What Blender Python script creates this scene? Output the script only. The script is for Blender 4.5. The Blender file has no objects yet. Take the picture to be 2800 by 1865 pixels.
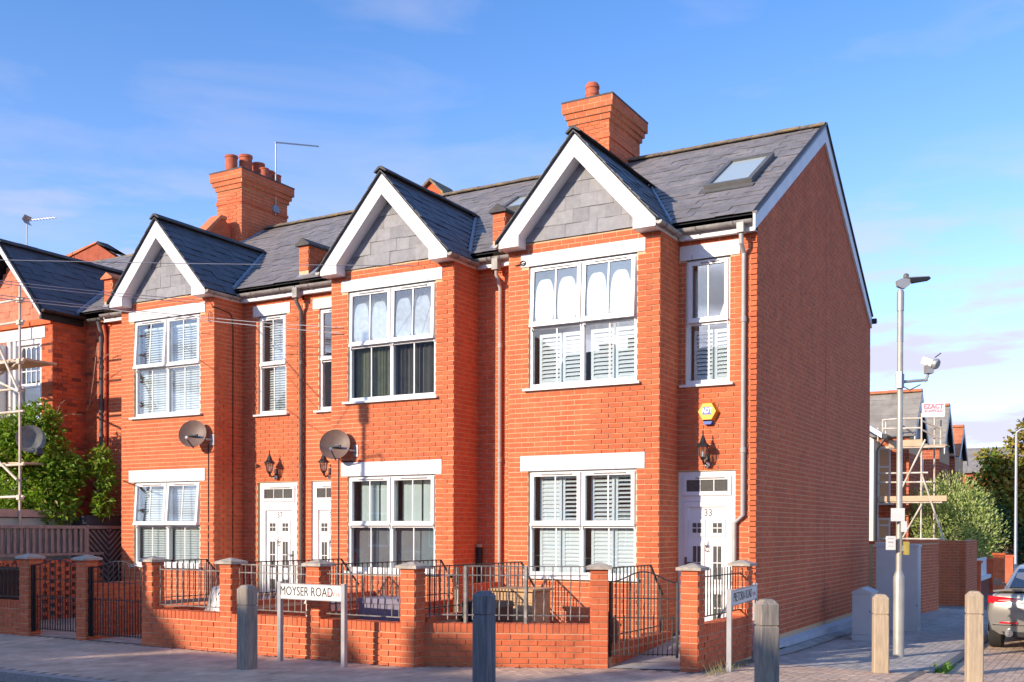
import bpy, math, random
from mathutils import Vector, Matrix
random.seed(11)
D = bpy.data
S = bpy.context.scene
COL = S.collection
rnd = random.random
def ru(a, b): return a + (b - a) * random.random()

# ---------------------------------------------------------------- camera
CAM = Vector((4.428, -14.668, 1.437))
YAW, PIT, ROL = 0.516771515, -0.00715412, 0.00324735
_r = Vector((math.cos(YAW), math.sin(YAW), 0)); _f = Vector((-math.sin(YAW), math.cos(YAW), 0)); _u = Vector((0, 0, 1))
FW = _f * math.cos(PIT) + _u * math.sin(PIT)
_u2 = _u * math.cos(PIT) - _f * math.sin(PIT)
RT = _r * math.cos(ROL) + _u2 * math.sin(ROL)
UP = _u2 * math.cos(ROL) - _r * math.sin(ROL)
cam = D.objects.new('camera', D.cameras.new('camera')); COL.objects.link(cam)
cam.matrix_world = Matrix(((RT.x, UP.x, -FW.x, CAM.x), (RT.y, UP.y, -FW.y, CAM.y), (RT.z, UP.z, -FW.z, CAM.z), (0, 0, 0, 1)))
cam.data.sensor_width = 36; cam.data.lens = 36.783
cam.data.shift_x = -0.00578; cam.data.shift_y = 0.1921
cam.data.clip_start = 0.1; cam.data.clip_end = 3000
S.camera = cam

# ---------------------------------------------------------------- sky, sun, exposure
SUN_TO = Vector((-0.437, -1.0, 0.37)).normalized()          # towards the sun
elev = math.asin(SUN_TO.z); az = math.atan2(SUN_TO.x, SUN_TO.y) % (2 * math.pi)
W = D.worlds.new('World'); S.world = W; W.use_nodes = True
nt = W.node_tree; nt.nodes.clear()
def wn(t, **k):
    n = nt.nodes.new(t)
    for a, b in k.items(): setattr(n, a, b)
    return n
out = wn('ShaderNodeOutputWorld'); bg = wn('ShaderNodeBackground')
sky = wn('ShaderNodeTexSky', sky_type='NISHITA', sun_disc=False, sun_elevation=elev, sun_rotation=az, air_density=1.0, dust_density=0.6, ozone_density=2.2)
tint = wn('ShaderNodeMix', data_type='RGBA', blend_type='MULTIPLY'); tint.inputs[0].default_value = 1
hr = wn('ShaderNodeValToRGB'); hr.color_ramp.elements[0].position = 0.03; hr.color_ramp.elements[0].color = (0.70, 0.66, 0.88, 1); hm = hr.color_ramp.elements.new(0.22); hm.color = (0.68, 0.73, 0.94, 1); hr.color_ramp.elements[2].position = 0.50; hr.color_ramp.elements[2].color = (0.36, 0.59, 0.86, 1)
tc = wn('ShaderNodeTexCoord'); mp = wn('ShaderNodeMapping'); mp.inputs['Scale'].default_value = (2.2, 2.2, 7.5); mp.inputs['Rotation'].default_value = (0.16, 0.1, 0.3)
n1 = wn('ShaderNodeTexNoise'); n1.inputs['Scale'].default_value = 1.7; n1.inputs['Detail'].default_value = 9; n1.inputs['Roughness'].default_value = 0.52; n1.inputs['Distortion'].default_value = 0.35
r1 = wn('ShaderNodeValToRGB'); r1.color_ramp.elements[0].position = 0.54; r1.color_ramp.elements[1].position = 0.86
r1.color_ramp.elements[1].color = (0.45, 0.45, 0.45, 1)
# low cumulus bank: more cloud close to the horizon, all the way round
sep = wn('ShaderNodeSeparateXYZ'); mr = wn('ShaderNodeMapRange'); mr.inputs[1].default_value = 0.34; mr.inputs[2].default_value = 0.17; mr.inputs[3].default_value = 0; mr.inputs[4].default_value = 1
mp2 = wn('ShaderNodeMapping'); mp2.inputs['Scale'].default_value = (3.0, 3.0, 15); mp2.inputs['Location'].default_value = (0.37, 1.2, 0.1)
n2 = wn('ShaderNodeTexNoise'); n2.inputs['Scale'].default_value = 1.9; n2.inputs['Detail'].default_value = 8; n2.inputs['Roughness'].default_value = 0.55
r2 = wn('ShaderNodeValToRGB'); r2.color_ramp.elements[0].position = 0.44; r2.color_ramp.elements[1].position = 0.57; r2.color_ramp.elements[1].color = (0.9, 0.9, 0.9, 1)
mul = wn('ShaderNodeMath', operation='MULTIPLY'); mx = wn('ShaderNodeMath', operation='MAXIMUM')
cl = wn('ShaderNodeMix', data_type='RGBA'); cl.inputs[7].default_value = (2.35, 2.25, 2.75, 1)
L = nt.links.new
L(tc.outputs['Generated'], mp.inputs[0]); L(mp.outputs[0], n1.inputs['Vector']); L(n1.outputs['Fac'], r1.inputs[0])
L(tc.outputs['Generated'], sep.inputs[0]); L(sep.outputs[2], mr.inputs[0])
L(tc.outputs['Generated'], mp2.inputs[0]); L(mp2.outputs[0], n2.inputs['Vector']); L(n2.outputs['Fac'], r2.inputs[0])
L(r2.outputs[0], mul.inputs[0]); L(mr.outputs[0], mul.inputs[1])
L(r1.outputs[0], mx.inputs[0]); L(mul.outputs[0], mx.inputs[1])
L(sep.outputs[2], hr.inputs[0]); L(hr.outputs[0], tint.inputs[7]); L(sky.outputs[0], tint.inputs[6]); L(tint.outputs[2], cl.inputs[6]); L(mx.outputs[0], cl.inputs[0])
L(cl.outputs[2], bg.inputs[0]); bg.inputs[1].default_value = 0.15; L(bg.outputs[0], out.inputs[0])

sl = D.lights.new('sun', 'SUN'); sl.energy = 2.55; sl.angle = math.radians(0.5); sl.color = (1.0, 0.85, 0.68)
so = D.objects.new('sun', sl); COL.objects.link(so); so.location = (-20, -40, 30)
so.rotation_euler = SUN_TO.to_track_quat('Z', 'Y').to_euler()
vs = S.view_settings; vs.view_transform = 'Standard'; vs.look = 'None'; vs.exposure = 1.17; vs.gamma = 1.0; vs.use_curve_mapping = False

# ---------------------------------------------------------------- materials
def new_mat(name):
    m = D.materials.new(name); m.use_nodes = True
    t = m.node_tree; t.nodes.clear()
    o = t.nodes.new('ShaderNodeOutputMaterial')
    return m, t, o
def mat(name, c, rough=0.7, var=0.12, scale=6.0, metal=0.0, spec=0.4, bump=0.0, bscale=60.0, island=None, stretch=None, coat=0.0, c2=None, trans=0.0, wear=0.0):
    """plain surface with noise variation; island = list of colours picked per loose piece / per object"""
    m, t, o = new_mat(name); N = t.nodes; K = t.links.new
    b = N.new('ShaderNodeBsdfPrincipled'); K(b.outputs[0], o.inputs[0])
    b.inputs['Roughness'].default_value = rough; b.inputs['Metallic'].default_value = metal
    b.inputs['Specular IOR Level'].default_value = spec; b.inputs['Coat Weight'].default_value = coat
    g = N.new('ShaderNodeNewGeometry')
    src = g.outputs['Position']
    if stretch:
        mpn = N.new('ShaderNodeMapping'); mpn.inputs['Scale'].default_value = stretch; K(src, mpn.inputs[0]); src = mpn.outputs[0]
    nz = N.new('ShaderNodeTexNoise'); nz.inputs['Scale'].default_value = scale; nz.inputs['Detail'].default_value = 6; nz.inputs['Roughness'].default_value = 0.6
    K(src, nz.inputs['Vector'])
    if island:
        oi = N.new('ShaderNodeObjectInfo'); ad = N.new('ShaderNodeMath'); ad.operation = 'ADD'; fr = N.new('ShaderNodeMath'); fr.operation = 'FRACT'
        K(g.outputs['Random Per Island'], ad.inputs[0]); K(oi.outputs['Random'], ad.inputs[1]); K(ad.outputs[0], fr.inputs[0])
        rp = N.new('ShaderNodeValToRGB'); rp.color_ramp.interpolation = 'LINEAR'
        el = rp.color_ramp.elements
        while len(el) < len(island): el.new(0.5)
        for i, cc in enumerate(island): el[i].position = i / max(1, len(island) - 1); el[i].color = (*cc, 1)
        K(fr.outputs[0], rp.inputs[0]); base = rp.outputs[0]
    else:
        rg = N.new('ShaderNodeRGB'); rg.outputs[0].default_value = (*c, 1); base = rg.outputs[0]
    rr = N.new('ShaderNodeMapRange'); rr.inputs[1].default_value = 0.3; rr.inputs[2].default_value = 0.7; rr.inputs[3].default_value = 1 - var; rr.inputs[4].default_value = 1 + var
    K(nz.outputs['Fac'], rr.inputs[0])
    if c2:
        mm = N.new('ShaderNodeMix'); mm.data_type = 'RGBA'; mm.inputs[7].default_value = (*c2, 1)
        nb = N.new('ShaderNodeTexNoise'); nb.inputs['Scale'].default_value = scale * 0.45; nb.inputs['Detail'].default_value = 8; K(src, nb.inputs['Vector'])
        rb = N.new('ShaderNodeMapRange'); rb.inputs[1].default_value = 0.45; rb.inputs[2].default_value = 0.68; K(nb.outputs['Fac'], rb.inputs[0])
        K(rb.outputs[0], mm.inputs[0]); K(base, mm.inputs[6]); base = mm.outputs[2]
    ml = N.new('ShaderNodeMix'); ml.data_type = 'RGBA'; ml.blend_type = 'MULTIPLY'; ml.inputs[0].default_value = 1
    if wear:
        wm = N.new('ShaderNodeMapping'); wm.inputs['Scale'].default_value = (1.3, 1.3, 0.28); K(g.outputs['Position'], wm.inputs[0])
        wz = N.new('ShaderNodeTexNoise'); wz.inputs['Scale'].default_value = 1.6; wz.inputs['Detail'].default_value = 7; wz.inputs['Roughness'].default_value = 0.62; K(wm.outputs[0], wz.inputs['Vector'])
        wr = N.new('ShaderNodeMapRange'); wr.inputs[1].default_value = 0.35; wr.inputs[2].default_value = 0.65; wr.inputs[3].default_value = 1 - wear; wr.inputs[4].default_value = 1 + wear * 0.5; K(wz.outputs['Fac'], wr.inputs[0])
        w2 = N.new('ShaderNodeMath'); w2.operation = 'MULTIPLY'; K(wr.outputs[0], w2.inputs[0]); K(rr.outputs[0], w2.inputs[1]); rr = w2
    K(base, ml.inputs[6]); K(rr.outputs[0], ml.inputs[7]); K(ml.outputs[2], b.inputs['Base Color'])
    if bump > 0:
        nb2 = N.new('ShaderNodeTexNoise'); nb2.inputs['Scale'].default_value = bscale; nb2.inputs['Detail'].default_value = 4; K(src, nb2.inputs['Vector'])
        bp = N.new('ShaderNodeBump'); bp.inputs['Strength'].default_value = bump; bp.inputs['Distance'].default_value = 0.01
        K(nb2.outputs['Fac'], bp.inputs['Height']); K(bp.outputs[0], b.inputs['Normal'])
    if trans > 0:
        tr = N.new('ShaderNodeBsdfTranslucent'); ms = N.new('ShaderNodeMixShader'); ms.inputs[0].default_value = trans
        K(ml.outputs[2], tr.inputs[0]); K(b.outputs[0], ms.inputs[1]); K(tr.outputs[0], ms.inputs[2]); K(ms.outputs[0], o.inputs[0])
    return m
def glass_mat(name, tintc=(0.9, 0.94, 0.95), rough=0.0, add=0.02, gcol=(1, 1, 1)):
    m, t, o = new_mat(name); N = t.nodes; K = t.links.new
    tr = N.new('ShaderNodeBsdfTransparent'); tr.inputs[0].default_value = (*tintc, 1)
    gl = N.new('ShaderNodeBsdfGlossy'); gl.inputs['Roughness'].default_value = rough; gl.inputs[0].default_value = (*gcol, 1)
    fr = N.new('ShaderNodeFresnel'); fr.inputs[0].default_value = 1.5
    ad = N.new('ShaderNodeMath'); ad.operation = 'ADD'; ad.inputs[1].default_value = add; ad.use_clamp = True
    g = N.new('ShaderNodeNewGeometry'); io = N.new('ShaderNodeMapRange'); io.inputs[3].default_value = 1.5; io.inputs[4].default_value = 1 / 1.5; K(g.outputs['Backfacing'], io.inputs[0]); K(io.outputs[0], fr.inputs[0])
    nz = N.new('ShaderNodeTexNoise'); nz.inputs['Scale'].default_value = 1.6; K(g.outputs['Position'], nz.inputs['Vector'])
    bp = N.new('ShaderNodeBump'); bp.inputs['Strength'].default_value = 0.03; bp.inputs['Distance'].default_value = 0.02; K(nz.outputs['Fac'], bp.inputs['Height']); K(bp.outputs[0], gl.inputs['Normal'])
    mx_ = N.new('ShaderNodeMixShader'); K(fr.outputs[0], ad.inputs[0]); K(ad.outputs[0], mx_.inputs[0]); K(tr.outputs[0], mx_.inputs[1]); K(gl.outputs[0], mx_.inputs[2]); K(mx_.outputs[0], o.inputs[0])
    return m
def veil_mat(name, c, alpha):
    m, t, o = new_mat(name); N = t.nodes; K = t.links.new
    tr = N.new('ShaderNodeBsdfTransparent'); df = N.new('ShaderNodeBsdfDiffuse'); df.inputs[0].default_value = (*c, 1)
    g = N.new('ShaderNodeNewGeometry'); nz = N.new('ShaderNodeTexNoise'); nz.inputs['Scale'].default_value = 14; nz.inputs['Detail'].default_value = 6; K(g.outputs['Position'], nz.inputs['Vector'])
    rr = N.new('ShaderNodeMapRange'); rr.inputs[1].default_value = 0.3; rr.inputs[2].default_value = 0.7; rr.inputs[3].default_value = alpha * 0.75; rr.inputs[4].default_value = min(1, alpha * 1.2); K(nz.outputs['Fac'], rr.inputs[0])
    mx_ = N.new('ShaderNodeMixShader'); K(rr.outputs[0], mx_.inputs[0]); K(tr.outputs[0], mx_.inputs[1]); K(df.outputs[0], mx_.inputs[2]); K(mx_.outputs[0], o.inputs[0])
    return m
M = {}
M['brick'] = mat('brick_red', (0.6, 0.14, 0.055), 0.85, 0.13, 9, island=[(0.60, 0.132, 0.050), (0.68, 0.160, 0.060), (0.64, 0.145, 0.054), (0.72, 0.178, 0.068), (0.61, 0.136, 0.052)], bump=0.25, bscale=90, c2=(0.57, 0.138, 0.058), wear=0.12)
M['brick_old'] = mat('brick_old', (0.5, 0.12, 0.05), 0.9, 0.22, 5, island=[(0.66, 0.13, 0.045), (0.70, 0.15, 0.05), (0.60, 0.11, 0.04), (0.66, 0.16, 0.07), (0.24, 0.06, 0.035)], bump=0.3)
M['brick_far'] = mat('brick_far', (0.5, 0.14, 0.07), 0.9, 0.15, 4, island=[(0.5, 0.13, 0.06), (0.42, 0.10, 0.05), (0.55, 0.16, 0.08)])
M['mortar'] = mat('mortar', (0.72, 0.47, 0.27), 0.95, 0.10, 20)
M['mortar_old'] = mat('mortar_old', (0.42, 0.17, 0.08), 0.95, 0.2, 8)
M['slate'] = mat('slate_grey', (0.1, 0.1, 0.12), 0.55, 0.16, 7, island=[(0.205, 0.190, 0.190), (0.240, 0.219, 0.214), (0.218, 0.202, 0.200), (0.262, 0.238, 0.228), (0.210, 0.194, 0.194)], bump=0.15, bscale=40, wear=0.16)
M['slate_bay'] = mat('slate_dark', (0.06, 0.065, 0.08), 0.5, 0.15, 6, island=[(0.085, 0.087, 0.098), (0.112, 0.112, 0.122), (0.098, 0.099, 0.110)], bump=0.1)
M['tile_hung'] = mat('hung_slate', (0.25, 0.25, 0.26), 0.6, 0.16, 9, island=[(0.20, 0.198, 0.208), (0.25, 0.245, 0.255), (0.29, 0.284, 0.29), (0.225, 0.222, 0.232)], bump=0.1)
M['underlay'] = mat('roof_underlay', (0.035, 0.035, 0.04), 0.9)
M['ridge'] = mat('ridge_tile', (0.19, 0.155, 0.12), 0.9, 0.35, 14, c2=(0.36, 0.25, 0.10), bump=0.4)
M['ridge_dark'] = mat('ridge_dark', (0.085, 0.08, 0.082), 0.85, 0.2, 10, c2=(0.13, 0.11, 0.09))
M['clay'] = mat('clay_pot', (0.52, 0.13, 0.065), 0.85, 0.15, 10, c2=(0.36, 0.10, 0.06))
M['clay_ridge'] = mat('clay_ridge', (0.58, 0.19, 0.08), 0.85, 0.2, 5)
M['lead'] = mat('lead_flashing', (0.26, 0.30, 0.35), 0.5, 0.2, 8, metal=0.0)
M['pvc'] = mat('white_upvc', (0.80, 0.79, 0.785), 0.32, 0.04, 3, spec=0.5, c2=(0.74, 0.725, 0.70))
M['paint'] = mat('white_masonry_paint', (0.79, 0.775, 0.755), 0.7, 0.05, 4, c2=(0.72, 0.70, 0.67))
M['board'] = mat('white_fascia_board', (0.78, 0.77, 0.76), 0.5, 0.05, 3, c2=(0.70, 0.69, 0.67))
M['cream'] = mat('cream_render', (0.70, 0.66, 0.56), 0.8, 0.06, 3)
M['gutter'] = mat('grey_gutter', (0.28, 0.26, 0.24), 0.5, 0.25, 9, c2=(0.42, 0.40, 0.36))
M['pipe_grey'] = mat('grey_downpipe', (0.44, 0.42, 0.39), 0.5, 0.12, 5)
M['pipe_dark'] = mat('dark_downpipe', (0.13, 0.125, 0.12), 0.45, 0.2, 5)
M['black'] = mat('black_metal', (0.025, 0.024, 0.026), 0.45, 0.3, 12)
M['iron'] = mat('grey_iron', (0.17, 0.155, 0.145), 0.5, 0.35, 16, metal=0.3, c2=(0.30, 0.28, 0.26))
M['iron_dark'] = mat('dark_iron', (0.05, 0.045, 0.043), 0.5, 0.3, 16, metal=0.3)
M['cap'] = mat('concrete_cap', (0.47, 0.40, 0.32), 0.9, 0.25, 14, bump=0.4, c2=(0.36, 0.33, 0.26))
M['concrete'] = mat('concrete', (0.42, 0.39, 0.35), 0.9, 0.2, 5, bump=0.3, c2=(0.32, 0.30, 0.27))
M['render_grey'] = mat('grey_painted_plinth', (0.52, 0.53, 0.55), 0.8, 0.1, 6)
M['paver'] = mat('block_paver', (0.4, 0.3, 0.24), 0.9, 0.22, 2.2, island=[(0.60, 0.42, 0.29), (0.67, 0.475, 0.33), (0.52, 0.36, 0.255), (0.70, 0.52, 0.365), (0.62, 0.44, 0.305)], bump=0.4, c2=(0.50, 0.37, 0.27))
M['paver_side'] = mat('block_paver_grey', (0.33, 0.30, 0.27), 0.9, 0.2, 2.2, island=[(0.44, 0.395, 0.34), (0.50, 0.45, 0.39), (0.39, 0.35, 0.31), (0.55, 0.495, 0.42)], bump=0.4)
M['joint'] = mat('paver_joint', (0.20, 0.16, 0.13), 0.95, 0.3, 12, c2=(0.28, 0.24, 0.19))
M['asphalt'] = mat('asphalt', (0.06, 0.058, 0.06), 0.9, 0.2, 20, bump=0.3)
M['kerb'] = mat('granite_kerb', (0.34, 0.31, 0.28), 0.8, 0.2, 25)
M['soil'] = mat('garden_ground', (0.20, 0.16, 0.12), 0.95, 0.3, 6)
M['wood'] = mat('weathered_oak', (0.34, 0.28, 0.22), 0.85, 0.28, 5, stretch=(9, 9, 1.0), bump=0.4, bscale=20, c2=(0.24, 0.215, 0.19))
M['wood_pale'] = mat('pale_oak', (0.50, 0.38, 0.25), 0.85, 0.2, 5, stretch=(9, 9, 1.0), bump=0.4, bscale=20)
M['wood_shade'] = mat('shade_toned_post', (0.15, 0.145, 0.15), 0.85, 0.3, 5, stretch=(9, 9, 0.8), bump=0.4, bscale=20, c2=(0.22, 0.21, 0.22))  # same bollard timber darkened and blued, shade put into the colour
M['fence'] = mat('fence_timber', (0.36, 0.27, 0.22), 0.85, 0.25, 6, stretch=(8, 8, 1), c2=(0.27, 0.21, 0.18))
M['fence_dark'] = mat('dark_trellis', (0.12, 0.09, 0.085), 0.85, 0.25, 6)
M['scaff_board'] = mat('scaffold_board', (0.62, 0.42, 0.26), 0.85, 0.2, 4, stretch=(1, 1, 6))
M['galv'] = mat('galvanised_post', (0.50, 0.47, 0.40), 0.42, 0.12, 7, metal=0.35, c2=(0.42, 0.40, 0.35))
M['galv_grey'] = mat('galvanised_grey', (0.42, 0.42, 0.42), 0.45, 0.12, 7, metal=0.4)
M['rust_tube'] = mat('rusty_scaffold_tube', (0.62, 0.50, 0.38), 0.6, 0.2, 6, metal=0.1, c2=(0.70, 0.66, 0.58))
M['cabinet'] = mat('cabinet_grey', (0.56, 0.56, 0.545), 0.5, 0.05, 4)
M['shed_green'] = mat('pale_shed_board', (0.56, 0.56, 0.47), 0.8, 0.10, 4, stretch=(1, 1, 8))
M['shed_trim'] = mat('shed_trim_pink', (0.56, 0.36, 0.28), 0.8, 0.12, 5)
M['shed_dark'] = mat('dark_felt_roof', (0.075, 0.068, 0.078), 0.9, 0.2, 6)
M['blind'] = mat('white_blind', (0.78, 0.79, 0.77), 0.5, 0.03, 3)
M['shutter'] = mat('white_shutter', (0.80, 0.80, 0.79), 0.45, 0.03, 3)
M['curtain'] = mat('pale_curtain', (0.66, 0.70, 0.64), 0.9, 0.06, 3)
M['curtain_green'] = mat('olive_curtain', (0.26, 0.25, 0.17), 0.9, 0.12, 6)
M['pane_brown'] = mat('brown_pane_tone', (0.16, 0.14, 0.12), 0.9, 0.2, 4)  # tone of a dark reflecting pane, put on a sheet behind the glass
M['net'] = mat('grey_net', (0.26, 0.29, 0.30), 0.9, 0.15, 2, c2=(0.26, 0.22, 0.22))
M['room'] = mat('room_wall', (0.45, 0.43, 0.40), 0.9, 0.1, 2)
M['glass'] = glass_mat('window_glass', add=0.05)
M['glass_dark'] = mat('dark_door_glass', (0.10, 0.10, 0.09), 0.15, 0.25, 30, spec=0.6)
M['fog'] = veil_mat('condensation_white', (0.92, 0.92, 0.93), 0.85)
M['fog_thin'] = veil_mat('condensation_thin', (0.85, 0.86, 0.88), 0.38)
M['chrome'] = mat('chrome', (0.65, 0.64, 0.62), 0.25, 0.05, 5, metal=0.9)
M['dish'] = mat('dish_mesh_grey', (0.17, 0.105, 0.08), 0.5, 0.12, 14)
M['dish_grey'] = mat('dish_old_grey', (0.22, 0.22, 0.19), 0.6, 0.25, 8)
M['olive'] = mat('olive_plate', (0.42, 0.34, 0.08), 0.5, 0.1, 5)
M['yellow'] = mat('alarm_yellow', (0.85, 0.45, 0.02), 0.4, 0.04, 4)
M['orange'] = mat('alarm_side_orange', (0.75, 0.25, 0.02), 0.45, 0.04, 4)
M['blue'] = mat('alarm_blue', (0.05, 0.11, 0.45), 0.4, 0.05, 4)
M['white_print'] = mat('white_print', (0.85, 0.85, 0.85), 0.5, 0.02, 4)
M['sign_white'] = mat('sign_plate_white', (0.80, 0.77, 0.70), 0.45, 0.05, 3)
M['sign_black'] = mat('sign_letter_black', (0.03, 0.03, 0.035), 0.5, 0.1, 4)
M['sign_red'] = mat('sign_letter_red', (0.75, 0.22, 0.20), 0.5, 0.1, 4)
M['sign_pink'] = mat('sign_faded_red', (0.80, 0.28, 0.30), 0.5, 0.1, 4)
M['sign_grey'] = mat('sign_faded_grey', (0.50, 0.45, 0.45), 0.5, 0.1, 4)
M['car'] = mat('champagne_car_paint', (0.30, 0.28, 0.245), 0.26, 0.03, 2, metal=0.35, coat=0.6)
M['car_black'] = mat('black_trim', (0.02, 0.02, 0.022), 0.45, 0.1, 4)
M['car_glass'] = mat('tinted_car_glass', (0.03, 0.04, 0.055), 0.05, 0.02, 2, spec=0.9)
M['rubber'] = mat('tyre_rubber', (0.03, 0.029, 0.028), 0.85, 0.2, 10)
M['tail'] = mat('red_tail_lamp', (0.62, 0.012, 0.02), 0.12, 0.05, 10, coat=0.6)
M['tail_clear'] = mat('pale_tail_lamp', (0.75, 0.35, 0.33), 0.12, 0.05, 10, coat=0.6)
M['plate'] = mat('yellow_number_plate', (0.85, 0.60, 0.03), 0.4, 0.02, 3)
M['bin_black'] = mat('black_bin', (0.018, 0.018, 0.022), 0.5, 0.2, 5)
M['bin_blue'] = mat('lilac_box', (0.22, 0.20, 0.27), 0.5, 0.1, 5)
M['silver_bag'] = mat('silver_cover', (0.45, 0.44, 0.43), 0.35, 0.3, 12, metal=0.3)
M['timber_box'] = mat('timber_planter', (0.55, 0.33, 0.16), 0.8, 0.2, 5, stretch=(1, 1, 8))
M['cable'] = mat('grey_cable', (0.42, 0.40, 0.40), 0.6, 0.1, 4)
M['cable_dark'] = mat('dark_cable', (0.04, 0.03, 0.03), 0.7, 0.1, 4)
M['leaf'] = mat('wisteria_leaf', (0.1, 0.2, 0.02), 0.45, 0.2, 3, island=[(0.10, 0.20, 0.018), (0.17, 0.31, 0.022), (0.25, 0.42, 0.026), (0.34, 0.50, 0.035), (0.13, 0.26, 0.02), (0.32, 0.26, 0.045)], trans=0.4)
M['leaf_grey'] = mat('silvery_bush_leaf', (0.2, 0.26, 0.08), 0.55, 0.2, 3, island=[(0.20, 0.28, 0.05), (0.33, 0.42, 0.09), (0.46, 0.52, 0.16), (0.55, 0.57, 0.25), (0.26, 0.40, 0.05)], trans=0.2)
M['leaf_autumn'] = mat('autumn_leaf', (0.2, 0.2, 0.03), 0.55, 0.2, 0.8, island=[(0.08, 0.15, 0.02), (0.14, 0.23, 0.025), (0.23, 0.31, 0.03), (0.36, 0.36, 0.04), (0.48, 0.28, 0.04), (0.11, 0.19, 0.02)], c2=(0.42, 0.17, 0.04), trans=0.28)
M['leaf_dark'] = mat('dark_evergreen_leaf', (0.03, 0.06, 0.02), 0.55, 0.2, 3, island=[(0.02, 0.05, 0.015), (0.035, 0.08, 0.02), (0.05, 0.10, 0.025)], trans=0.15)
M['grass'] = mat('dry_grass', (0.3, 0.28, 0.12), 0.8, 0.2, 6, island=[(0.40, 0.33, 0.16), (0.28, 0.30, 0.08), (0.5, 0.42, 0.22)], trans=0.2)
M['litter'] = mat('grit_and_leaf', (0.2, 0.15, 0.1), 0.9, 0.2, 6, island=[(0.12, 0.09, 0.06), (0.25, 0.19, 0.12), (0.10, 0.12, 0.04), (0.5, 0.46, 0.4)])
M['weed'] = mat('green_weed', (0.15, 0.3, 0.03), 0.6, 0.2, 6, island=[(0.10, 0.24, 0.02), (0.2, 0.36, 0.04), (0.27, 0.40, 0.06)], trans=0.25)
M['bark'] = mat('bark', (0.20, 0.15, 0.11), 0.9, 0.3, 8, bump=0.5)
M['sealant'] = mat('dark_sealant', (0.12, 0.06, 0.05), 0.8, 0.1, 4)
M['peg'] = mat('red_hung_tile', (0.6, 0.2, 0.12), 0.85, 0.15, 6, island=[(0.56, 0.19, 0.11), (0.64, 0.22, 0.13), (0.60, 0.20, 0.10)])
M['far_roof'] = mat('weathered_roof', (0.27, 0.245, 0.21), 0.8, 0.2, 2, island=[(0.25, 0.23, 0.20), (0.30, 0.27, 0.23), (0.28, 0.25, 0.21)])
M['far_tile'] = mat('orange_roof_tile', (0.55, 0.2, 0.09), 0.8, 0.2, 2, island=[(0.52, 0.18, 0.08), (0.60, 0.24, 0.11), (0.48, 0.16, 0.075)])
M['earth'] = mat('earth', (0.12, 0.11, 0.09), 0.95, 0.2, 0.5)

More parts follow.
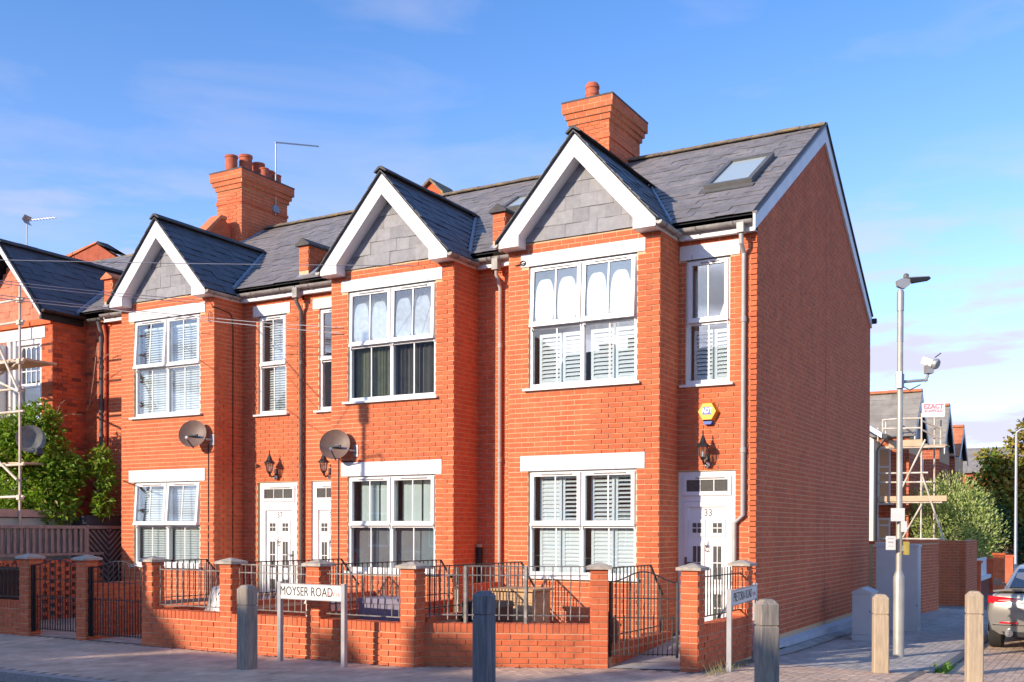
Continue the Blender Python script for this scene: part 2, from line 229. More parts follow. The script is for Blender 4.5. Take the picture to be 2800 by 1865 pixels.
# ---------------------------------------------------------------- mesh helpers
class MB:
    def __init__(s): s.v = []; s.f = []; s.T = None
    def add(s, vs, fs):
        n = len(s.v)
        for p in vs:
            p = Vector(p)
            s.v.append(s.T @ p if s.T is not None else p)
        s.f += [tuple(i + n for i in q) for q in fs]
        return s
    def box(s, x0, x1, y0, y1, z0, z1):
        return s.add([(x0, y0, z0), (x1, y0, z0), (x1, y1, z0), (x0, y1, z0), (x0, y0, z1), (x1, y0, z1), (x1, y1, z1), (x0, y1, z1)],
                     [(0, 3, 2, 1), (4, 5, 6, 7), (0, 1, 5, 4), (1, 2, 6, 5), (2, 3, 7, 6), (3, 0, 4, 7)])
    def obox(s, o, a, b, c):
        o, a, b, c = Vector(o), Vector(a), Vector(b), Vector(c)
        return s.add([o, o + a, o + a + b, o + b, o + c, o + a + c, o + a + b + c, o + b + c],
                     [(0, 3, 2, 1), (4, 5, 6, 7), (0, 1, 5, 4), (1, 2, 6, 5), (2, 3, 7, 6), (3, 0, 4, 7)])
    def bar(s, p, q, w, d=None, up=(0, 0, 1)):
        """square bar from p to q"""
        p, q = Vector(p), Vector(q); d = d or w
        t = (q - p).normalized(); u = Vector(up)
        if abs(t.dot(u)) > 0.98: u = Vector((0, 1, 0))
        a = t.cross(u).normalized(); b = a.cross(t)
        return s.obox(p - a * w / 2 - b * d / 2, a * w, q - p, b * d)
    def prism(s, poly, ext):
        poly = [Vector(p) for p in poly]; e = Vector(ext); n = len(poly)
        fs = [tuple(range(n))[::-1], tuple(range(n, 2 * n))] + [(i, (i + 1) % n, n + (i + 1) % n, n + i) for i in range(n)]
        return s.add(poly + [p + e for p in poly], fs)
    def poly(s, pts): return s.add(pts, [tuple(range(len(pts)))])
    def tube(s, pts, r, n=8, cap=True, r2=None):
        pts = [Vector(p) for p in pts]; rings = []
        for i, p in enumerate(pts):
            t = (pts[min(i + 1, len(pts) - 1)] - pts[max(i - 1, 0)]).normalized()
            u = Vector((0, 0, 1)) if abs(t.z) < 0.95 else Vector((0, 1, 0))
            a = t.cross(u).normalized(); b = a.cross(t)
            rr = r if r2 is None else r + (r2 - r) * i / (len(pts) - 1)
            rings.append([p + (a * math.cos(k * 2 * math.pi / n) + b * math.sin(k * 2 * math.pi / n)) * rr for k in range(n)])
        vs = [q for R in rings for q in R]; fs = []
        for i in range(len(pts) - 1):
            for k in range(n): fs.append((i * n + k, i * n + (k + 1) % n, (i + 1) * n + (k + 1) % n, (i + 1) * n + k))
        if cap: fs.append(tuple(range(n))[::-1]); fs.append(tuple(range((len(pts) - 1) * n, len(pts) * n)))
        return s.add(vs, fs)
    def lathe(s, prof, c, n=16, ax=(0, 0, 1)):
        c = Vector(c); ax = Vector(ax).normalized(); u = Vector((1, 0, 0)) if abs(ax.x) < 0.9 else Vector((0, 1, 0))
        a = ax.cross(u).normalized(); b = ax.cross(a); vs = []; fs = []
        for (r, h) in prof:
            for k in range(n): vs.append(c + ax * h + (a * math.cos(k * 2 * math.pi / n) + b * math.sin(k * 2 * math.pi / n)) * max(r, 1e-4))
        for i in range(len(prof) - 1):
            for k in range(n): fs.append((i * n + k, i * n + (k + 1) % n, (i + 1) * n + (k + 1) % n, (i + 1) * n + k))
        fs.append(tuple(range(n))[::-1]); fs.append(tuple(range((len(prof) - 1) * n, len(prof) * n)))
        return s.add(vs, fs)
    def build(s, name, m, parent=None, smooth=False, label=None, kind=None, cat=None, group=None):
        me = D.meshes.new(name); me.from_pydata([tuple(p) for p in s.v], [], s.f); me.update()
        me.materials.append(M[m] if isinstance(m, str) else m)
        if smooth:
            for p in me.polygons: p.use_smooth = True
            me.set_sharp_from_angle(angle=math.radians(40))
        o = D.objects.new(name, me); COL.objects.link(o)
        attach(o, parent)
        tag(o, label, cat, group, kind)
        return o
def attach(o, parent):
    if parent is not None:
        o.parent = parent
        o.matrix_parent_inverse = WM.get(parent.name, Matrix.Identity(4)).inverted()
WM = {}
def tag(o, label=None, cat=None, group=None, kind=None):
    if label: o['label'] = label
    if cat: o['category'] = cat
    if group: o['group'] = group
    if kind: o['kind'] = kind
    return o
def thing(name, label, cat, loc=(0, 0, 0), group=None):
    o = D.objects.new(name, None); COL.objects.link(o); o.location = loc; o.empty_display_size = 0.3
    WM[o.name] = Matrix.Translation(loc)
    return tag(o, label, cat, group)
def inst(name, me, mw, parent):
    o = D.objects.new(name, me); COL.objects.link(o)
    attach(o, parent); o.matrix_basis = mw
    return o
def frame(o, a, b, c):
    return Matrix(((a[0], b[0], c[0], o[0]), (a[1], b[1], c[1], o[1]), (a[2], b[2], c[2], o[2]), (0, 0, 0, 1)))
def text(body, size, o, u, n, m, parent, name, bold=0.0, ext=0.001, sx=1.0):
    """lettering lying on a plane: o = centre, u = reading direction, n = outward normal"""
    cu = D.curves.new('lettering', 'FONT'); cu.body = body; cu.size = size; cu.extrude = ext; cu.offset = bold; cu.align_x = 'CENTER'; cu.align_y = 'CENTER'; cu.resolution_u = 3
    t = D.objects.new('lettering', cu); me = D.meshes.new_from_object(t); D.objects.remove(t); D.curves.remove(cu)
    me.materials.clear(); me.materials.append(M[m])
    u = Vector(u).normalized(); n = Vector(n).normalized(); w = n.cross(u)
    return inst(name, me, frame(Vector(o), u * sx, w, n), parent)

# ---------------------------------------------------------------- brickwork and slating
BR_ME = {}
def brick_mesh(m):
    if m not in BR_ME:
        b = MB().box(-0.1068, 0.1068, -0.008, 0.0, -0.0317, 0.0317)
        me = D.meshes.new('brick'); me.from_pydata([tuple(p) for p in b.v], [], [f for f in b.f]); me.materials.append(M[m]); BR_ME[m] = me
    return BR_ME[m]
class Bricks:
    def __init__(s, m='brick'): s.full = []; s.rest = MB(); s.m = m
    def face(s, o, u, n, spans, z0, z1, phase=0.0, pitch=0.075, proud=0.005, L=0.225):
        """stretcher bond; spans(zmid) -> list of (u0, u1); z grid is common to the whole street"""
        o, u, n = Vector(o), Vector(u).normalized(), Vector(n).normalized()
        k0 = math.ceil((z0 + 0.30 - 0.001) / pitch); k = k0
        while -0.30 + (k + 1) * pitch <= z1 + 0.012:
            za = -0.30 + k * pitch + 0.0058; zb = za + pitch - 0.0116
            for (a, b) in spans((za + zb) / 2):
                off = (0.5 * L if k % 2 else 0.0) + phase
                i = math.floor((a - off) / L)
                while off + i * L < b:
                    p, q = off + i * L + 0.0056, off + (i + 1) * L - 0.0056
                    p2, q2 = max(p, a), min(q, b)
                    if q2 - p2 > 0.02:
                        pr = proud + ru(-0.0012, 0.0015)
                        c = o + u * ((p2 + q2) / 2) + Vector((0, 0, (za + zb) / 2)) + n * pr
                        if q2 - p2 > 0.2135 and pitch == 0.075: s.full.append((c, u, n))
                        else: s.one(c, u, n, (q2 - p2) / 2, (zb - za) / 2, pr)
                    i += 1
            k += 1
    def one(s, c, u, n, hw, hh, d):
        a, b = u * hw, Vector((0, 0, hh)); e = n * (d + 0.003)
        s.rest.add([c - a - b, c + a - b, c + a + b, c - a + b, c - a - b - e, c + a - b - e, c + a + b - e, c - a + b - e],
                   [(0, 1, 2, 3), (4, 5, 1, 0), (5, 6, 2, 1), (6, 7, 3, 2), (7, 4, 0, 3)])
    def build(s, parent, limit=300, vis=None):
        s.full.sort(key=lambda t: (t[0] - CAM).length / max(0.05, abs((CAM - t[0]).normalized().dot(t[2]))) + (0 if (CAM - t[0]).dot(t[2]) > 0 and (vis is None or vis(t[0])) else 1e3))
        me = brick_mesh(s.m)
        for i, (c, u, n) in enumerate(s.full):
            if i < limit: inst('brick', me, frame(c, u, -n, Vector((0, 0, 1))), parent)
            else: s.one(c, u, n, 0.1068, 0.0317, 0.005)
        if s.rest.f: s.rest.build('brick_courses', s.m, parent, kind='stuff')
def cut(a, b, holes, z):
    """interval a..b minus holes (u0,u1,z0,z1) that cover height z"""
    iv = [(a, b)]
    for (h0, h1, z0, z1) in holes:
        if z0 - 0.02 < z < z1 + 0.02:
            nv = []
            for (p, q) in iv:
                if h1 <= p or h0 >= q: nv.append((p, q)); continue
                if h0 > p: nv.append((p, h0))
                if h1 < q: nv.append((h1, q))
            iv = nv
    return iv
def holed(mb, o, u, u0, u1, z0, z1, holes):
    """flat wall with rectangular holes"""
    o, u = Vector(o), Vector(u); us = sorted({u0, u1, *[h[i] for h in holes for i in (0, 1) if u0 < h[i] < u1]}); zs = sorted({z0, z1, *[h[i] for h in holes for i in (2, 3) if z0 < h[i] < z1]})
    for i in range(len(us) - 1):
        for j in range(len(zs) - 1):
            um, zm = (us[i] + us[i + 1]) / 2, (zs[j] + zs[j + 1]) / 2
            if any(h[0] < um < h[1] and h[2] < zm < h[3] for h in holes): continue
            p = lambda a, z: o + u * a + Vector((0, 0, z))
            mb.poly([p(us[i], zs[j]), p(us[i + 1], zs[j]), p(us[i + 1], zs[j + 1]), p(us[i], zs[j + 1])])
SL_ME = {}
class Slates:
    def __init__(s, m='slate'): s.full = []; s.rest = MB(); s.m = m
    def plane(s, o, U, V, vmax, spans, w=0.25, g=0.2, th=0.007):
        o, U, V = Vector(o), Vector(U).normalized(), Vector(V).normalized(); N = U.cross(V)
        if N.z < 0 and abs(N.z) > 1e-3: N = -N
        k = 0
        while k * g < vmax - 0.02:
            v0 = k * g; v1 = min(v0 + g + 0.05, vmax)
            for (a, b) in spans(v0 + 0.5 * g):
                off = w / 2 if k % 2 else 0.0; i = math.floor((a - off) / w)
                while off + i * w < b:
                    p, q = max(a, off + i * w + 0.0015), min(b, off + (i + 1) * w - 0.0015)
                    if q - p > 0.02:
                        li = 0.017 + ru(-0.005, 0.006); j = ru(-0.006, 0.006)
                        if q - p > w - 0.0035 and v1 - v0 > g + 0.045: s.full.append((o + U * ((p + q) / 2) + V * (v0 + j), U, V, N, w, v1 - v0, li))
                        else: s.one(o + U * ((p + q) / 2) + V * v0, U, V, N, q - p, v1 - v0, li)
                    i += 1
            k += 1
    def one(s, c, U, V, N, w, l, li, th=0.007):
        a = U * (w / 2); t = V * l
        p = [c - a + N * li, c + a + N * li, c + a + t + N * 0.004, c - a + t + N * 0.004]
        q = [c - a + N * (li - th), c + a + N * (li - th), c + a + t + N * (0.004 - th), c - a + t + N * (0.004 - th)]
        s.rest.add(p + q, [(0, 1, 2, 3), (4, 5, 1, 0), (5, 6, 2, 1), (7, 4, 0, 3)])
    def build(s, parent, limit=300, name='slate', vis=None):
        s.full.sort(key=lambda t: (t[0] - CAM).length / max(0.05, abs((CAM - t[0]).normalized().dot(t[3]))) + (0 if (CAM - t[0]).dot(t[3]) > 0 and (vis is None or vis(t[0])) else 1e3))
        for i, (c, U, V, N, w, l, li) in enumerate(s.full):
            if i < limit:
                key = (s.m, round(w, 3), round(l, 3))
                if key not in SL_ME:
                    b = MB(); h = w / 2 - 0.001; b.add([(-h, 0, 0.013), (h, 0, 0.013), (h, l, 0.004), (-h, l, 0.004), (-h, 0, 0.006), (h, 0, 0.006), (h, l, -0.003), (-h, l, -0.003)], [(0, 1, 2, 3), (4, 5, 1, 0), (5, 6, 2, 1), (6, 7, 3, 2), (7, 4, 0, 3), (7, 6, 5, 4)])
                    me = D.meshes.new(name); me.from_pydata([tuple(p) for p in b.v], [], b.f); me.materials.append(M[s.m]); SL_ME[key] = me
                inst(name, SL_ME[key], frame(c + N * (li - 0.013), U, V, N), parent)
            else: s.one(c, U, V, N, w - 0.003, l, li)
        if s.rest.f: s.rest.build(name + '_courses', s.m, parent, kind='stuff')

# ---------------------------------------------------------------- ground
def gz(y):
    """pavement level: flat in front, falling gently along the side street"""
    P = [(-1e3, -0.27), (-2.2, -0.27), (1.0, -0.39), (8, -0.49), (16, -0.56), (1e3, -0.56)]
    for (a, za), (b, zb) in zip(P, P[1:]):
        if a <= y <= b: return za + (zb - za) * (y - a) / (b - a)
def strip(name, m, x0, x1, ys, dz, thick=0.0):
    b = MB()
    for a, c in zip(ys, ys[1:]):
        b.poly([(x0, a, gz(a) + dz), (x1, a, gz(a) + dz), (x1, c, gz(c) + dz), (x0, c, gz(c) + dz)])
    return b.build(name, m, kind='structure')
MB().poly([(-900, -900, -0.9), (900, -900, -0.9), (900, 900, -0.9), (-900, 900, -0.9)]).build('ground', 'earth', kind='structure')
KX = 2.42                                                     # kerb line of the side street
pav = strip('pavement', 'joint', -40, KX, [-6.75, -2.2, 1, 8, 16, 70], 0.0)
b = MB().poly([(-40, -16.0, -0.38), (40, -16.0, -0.38), (40, -6.9, -0.38), (-40, -6.9, -0.38)]); b.build('road', 'asphalt', kind='structure')
MB().poly([(-40, -31.0, -0.30), (40, -31.0, -0.30), (40, -16.0, -0.30), (-40, -16.0, -0.30)]).build('far_pavement', 'paver_side', kind='structure')
tbl = MB()
for a, c in zip([-6.75, -0.9], [-0.9, 0.0]): tbl.poly([(KX, a, gz(a) - (0 if a < -1 else 0.0)), (14, a, gz(a)), (14, c, gz(c) - (0.0 if c < -0.5 else 0.11)), (KX, c, gz(c) - (0.0 if c < -0.5 else 0.11))])
tbl.build('raised_crossing', 'joint', kind='structure')
strip('side_road', 'joint', KX, 9.0, [0.0, 1, 8, 9], -0.11)
strip('side_road_asphalt', 'asphalt', KX, 9.0, [9, 16, 70], -0.107)
strip('opposite_pavement', 'paver_side', 9.0, 14, [0.0, 1, 8, 16, 70], 0.0)
kb = thing('kerb', 'granite kerb between the paved footway and the side street', 'kerb', (KX, 6, -0.5))
y = -0.6
while y < 30:
    y2 = y + 0.9; d = 0.11 if y > 0 else 0.08
    MB().add([(KX - 0.13, y + 0.004, gz(y) + 0.006), (KX, y + 0.004, gz(y) + 0.006), (KX, y2, gz(y2) + 0.006), (KX - 0.13, y2, gz(y2) + 0.006)] +
             [(KX - 0.13, y + 0.004, gz(y) - 0.3), (KX, y + 0.004, gz(y) - 0.3), (KX, y2, gz(y2) - 0.3), (KX - 0.13, y2, gz(y2) - 0.3)],
             [(0, 1, 2, 3), (0, 4, 5, 1), (1, 5, 6, 2), (2, 6, 7, 3), (3, 7, 4, 0)]).build('kerb_stone', 'kerb', kb)
    y = y2
kf = thing('kerb', 'dark granite kerb along the front road at the left', 'kerb', (-6, -6.82, -0.3))
x = -14.0
while x < -0.5:
    MB().box(x + 0.004, x + 0.9, -6.90, -6.75, -0.6, -0.264).build('kerb_stone', 'kerb', kf); x += 0.9
# block pavers laid lengthways away from the kerb
def in_view(p, m=0.4):
    d = Vector(p) - CAM; z = d.dot(FW)
    if z < 11.0: return False
    return -0.52 * z - m < d.dot(RT) < 0.51 * z + m
pv_me = {}
def pavers(parent, m, x0, x1, y0, y1, dz, limit, clip=None):
    cand = []; i = 0
    x = x0
    while x < x1:
        yy = y0 + (0.1 if i % 2 else 0.0)
        while yy < y1:
            c = Vector((x + 0.05, yy + 0.1, gz(yy + 0.1) + dz))
            if in_view(c) and (clip is None or clip(c.x, c.y)): cand.append(c)
            yy += 0.2
        x += 0.1; i += 1
    cand.sort(key=lambda c: (c - CAM).length)
    if m not in pv_me:
        b = MB().add([(-0.046, -0.0965, 0.0045), (0.046, -0.0965, 0.0045), (0.046, 0.0965, 0.0045), (-0.046, 0.0965, 0.0045), (-0.049, -0.0985, -0.004), (0.049, -0.0985, -0.004), (0.049, 0.0985, -0.004), (-0.049, 0.0985, -0.004)],
                     [(0, 1, 2, 3), (4, 5, 1, 0), (5, 6, 2, 1), (6, 7, 3, 2), (7, 4, 0, 3)])
        me = D.meshes.new('paver'); me.from_pydata([tuple(p) for p in b.v], [], b.f); me.materials.append(M[m]); pv_me[m] = (me, b)
    me, b = pv_me[m]; rest = MB()
    for k, c in enumerate(cand):
        s = (gz(c.y + 0.1) - gz(c.y - 0.1)) / 0.2
        T = frame(c + Vector((0, 0, ru(-0.001, 0.0015))), (1, 0, 0), (0, 1, s), (ru(-0.01, 0.01), ru(-0.01, 0.01), 1))
        if k < limit: inst('paver', me, T, parent)
        else: rest.T = T; rest.add(b.v, b.f)
    rest.T = None
    if rest.f: rest.build('block_paving', m, parent, kind='stuff')
def front_clip(x, y):
    if x < -3.4: return y < -4.07
    if x < 0.25: return y < -4.02 + (x + 3.38) * 0.471 - 0.03 if x < -0.95 else y < -2.75
    return x < KX - 0.14 and (y > -2.0 and x > 0.3 or y <= -2.0)
pavers(pav, 'paver', -11.5, KX - 0.13, -6.74, -1.2, 0.0, 300, front_clip)
pavers(pav, 'paver_side', 0.3, KX - 0.14, -1.2, 14, 0.0, 0)
pavers(D.objects['raised_crossing'], 'paver', KX + 0.01, 5.0, -6.7, -0.95, 0.0, 60)
pavers(D.objects['side_road'], 'paver', KX + 0.05, 5.5, 0.05, 8.9, -0.11, 200)
MB().add([(-13.6, -4.0, -0.262), (-3.38, -3.95, -0.262), (-1.05, -2.85, -0.262), (-1.05, 0.05, -0.262), (-13.6, 0.05, -0.262)], [(0, 1, 2, 3, 4)]).build('front_gardens', 'concrete', kind='structure')
MB().add([(-1.05, -2.9, -0.26), (0.1, -2.5, -0.26), (0.0, -0.9, -0.10), (-1.05, -0.9, -0.10), (0.0, 0.0, -0.062), (-1.05, 0.0, -0.062), (-1.05, -2.9, -0.6), (-1.05, -0.9, -0.6)], [(0, 1, 2, 3), (3, 2, 4, 5), (6, 0, 3, 7)]).build('garden_path', 'concrete', kind='structure')

# ---------------------------------------------------------------- the terrace
YB = -0.74                                                    # front of the bays; recessed walls stand at y = 0
RY, RZ = 3.857, 8.50                                          # main ridge
EY, EZ = -0.20, 5.93                                          # eaves edge of the slates
SLOPE = (RZ - EZ) / (RY - EY)
def sash(win, x0, x1, z0, z1, Y, ang=0.0, bar=True, border=0.055, fog=None, proud=0.03):
    """one top-hung light with its own frame, pane and glazing bar"""
    T = Matrix.Translation((0, Y, z1)) @ Matrix.Rotation(-ang, 4, 'X') @ Matrix.Translation((0, -Y, -z1)) if ang else None
    a, b = Y - proud, Y + 0.03
    m = MB(); m.T = T
    m.box(x0, x1, a, b, z1 - border, z1).box(x0, x1, a, b, z0, z0 + border + 0.012).box(x0, x0 + border, a + 0.001, b, z0 + border + 0.012, z1 - border).box(x1 - border, x1, a + 0.001, b, z0 + border + 0.012, z1 - border)
    m.box(x0 - 0.004, x1 + 0.004, a - 0.018, a, z0 - 0.006, z0 + 0.028)
    m.build('sash_frame', 'pvc', win)
    g = MB(); g.T = T; g.box(x0 + border - 0.01, x1 - border + 0.01, Y - 0.006, Y, z0 + border, z1 - border + 0.01); g.build('pane', 'glass', win)
    if bar:
        c = (x0 + x1) / 2; g = MB(); g.T = T; g.box(c - 0.010, c + 0.010, Y - 0.016, Y - 0.0065, z0 + border + 0.012, z1 - border); g.build('glazing_bar', 'pvc', win)
    if fog:
        c = (x0 + x1) / 2
        for sgn in (-1, 1):
            u0, u1 = (x0 + border, c - 0.012) if sgn < 0 else (c + 0.012, x1 - border)
            w = u1 - u0; h = z1 - z0 - 2 * border; pts = []
            for k in range(40):
                t = k / 40 * 2 * math.pi; cx_, sx_ = math.cos(t), math.sin(t)
                e = 0.5 if sx_ > 0 else 0.24
                px = math.copysign(abs(cx_) ** e, cx_); pz = math.copysign(abs(sx_) ** (0.55 if sx_ > 0 else 0.3), sx_)
                px += 0.05 * math.sin(3 * t + x0 * 7) * (pz + 1) / 2
                shrink = 1 - 0.16 * max(0, pz)
                pts.append((u0 + w * (0.5 + 0.44 * px * shrink), Y + 0.004, z0 + border + 0.012 + h * (0.42 + (0.41 if pz < 0 else 0.40) * pz)))
            g = MB(); g.T = T; g.prism(pts, (0, 0.003, 0)); g.build('condensation', 'fog' if fog == 1 else 'fog_thin', win)
SHU = {}
def slat(win, x0, x1, z, y, tilt, h=0.064):
    key = round(x1 - x0, 3)
    if key not in SHU:
        w = key / 2; pr = [(-0.5, -0.001), (-0.25, 0.0045), (0.25, 0.0045), (0.5, 0.001), (0.25, -0.0045), (-0.25, -0.0045)]
        b = MB().prism([(-w, t * 0.006 / 0.005, q * h) for q, t in pr], (2 * w, 0, 0))
        me = D.meshes.new('shutter_slat'); me.from_pydata([tuple(p) for p in b.v], [], b.f); me.materials.append(M['shutter']); SHU[key] = me
    inst('shutter_slat', SHU[key], Matrix.Translation(((x0 + x1) / 2, y, z)) @ Matrix.Rotation(tilt - math.pi / 2, 4, 'X'), win)
def shutter(win, x0, x1, z0, z1, Y, tilt, st=0.045):
    y = Y + 0.13
    m = MB().box(x0, x0 + st, y - 0.014, y + 0.014, z0, z1).box(x1 - st, x1, y - 0.014, y + 0.014, z0, z1).box(x0 + st, x1 - st, y - 0.013, y + 0.013, z0, z0 + 0.06).box(x0 + st, x1 - st, y - 0.013, y + 0.013, z1 - 0.05, z1)
    m.build('shutter_frame', 'shutter', win)
    n = int((z1 - z0 - 0.12) / 0.057)
    for i in range(n): slat(win, x0 + st + 0.002, x1 - st - 0.002, z0 + 0.06 + 0.028 + i * (z1 - z0 - 0.12) / n, y, tilt)
def venetian(win, x0, x1, z0, z1, Y, pitch=0.045, tilt=0.5):
    m = MB(); y = Y + 0.12; n = int((z1 - z0) / pitch)
    for i in range(n):
        z = z0 + 0.02 + i * pitch; c, s_ = math.cos(tilt) * 0.022, math.sin(tilt) * 0.022
        m.add([(x0, y - c, z - s_), (x1, y - c, z - s_), (x1, y + c, z + s_), (x0, y + c, z + s_), (x0, y - c, z - s_ + 0.003), (x1, y - c, z - s_ + 0.003), (x1, y + c, z + s_ + 0.003), (x0, y + c, z + s_ + 0.003)],
              [(0, 3, 2, 1), (4, 5, 6, 7), (0, 1, 5, 4), (2, 3, 7, 6), (1, 2, 6, 5), (3, 0, 4, 7)])
    m.box(x0, x1, y - 0.025, y + 0.025, z1 - 0.04, z1)
    o = m.build('blind_slats', 'blind', win, kind='stuff')
    c = MB()
    for f in (0.22, 0.78): c.bar((x0 + (x1 - x0) * f, y - 0.026, z0), (x0 + (x1 - x0) * f, y - 0.026, z1), 0.004)
    c.build('blind_cord', 'cable', win)
def drape(win, x0, x1, z0, z1, Y, m='curtain', wave=0.02, n=26, name='curtain'):
    b = MB(); vs = []
    for i in range(n + 1):
        x = x0 + (x1 - x0) * i / n; y = Y + 0.15 + wave * math.sin(i * 1.9) + 0.006 * math.sin(i * 5.1)
        vs += [(x, y, z0), (x, y, z1)]
    for i in range(n + 1): p, q = vs[2 * i], vs[2 * i + 1]; vs += []
    fs = [(2 * i, 2 * i + 2, 2 * i + 3, 2 * i + 1) for i in range(n)]
    b.add(vs, fs); b.add([(v[0], v[1] + 0.004, v[2]) for v in vs], fs); b.build(name, m, win, smooth=True)
def window(house, x0, x1, z0, z1, ztr, Y, cols=2, ang=(0, 0), fog=None, deco=None, room=1.1, sill=True):
    Y0 = Y + 0.035
    fr = MB(); e = 0.05
    fr.box(x0, x0 + e, Y0, Y0 + 0.07, z0 + 0.09, z1).box(x1 - e, x1, Y0, Y0 + 0.07, z0 + 0.09, z1).box(x0 + e, x1 - e, Y0, Y0 + 0.07, z1 - e, z1).box(x0, x1, Y0 - 0.004, Y0 + 0.07, z0 + 0.022, z0 + 0.09)
    w = house_part(fr, 'window', 'pvc', house)
    xs = [x0 + e, x1 - e] if cols == 1 else [x0 + e, (x0 + x1) / 2 - 0.03, (x0 + x1) / 2 + 0.03, x1 - e]
    if cols == 2: MB().box(xs[1], xs[2], Y0 - 0.002, Y0 + 0.07, z0 + 0.09, z1 - e).build('mullion', 'pvc', w)
    for c in range(cols):
        a, b = xs[2 * c], xs[2 * c + 1]
        MB().box(a, b, Y0 + 0.001, Y0 + 0.069, ztr - 0.05, ztr).build('transom', 'pvc', w)
        sash(w, a - 0.015, b + 0.015, ztr - 0.012, z1 - 0.03, Y0, ang[c], fog=fog[c] if fog else None)
        g = MB().box(a, b, Y0 + 0.028, Y0 + 0.034, z0 + 0.09, ztr - 0.05); g.build('pane', 'glass', w)
        m = (a + b) / 2; MB().box(m - 0.010, m + 0.010, Y0 + 0.018, Y0 + 0.0275, z0 + 0.09, ztr - 0.05).build('glazing_bar', 'pvc', w)
        MB().box(a + 0.18, b - 0.12, Y0 - 0.05, Y0 - 0.031, z1 - 0.062, z1 - 0.048).build('trickle_vent', 'gutter', w)
        for fx in (a - 0.01, b + 0.01): MB().box(fx - 0.008, fx + 0.008, Y0 - 0.022, Y0, ztr - 0.07, ztr - 0.03).build('sash_horn', 'pvc', w)
    if sill: MB().box(x0 - 0.07, x1 + 0.06, Y - 0.07, Y0 + 0.01, z0 - 0.012, z0 + 0.02).build('sill', 'pvc', w)
    r = MB(); ya, yb = Y0 + 0.075, Y0 + room
    p = [(x0, ya, z0), (x1, ya, z0), (x1, ya, z1), (x0, ya, z1), (x0 - 0.3, yb, z0 - 0.3), (x1 + 0.3, yb, z0 - 0.3), (x1 + 0.3, yb, z1 + 0.2), (x0 - 0.3, yb, z1 + 0.2)]
    r.add(p, [(4, 5, 6, 7), (0, 1, 5, 4), (1, 2, 6, 5), (2, 3, 7, 6), (3, 0, 4, 7)])
    r.build('room', 'room', w)
    if deco: deco(w, xs, Y0)
    return w
def house_part(mb, name, m, house, **k): return mb.build(name, m, house, **k)
def lintel(house, x0, x1, z0, z1, Y):
    l = MB().box(x0, x1, Y - 0.018, Y + 0.1, z0, z1).build('lintel', 'paint', house)
    for f in (0.21, 0.78): MB().box(x0 + (x1 - x0) * f - 0.006, x0 + (x1 - x0) * f + 0.006, Y - 0.021, Y - 0.017, z0 + 0.002, z0 + 0.065).build('weep_vent', 'pipe_grey', l)
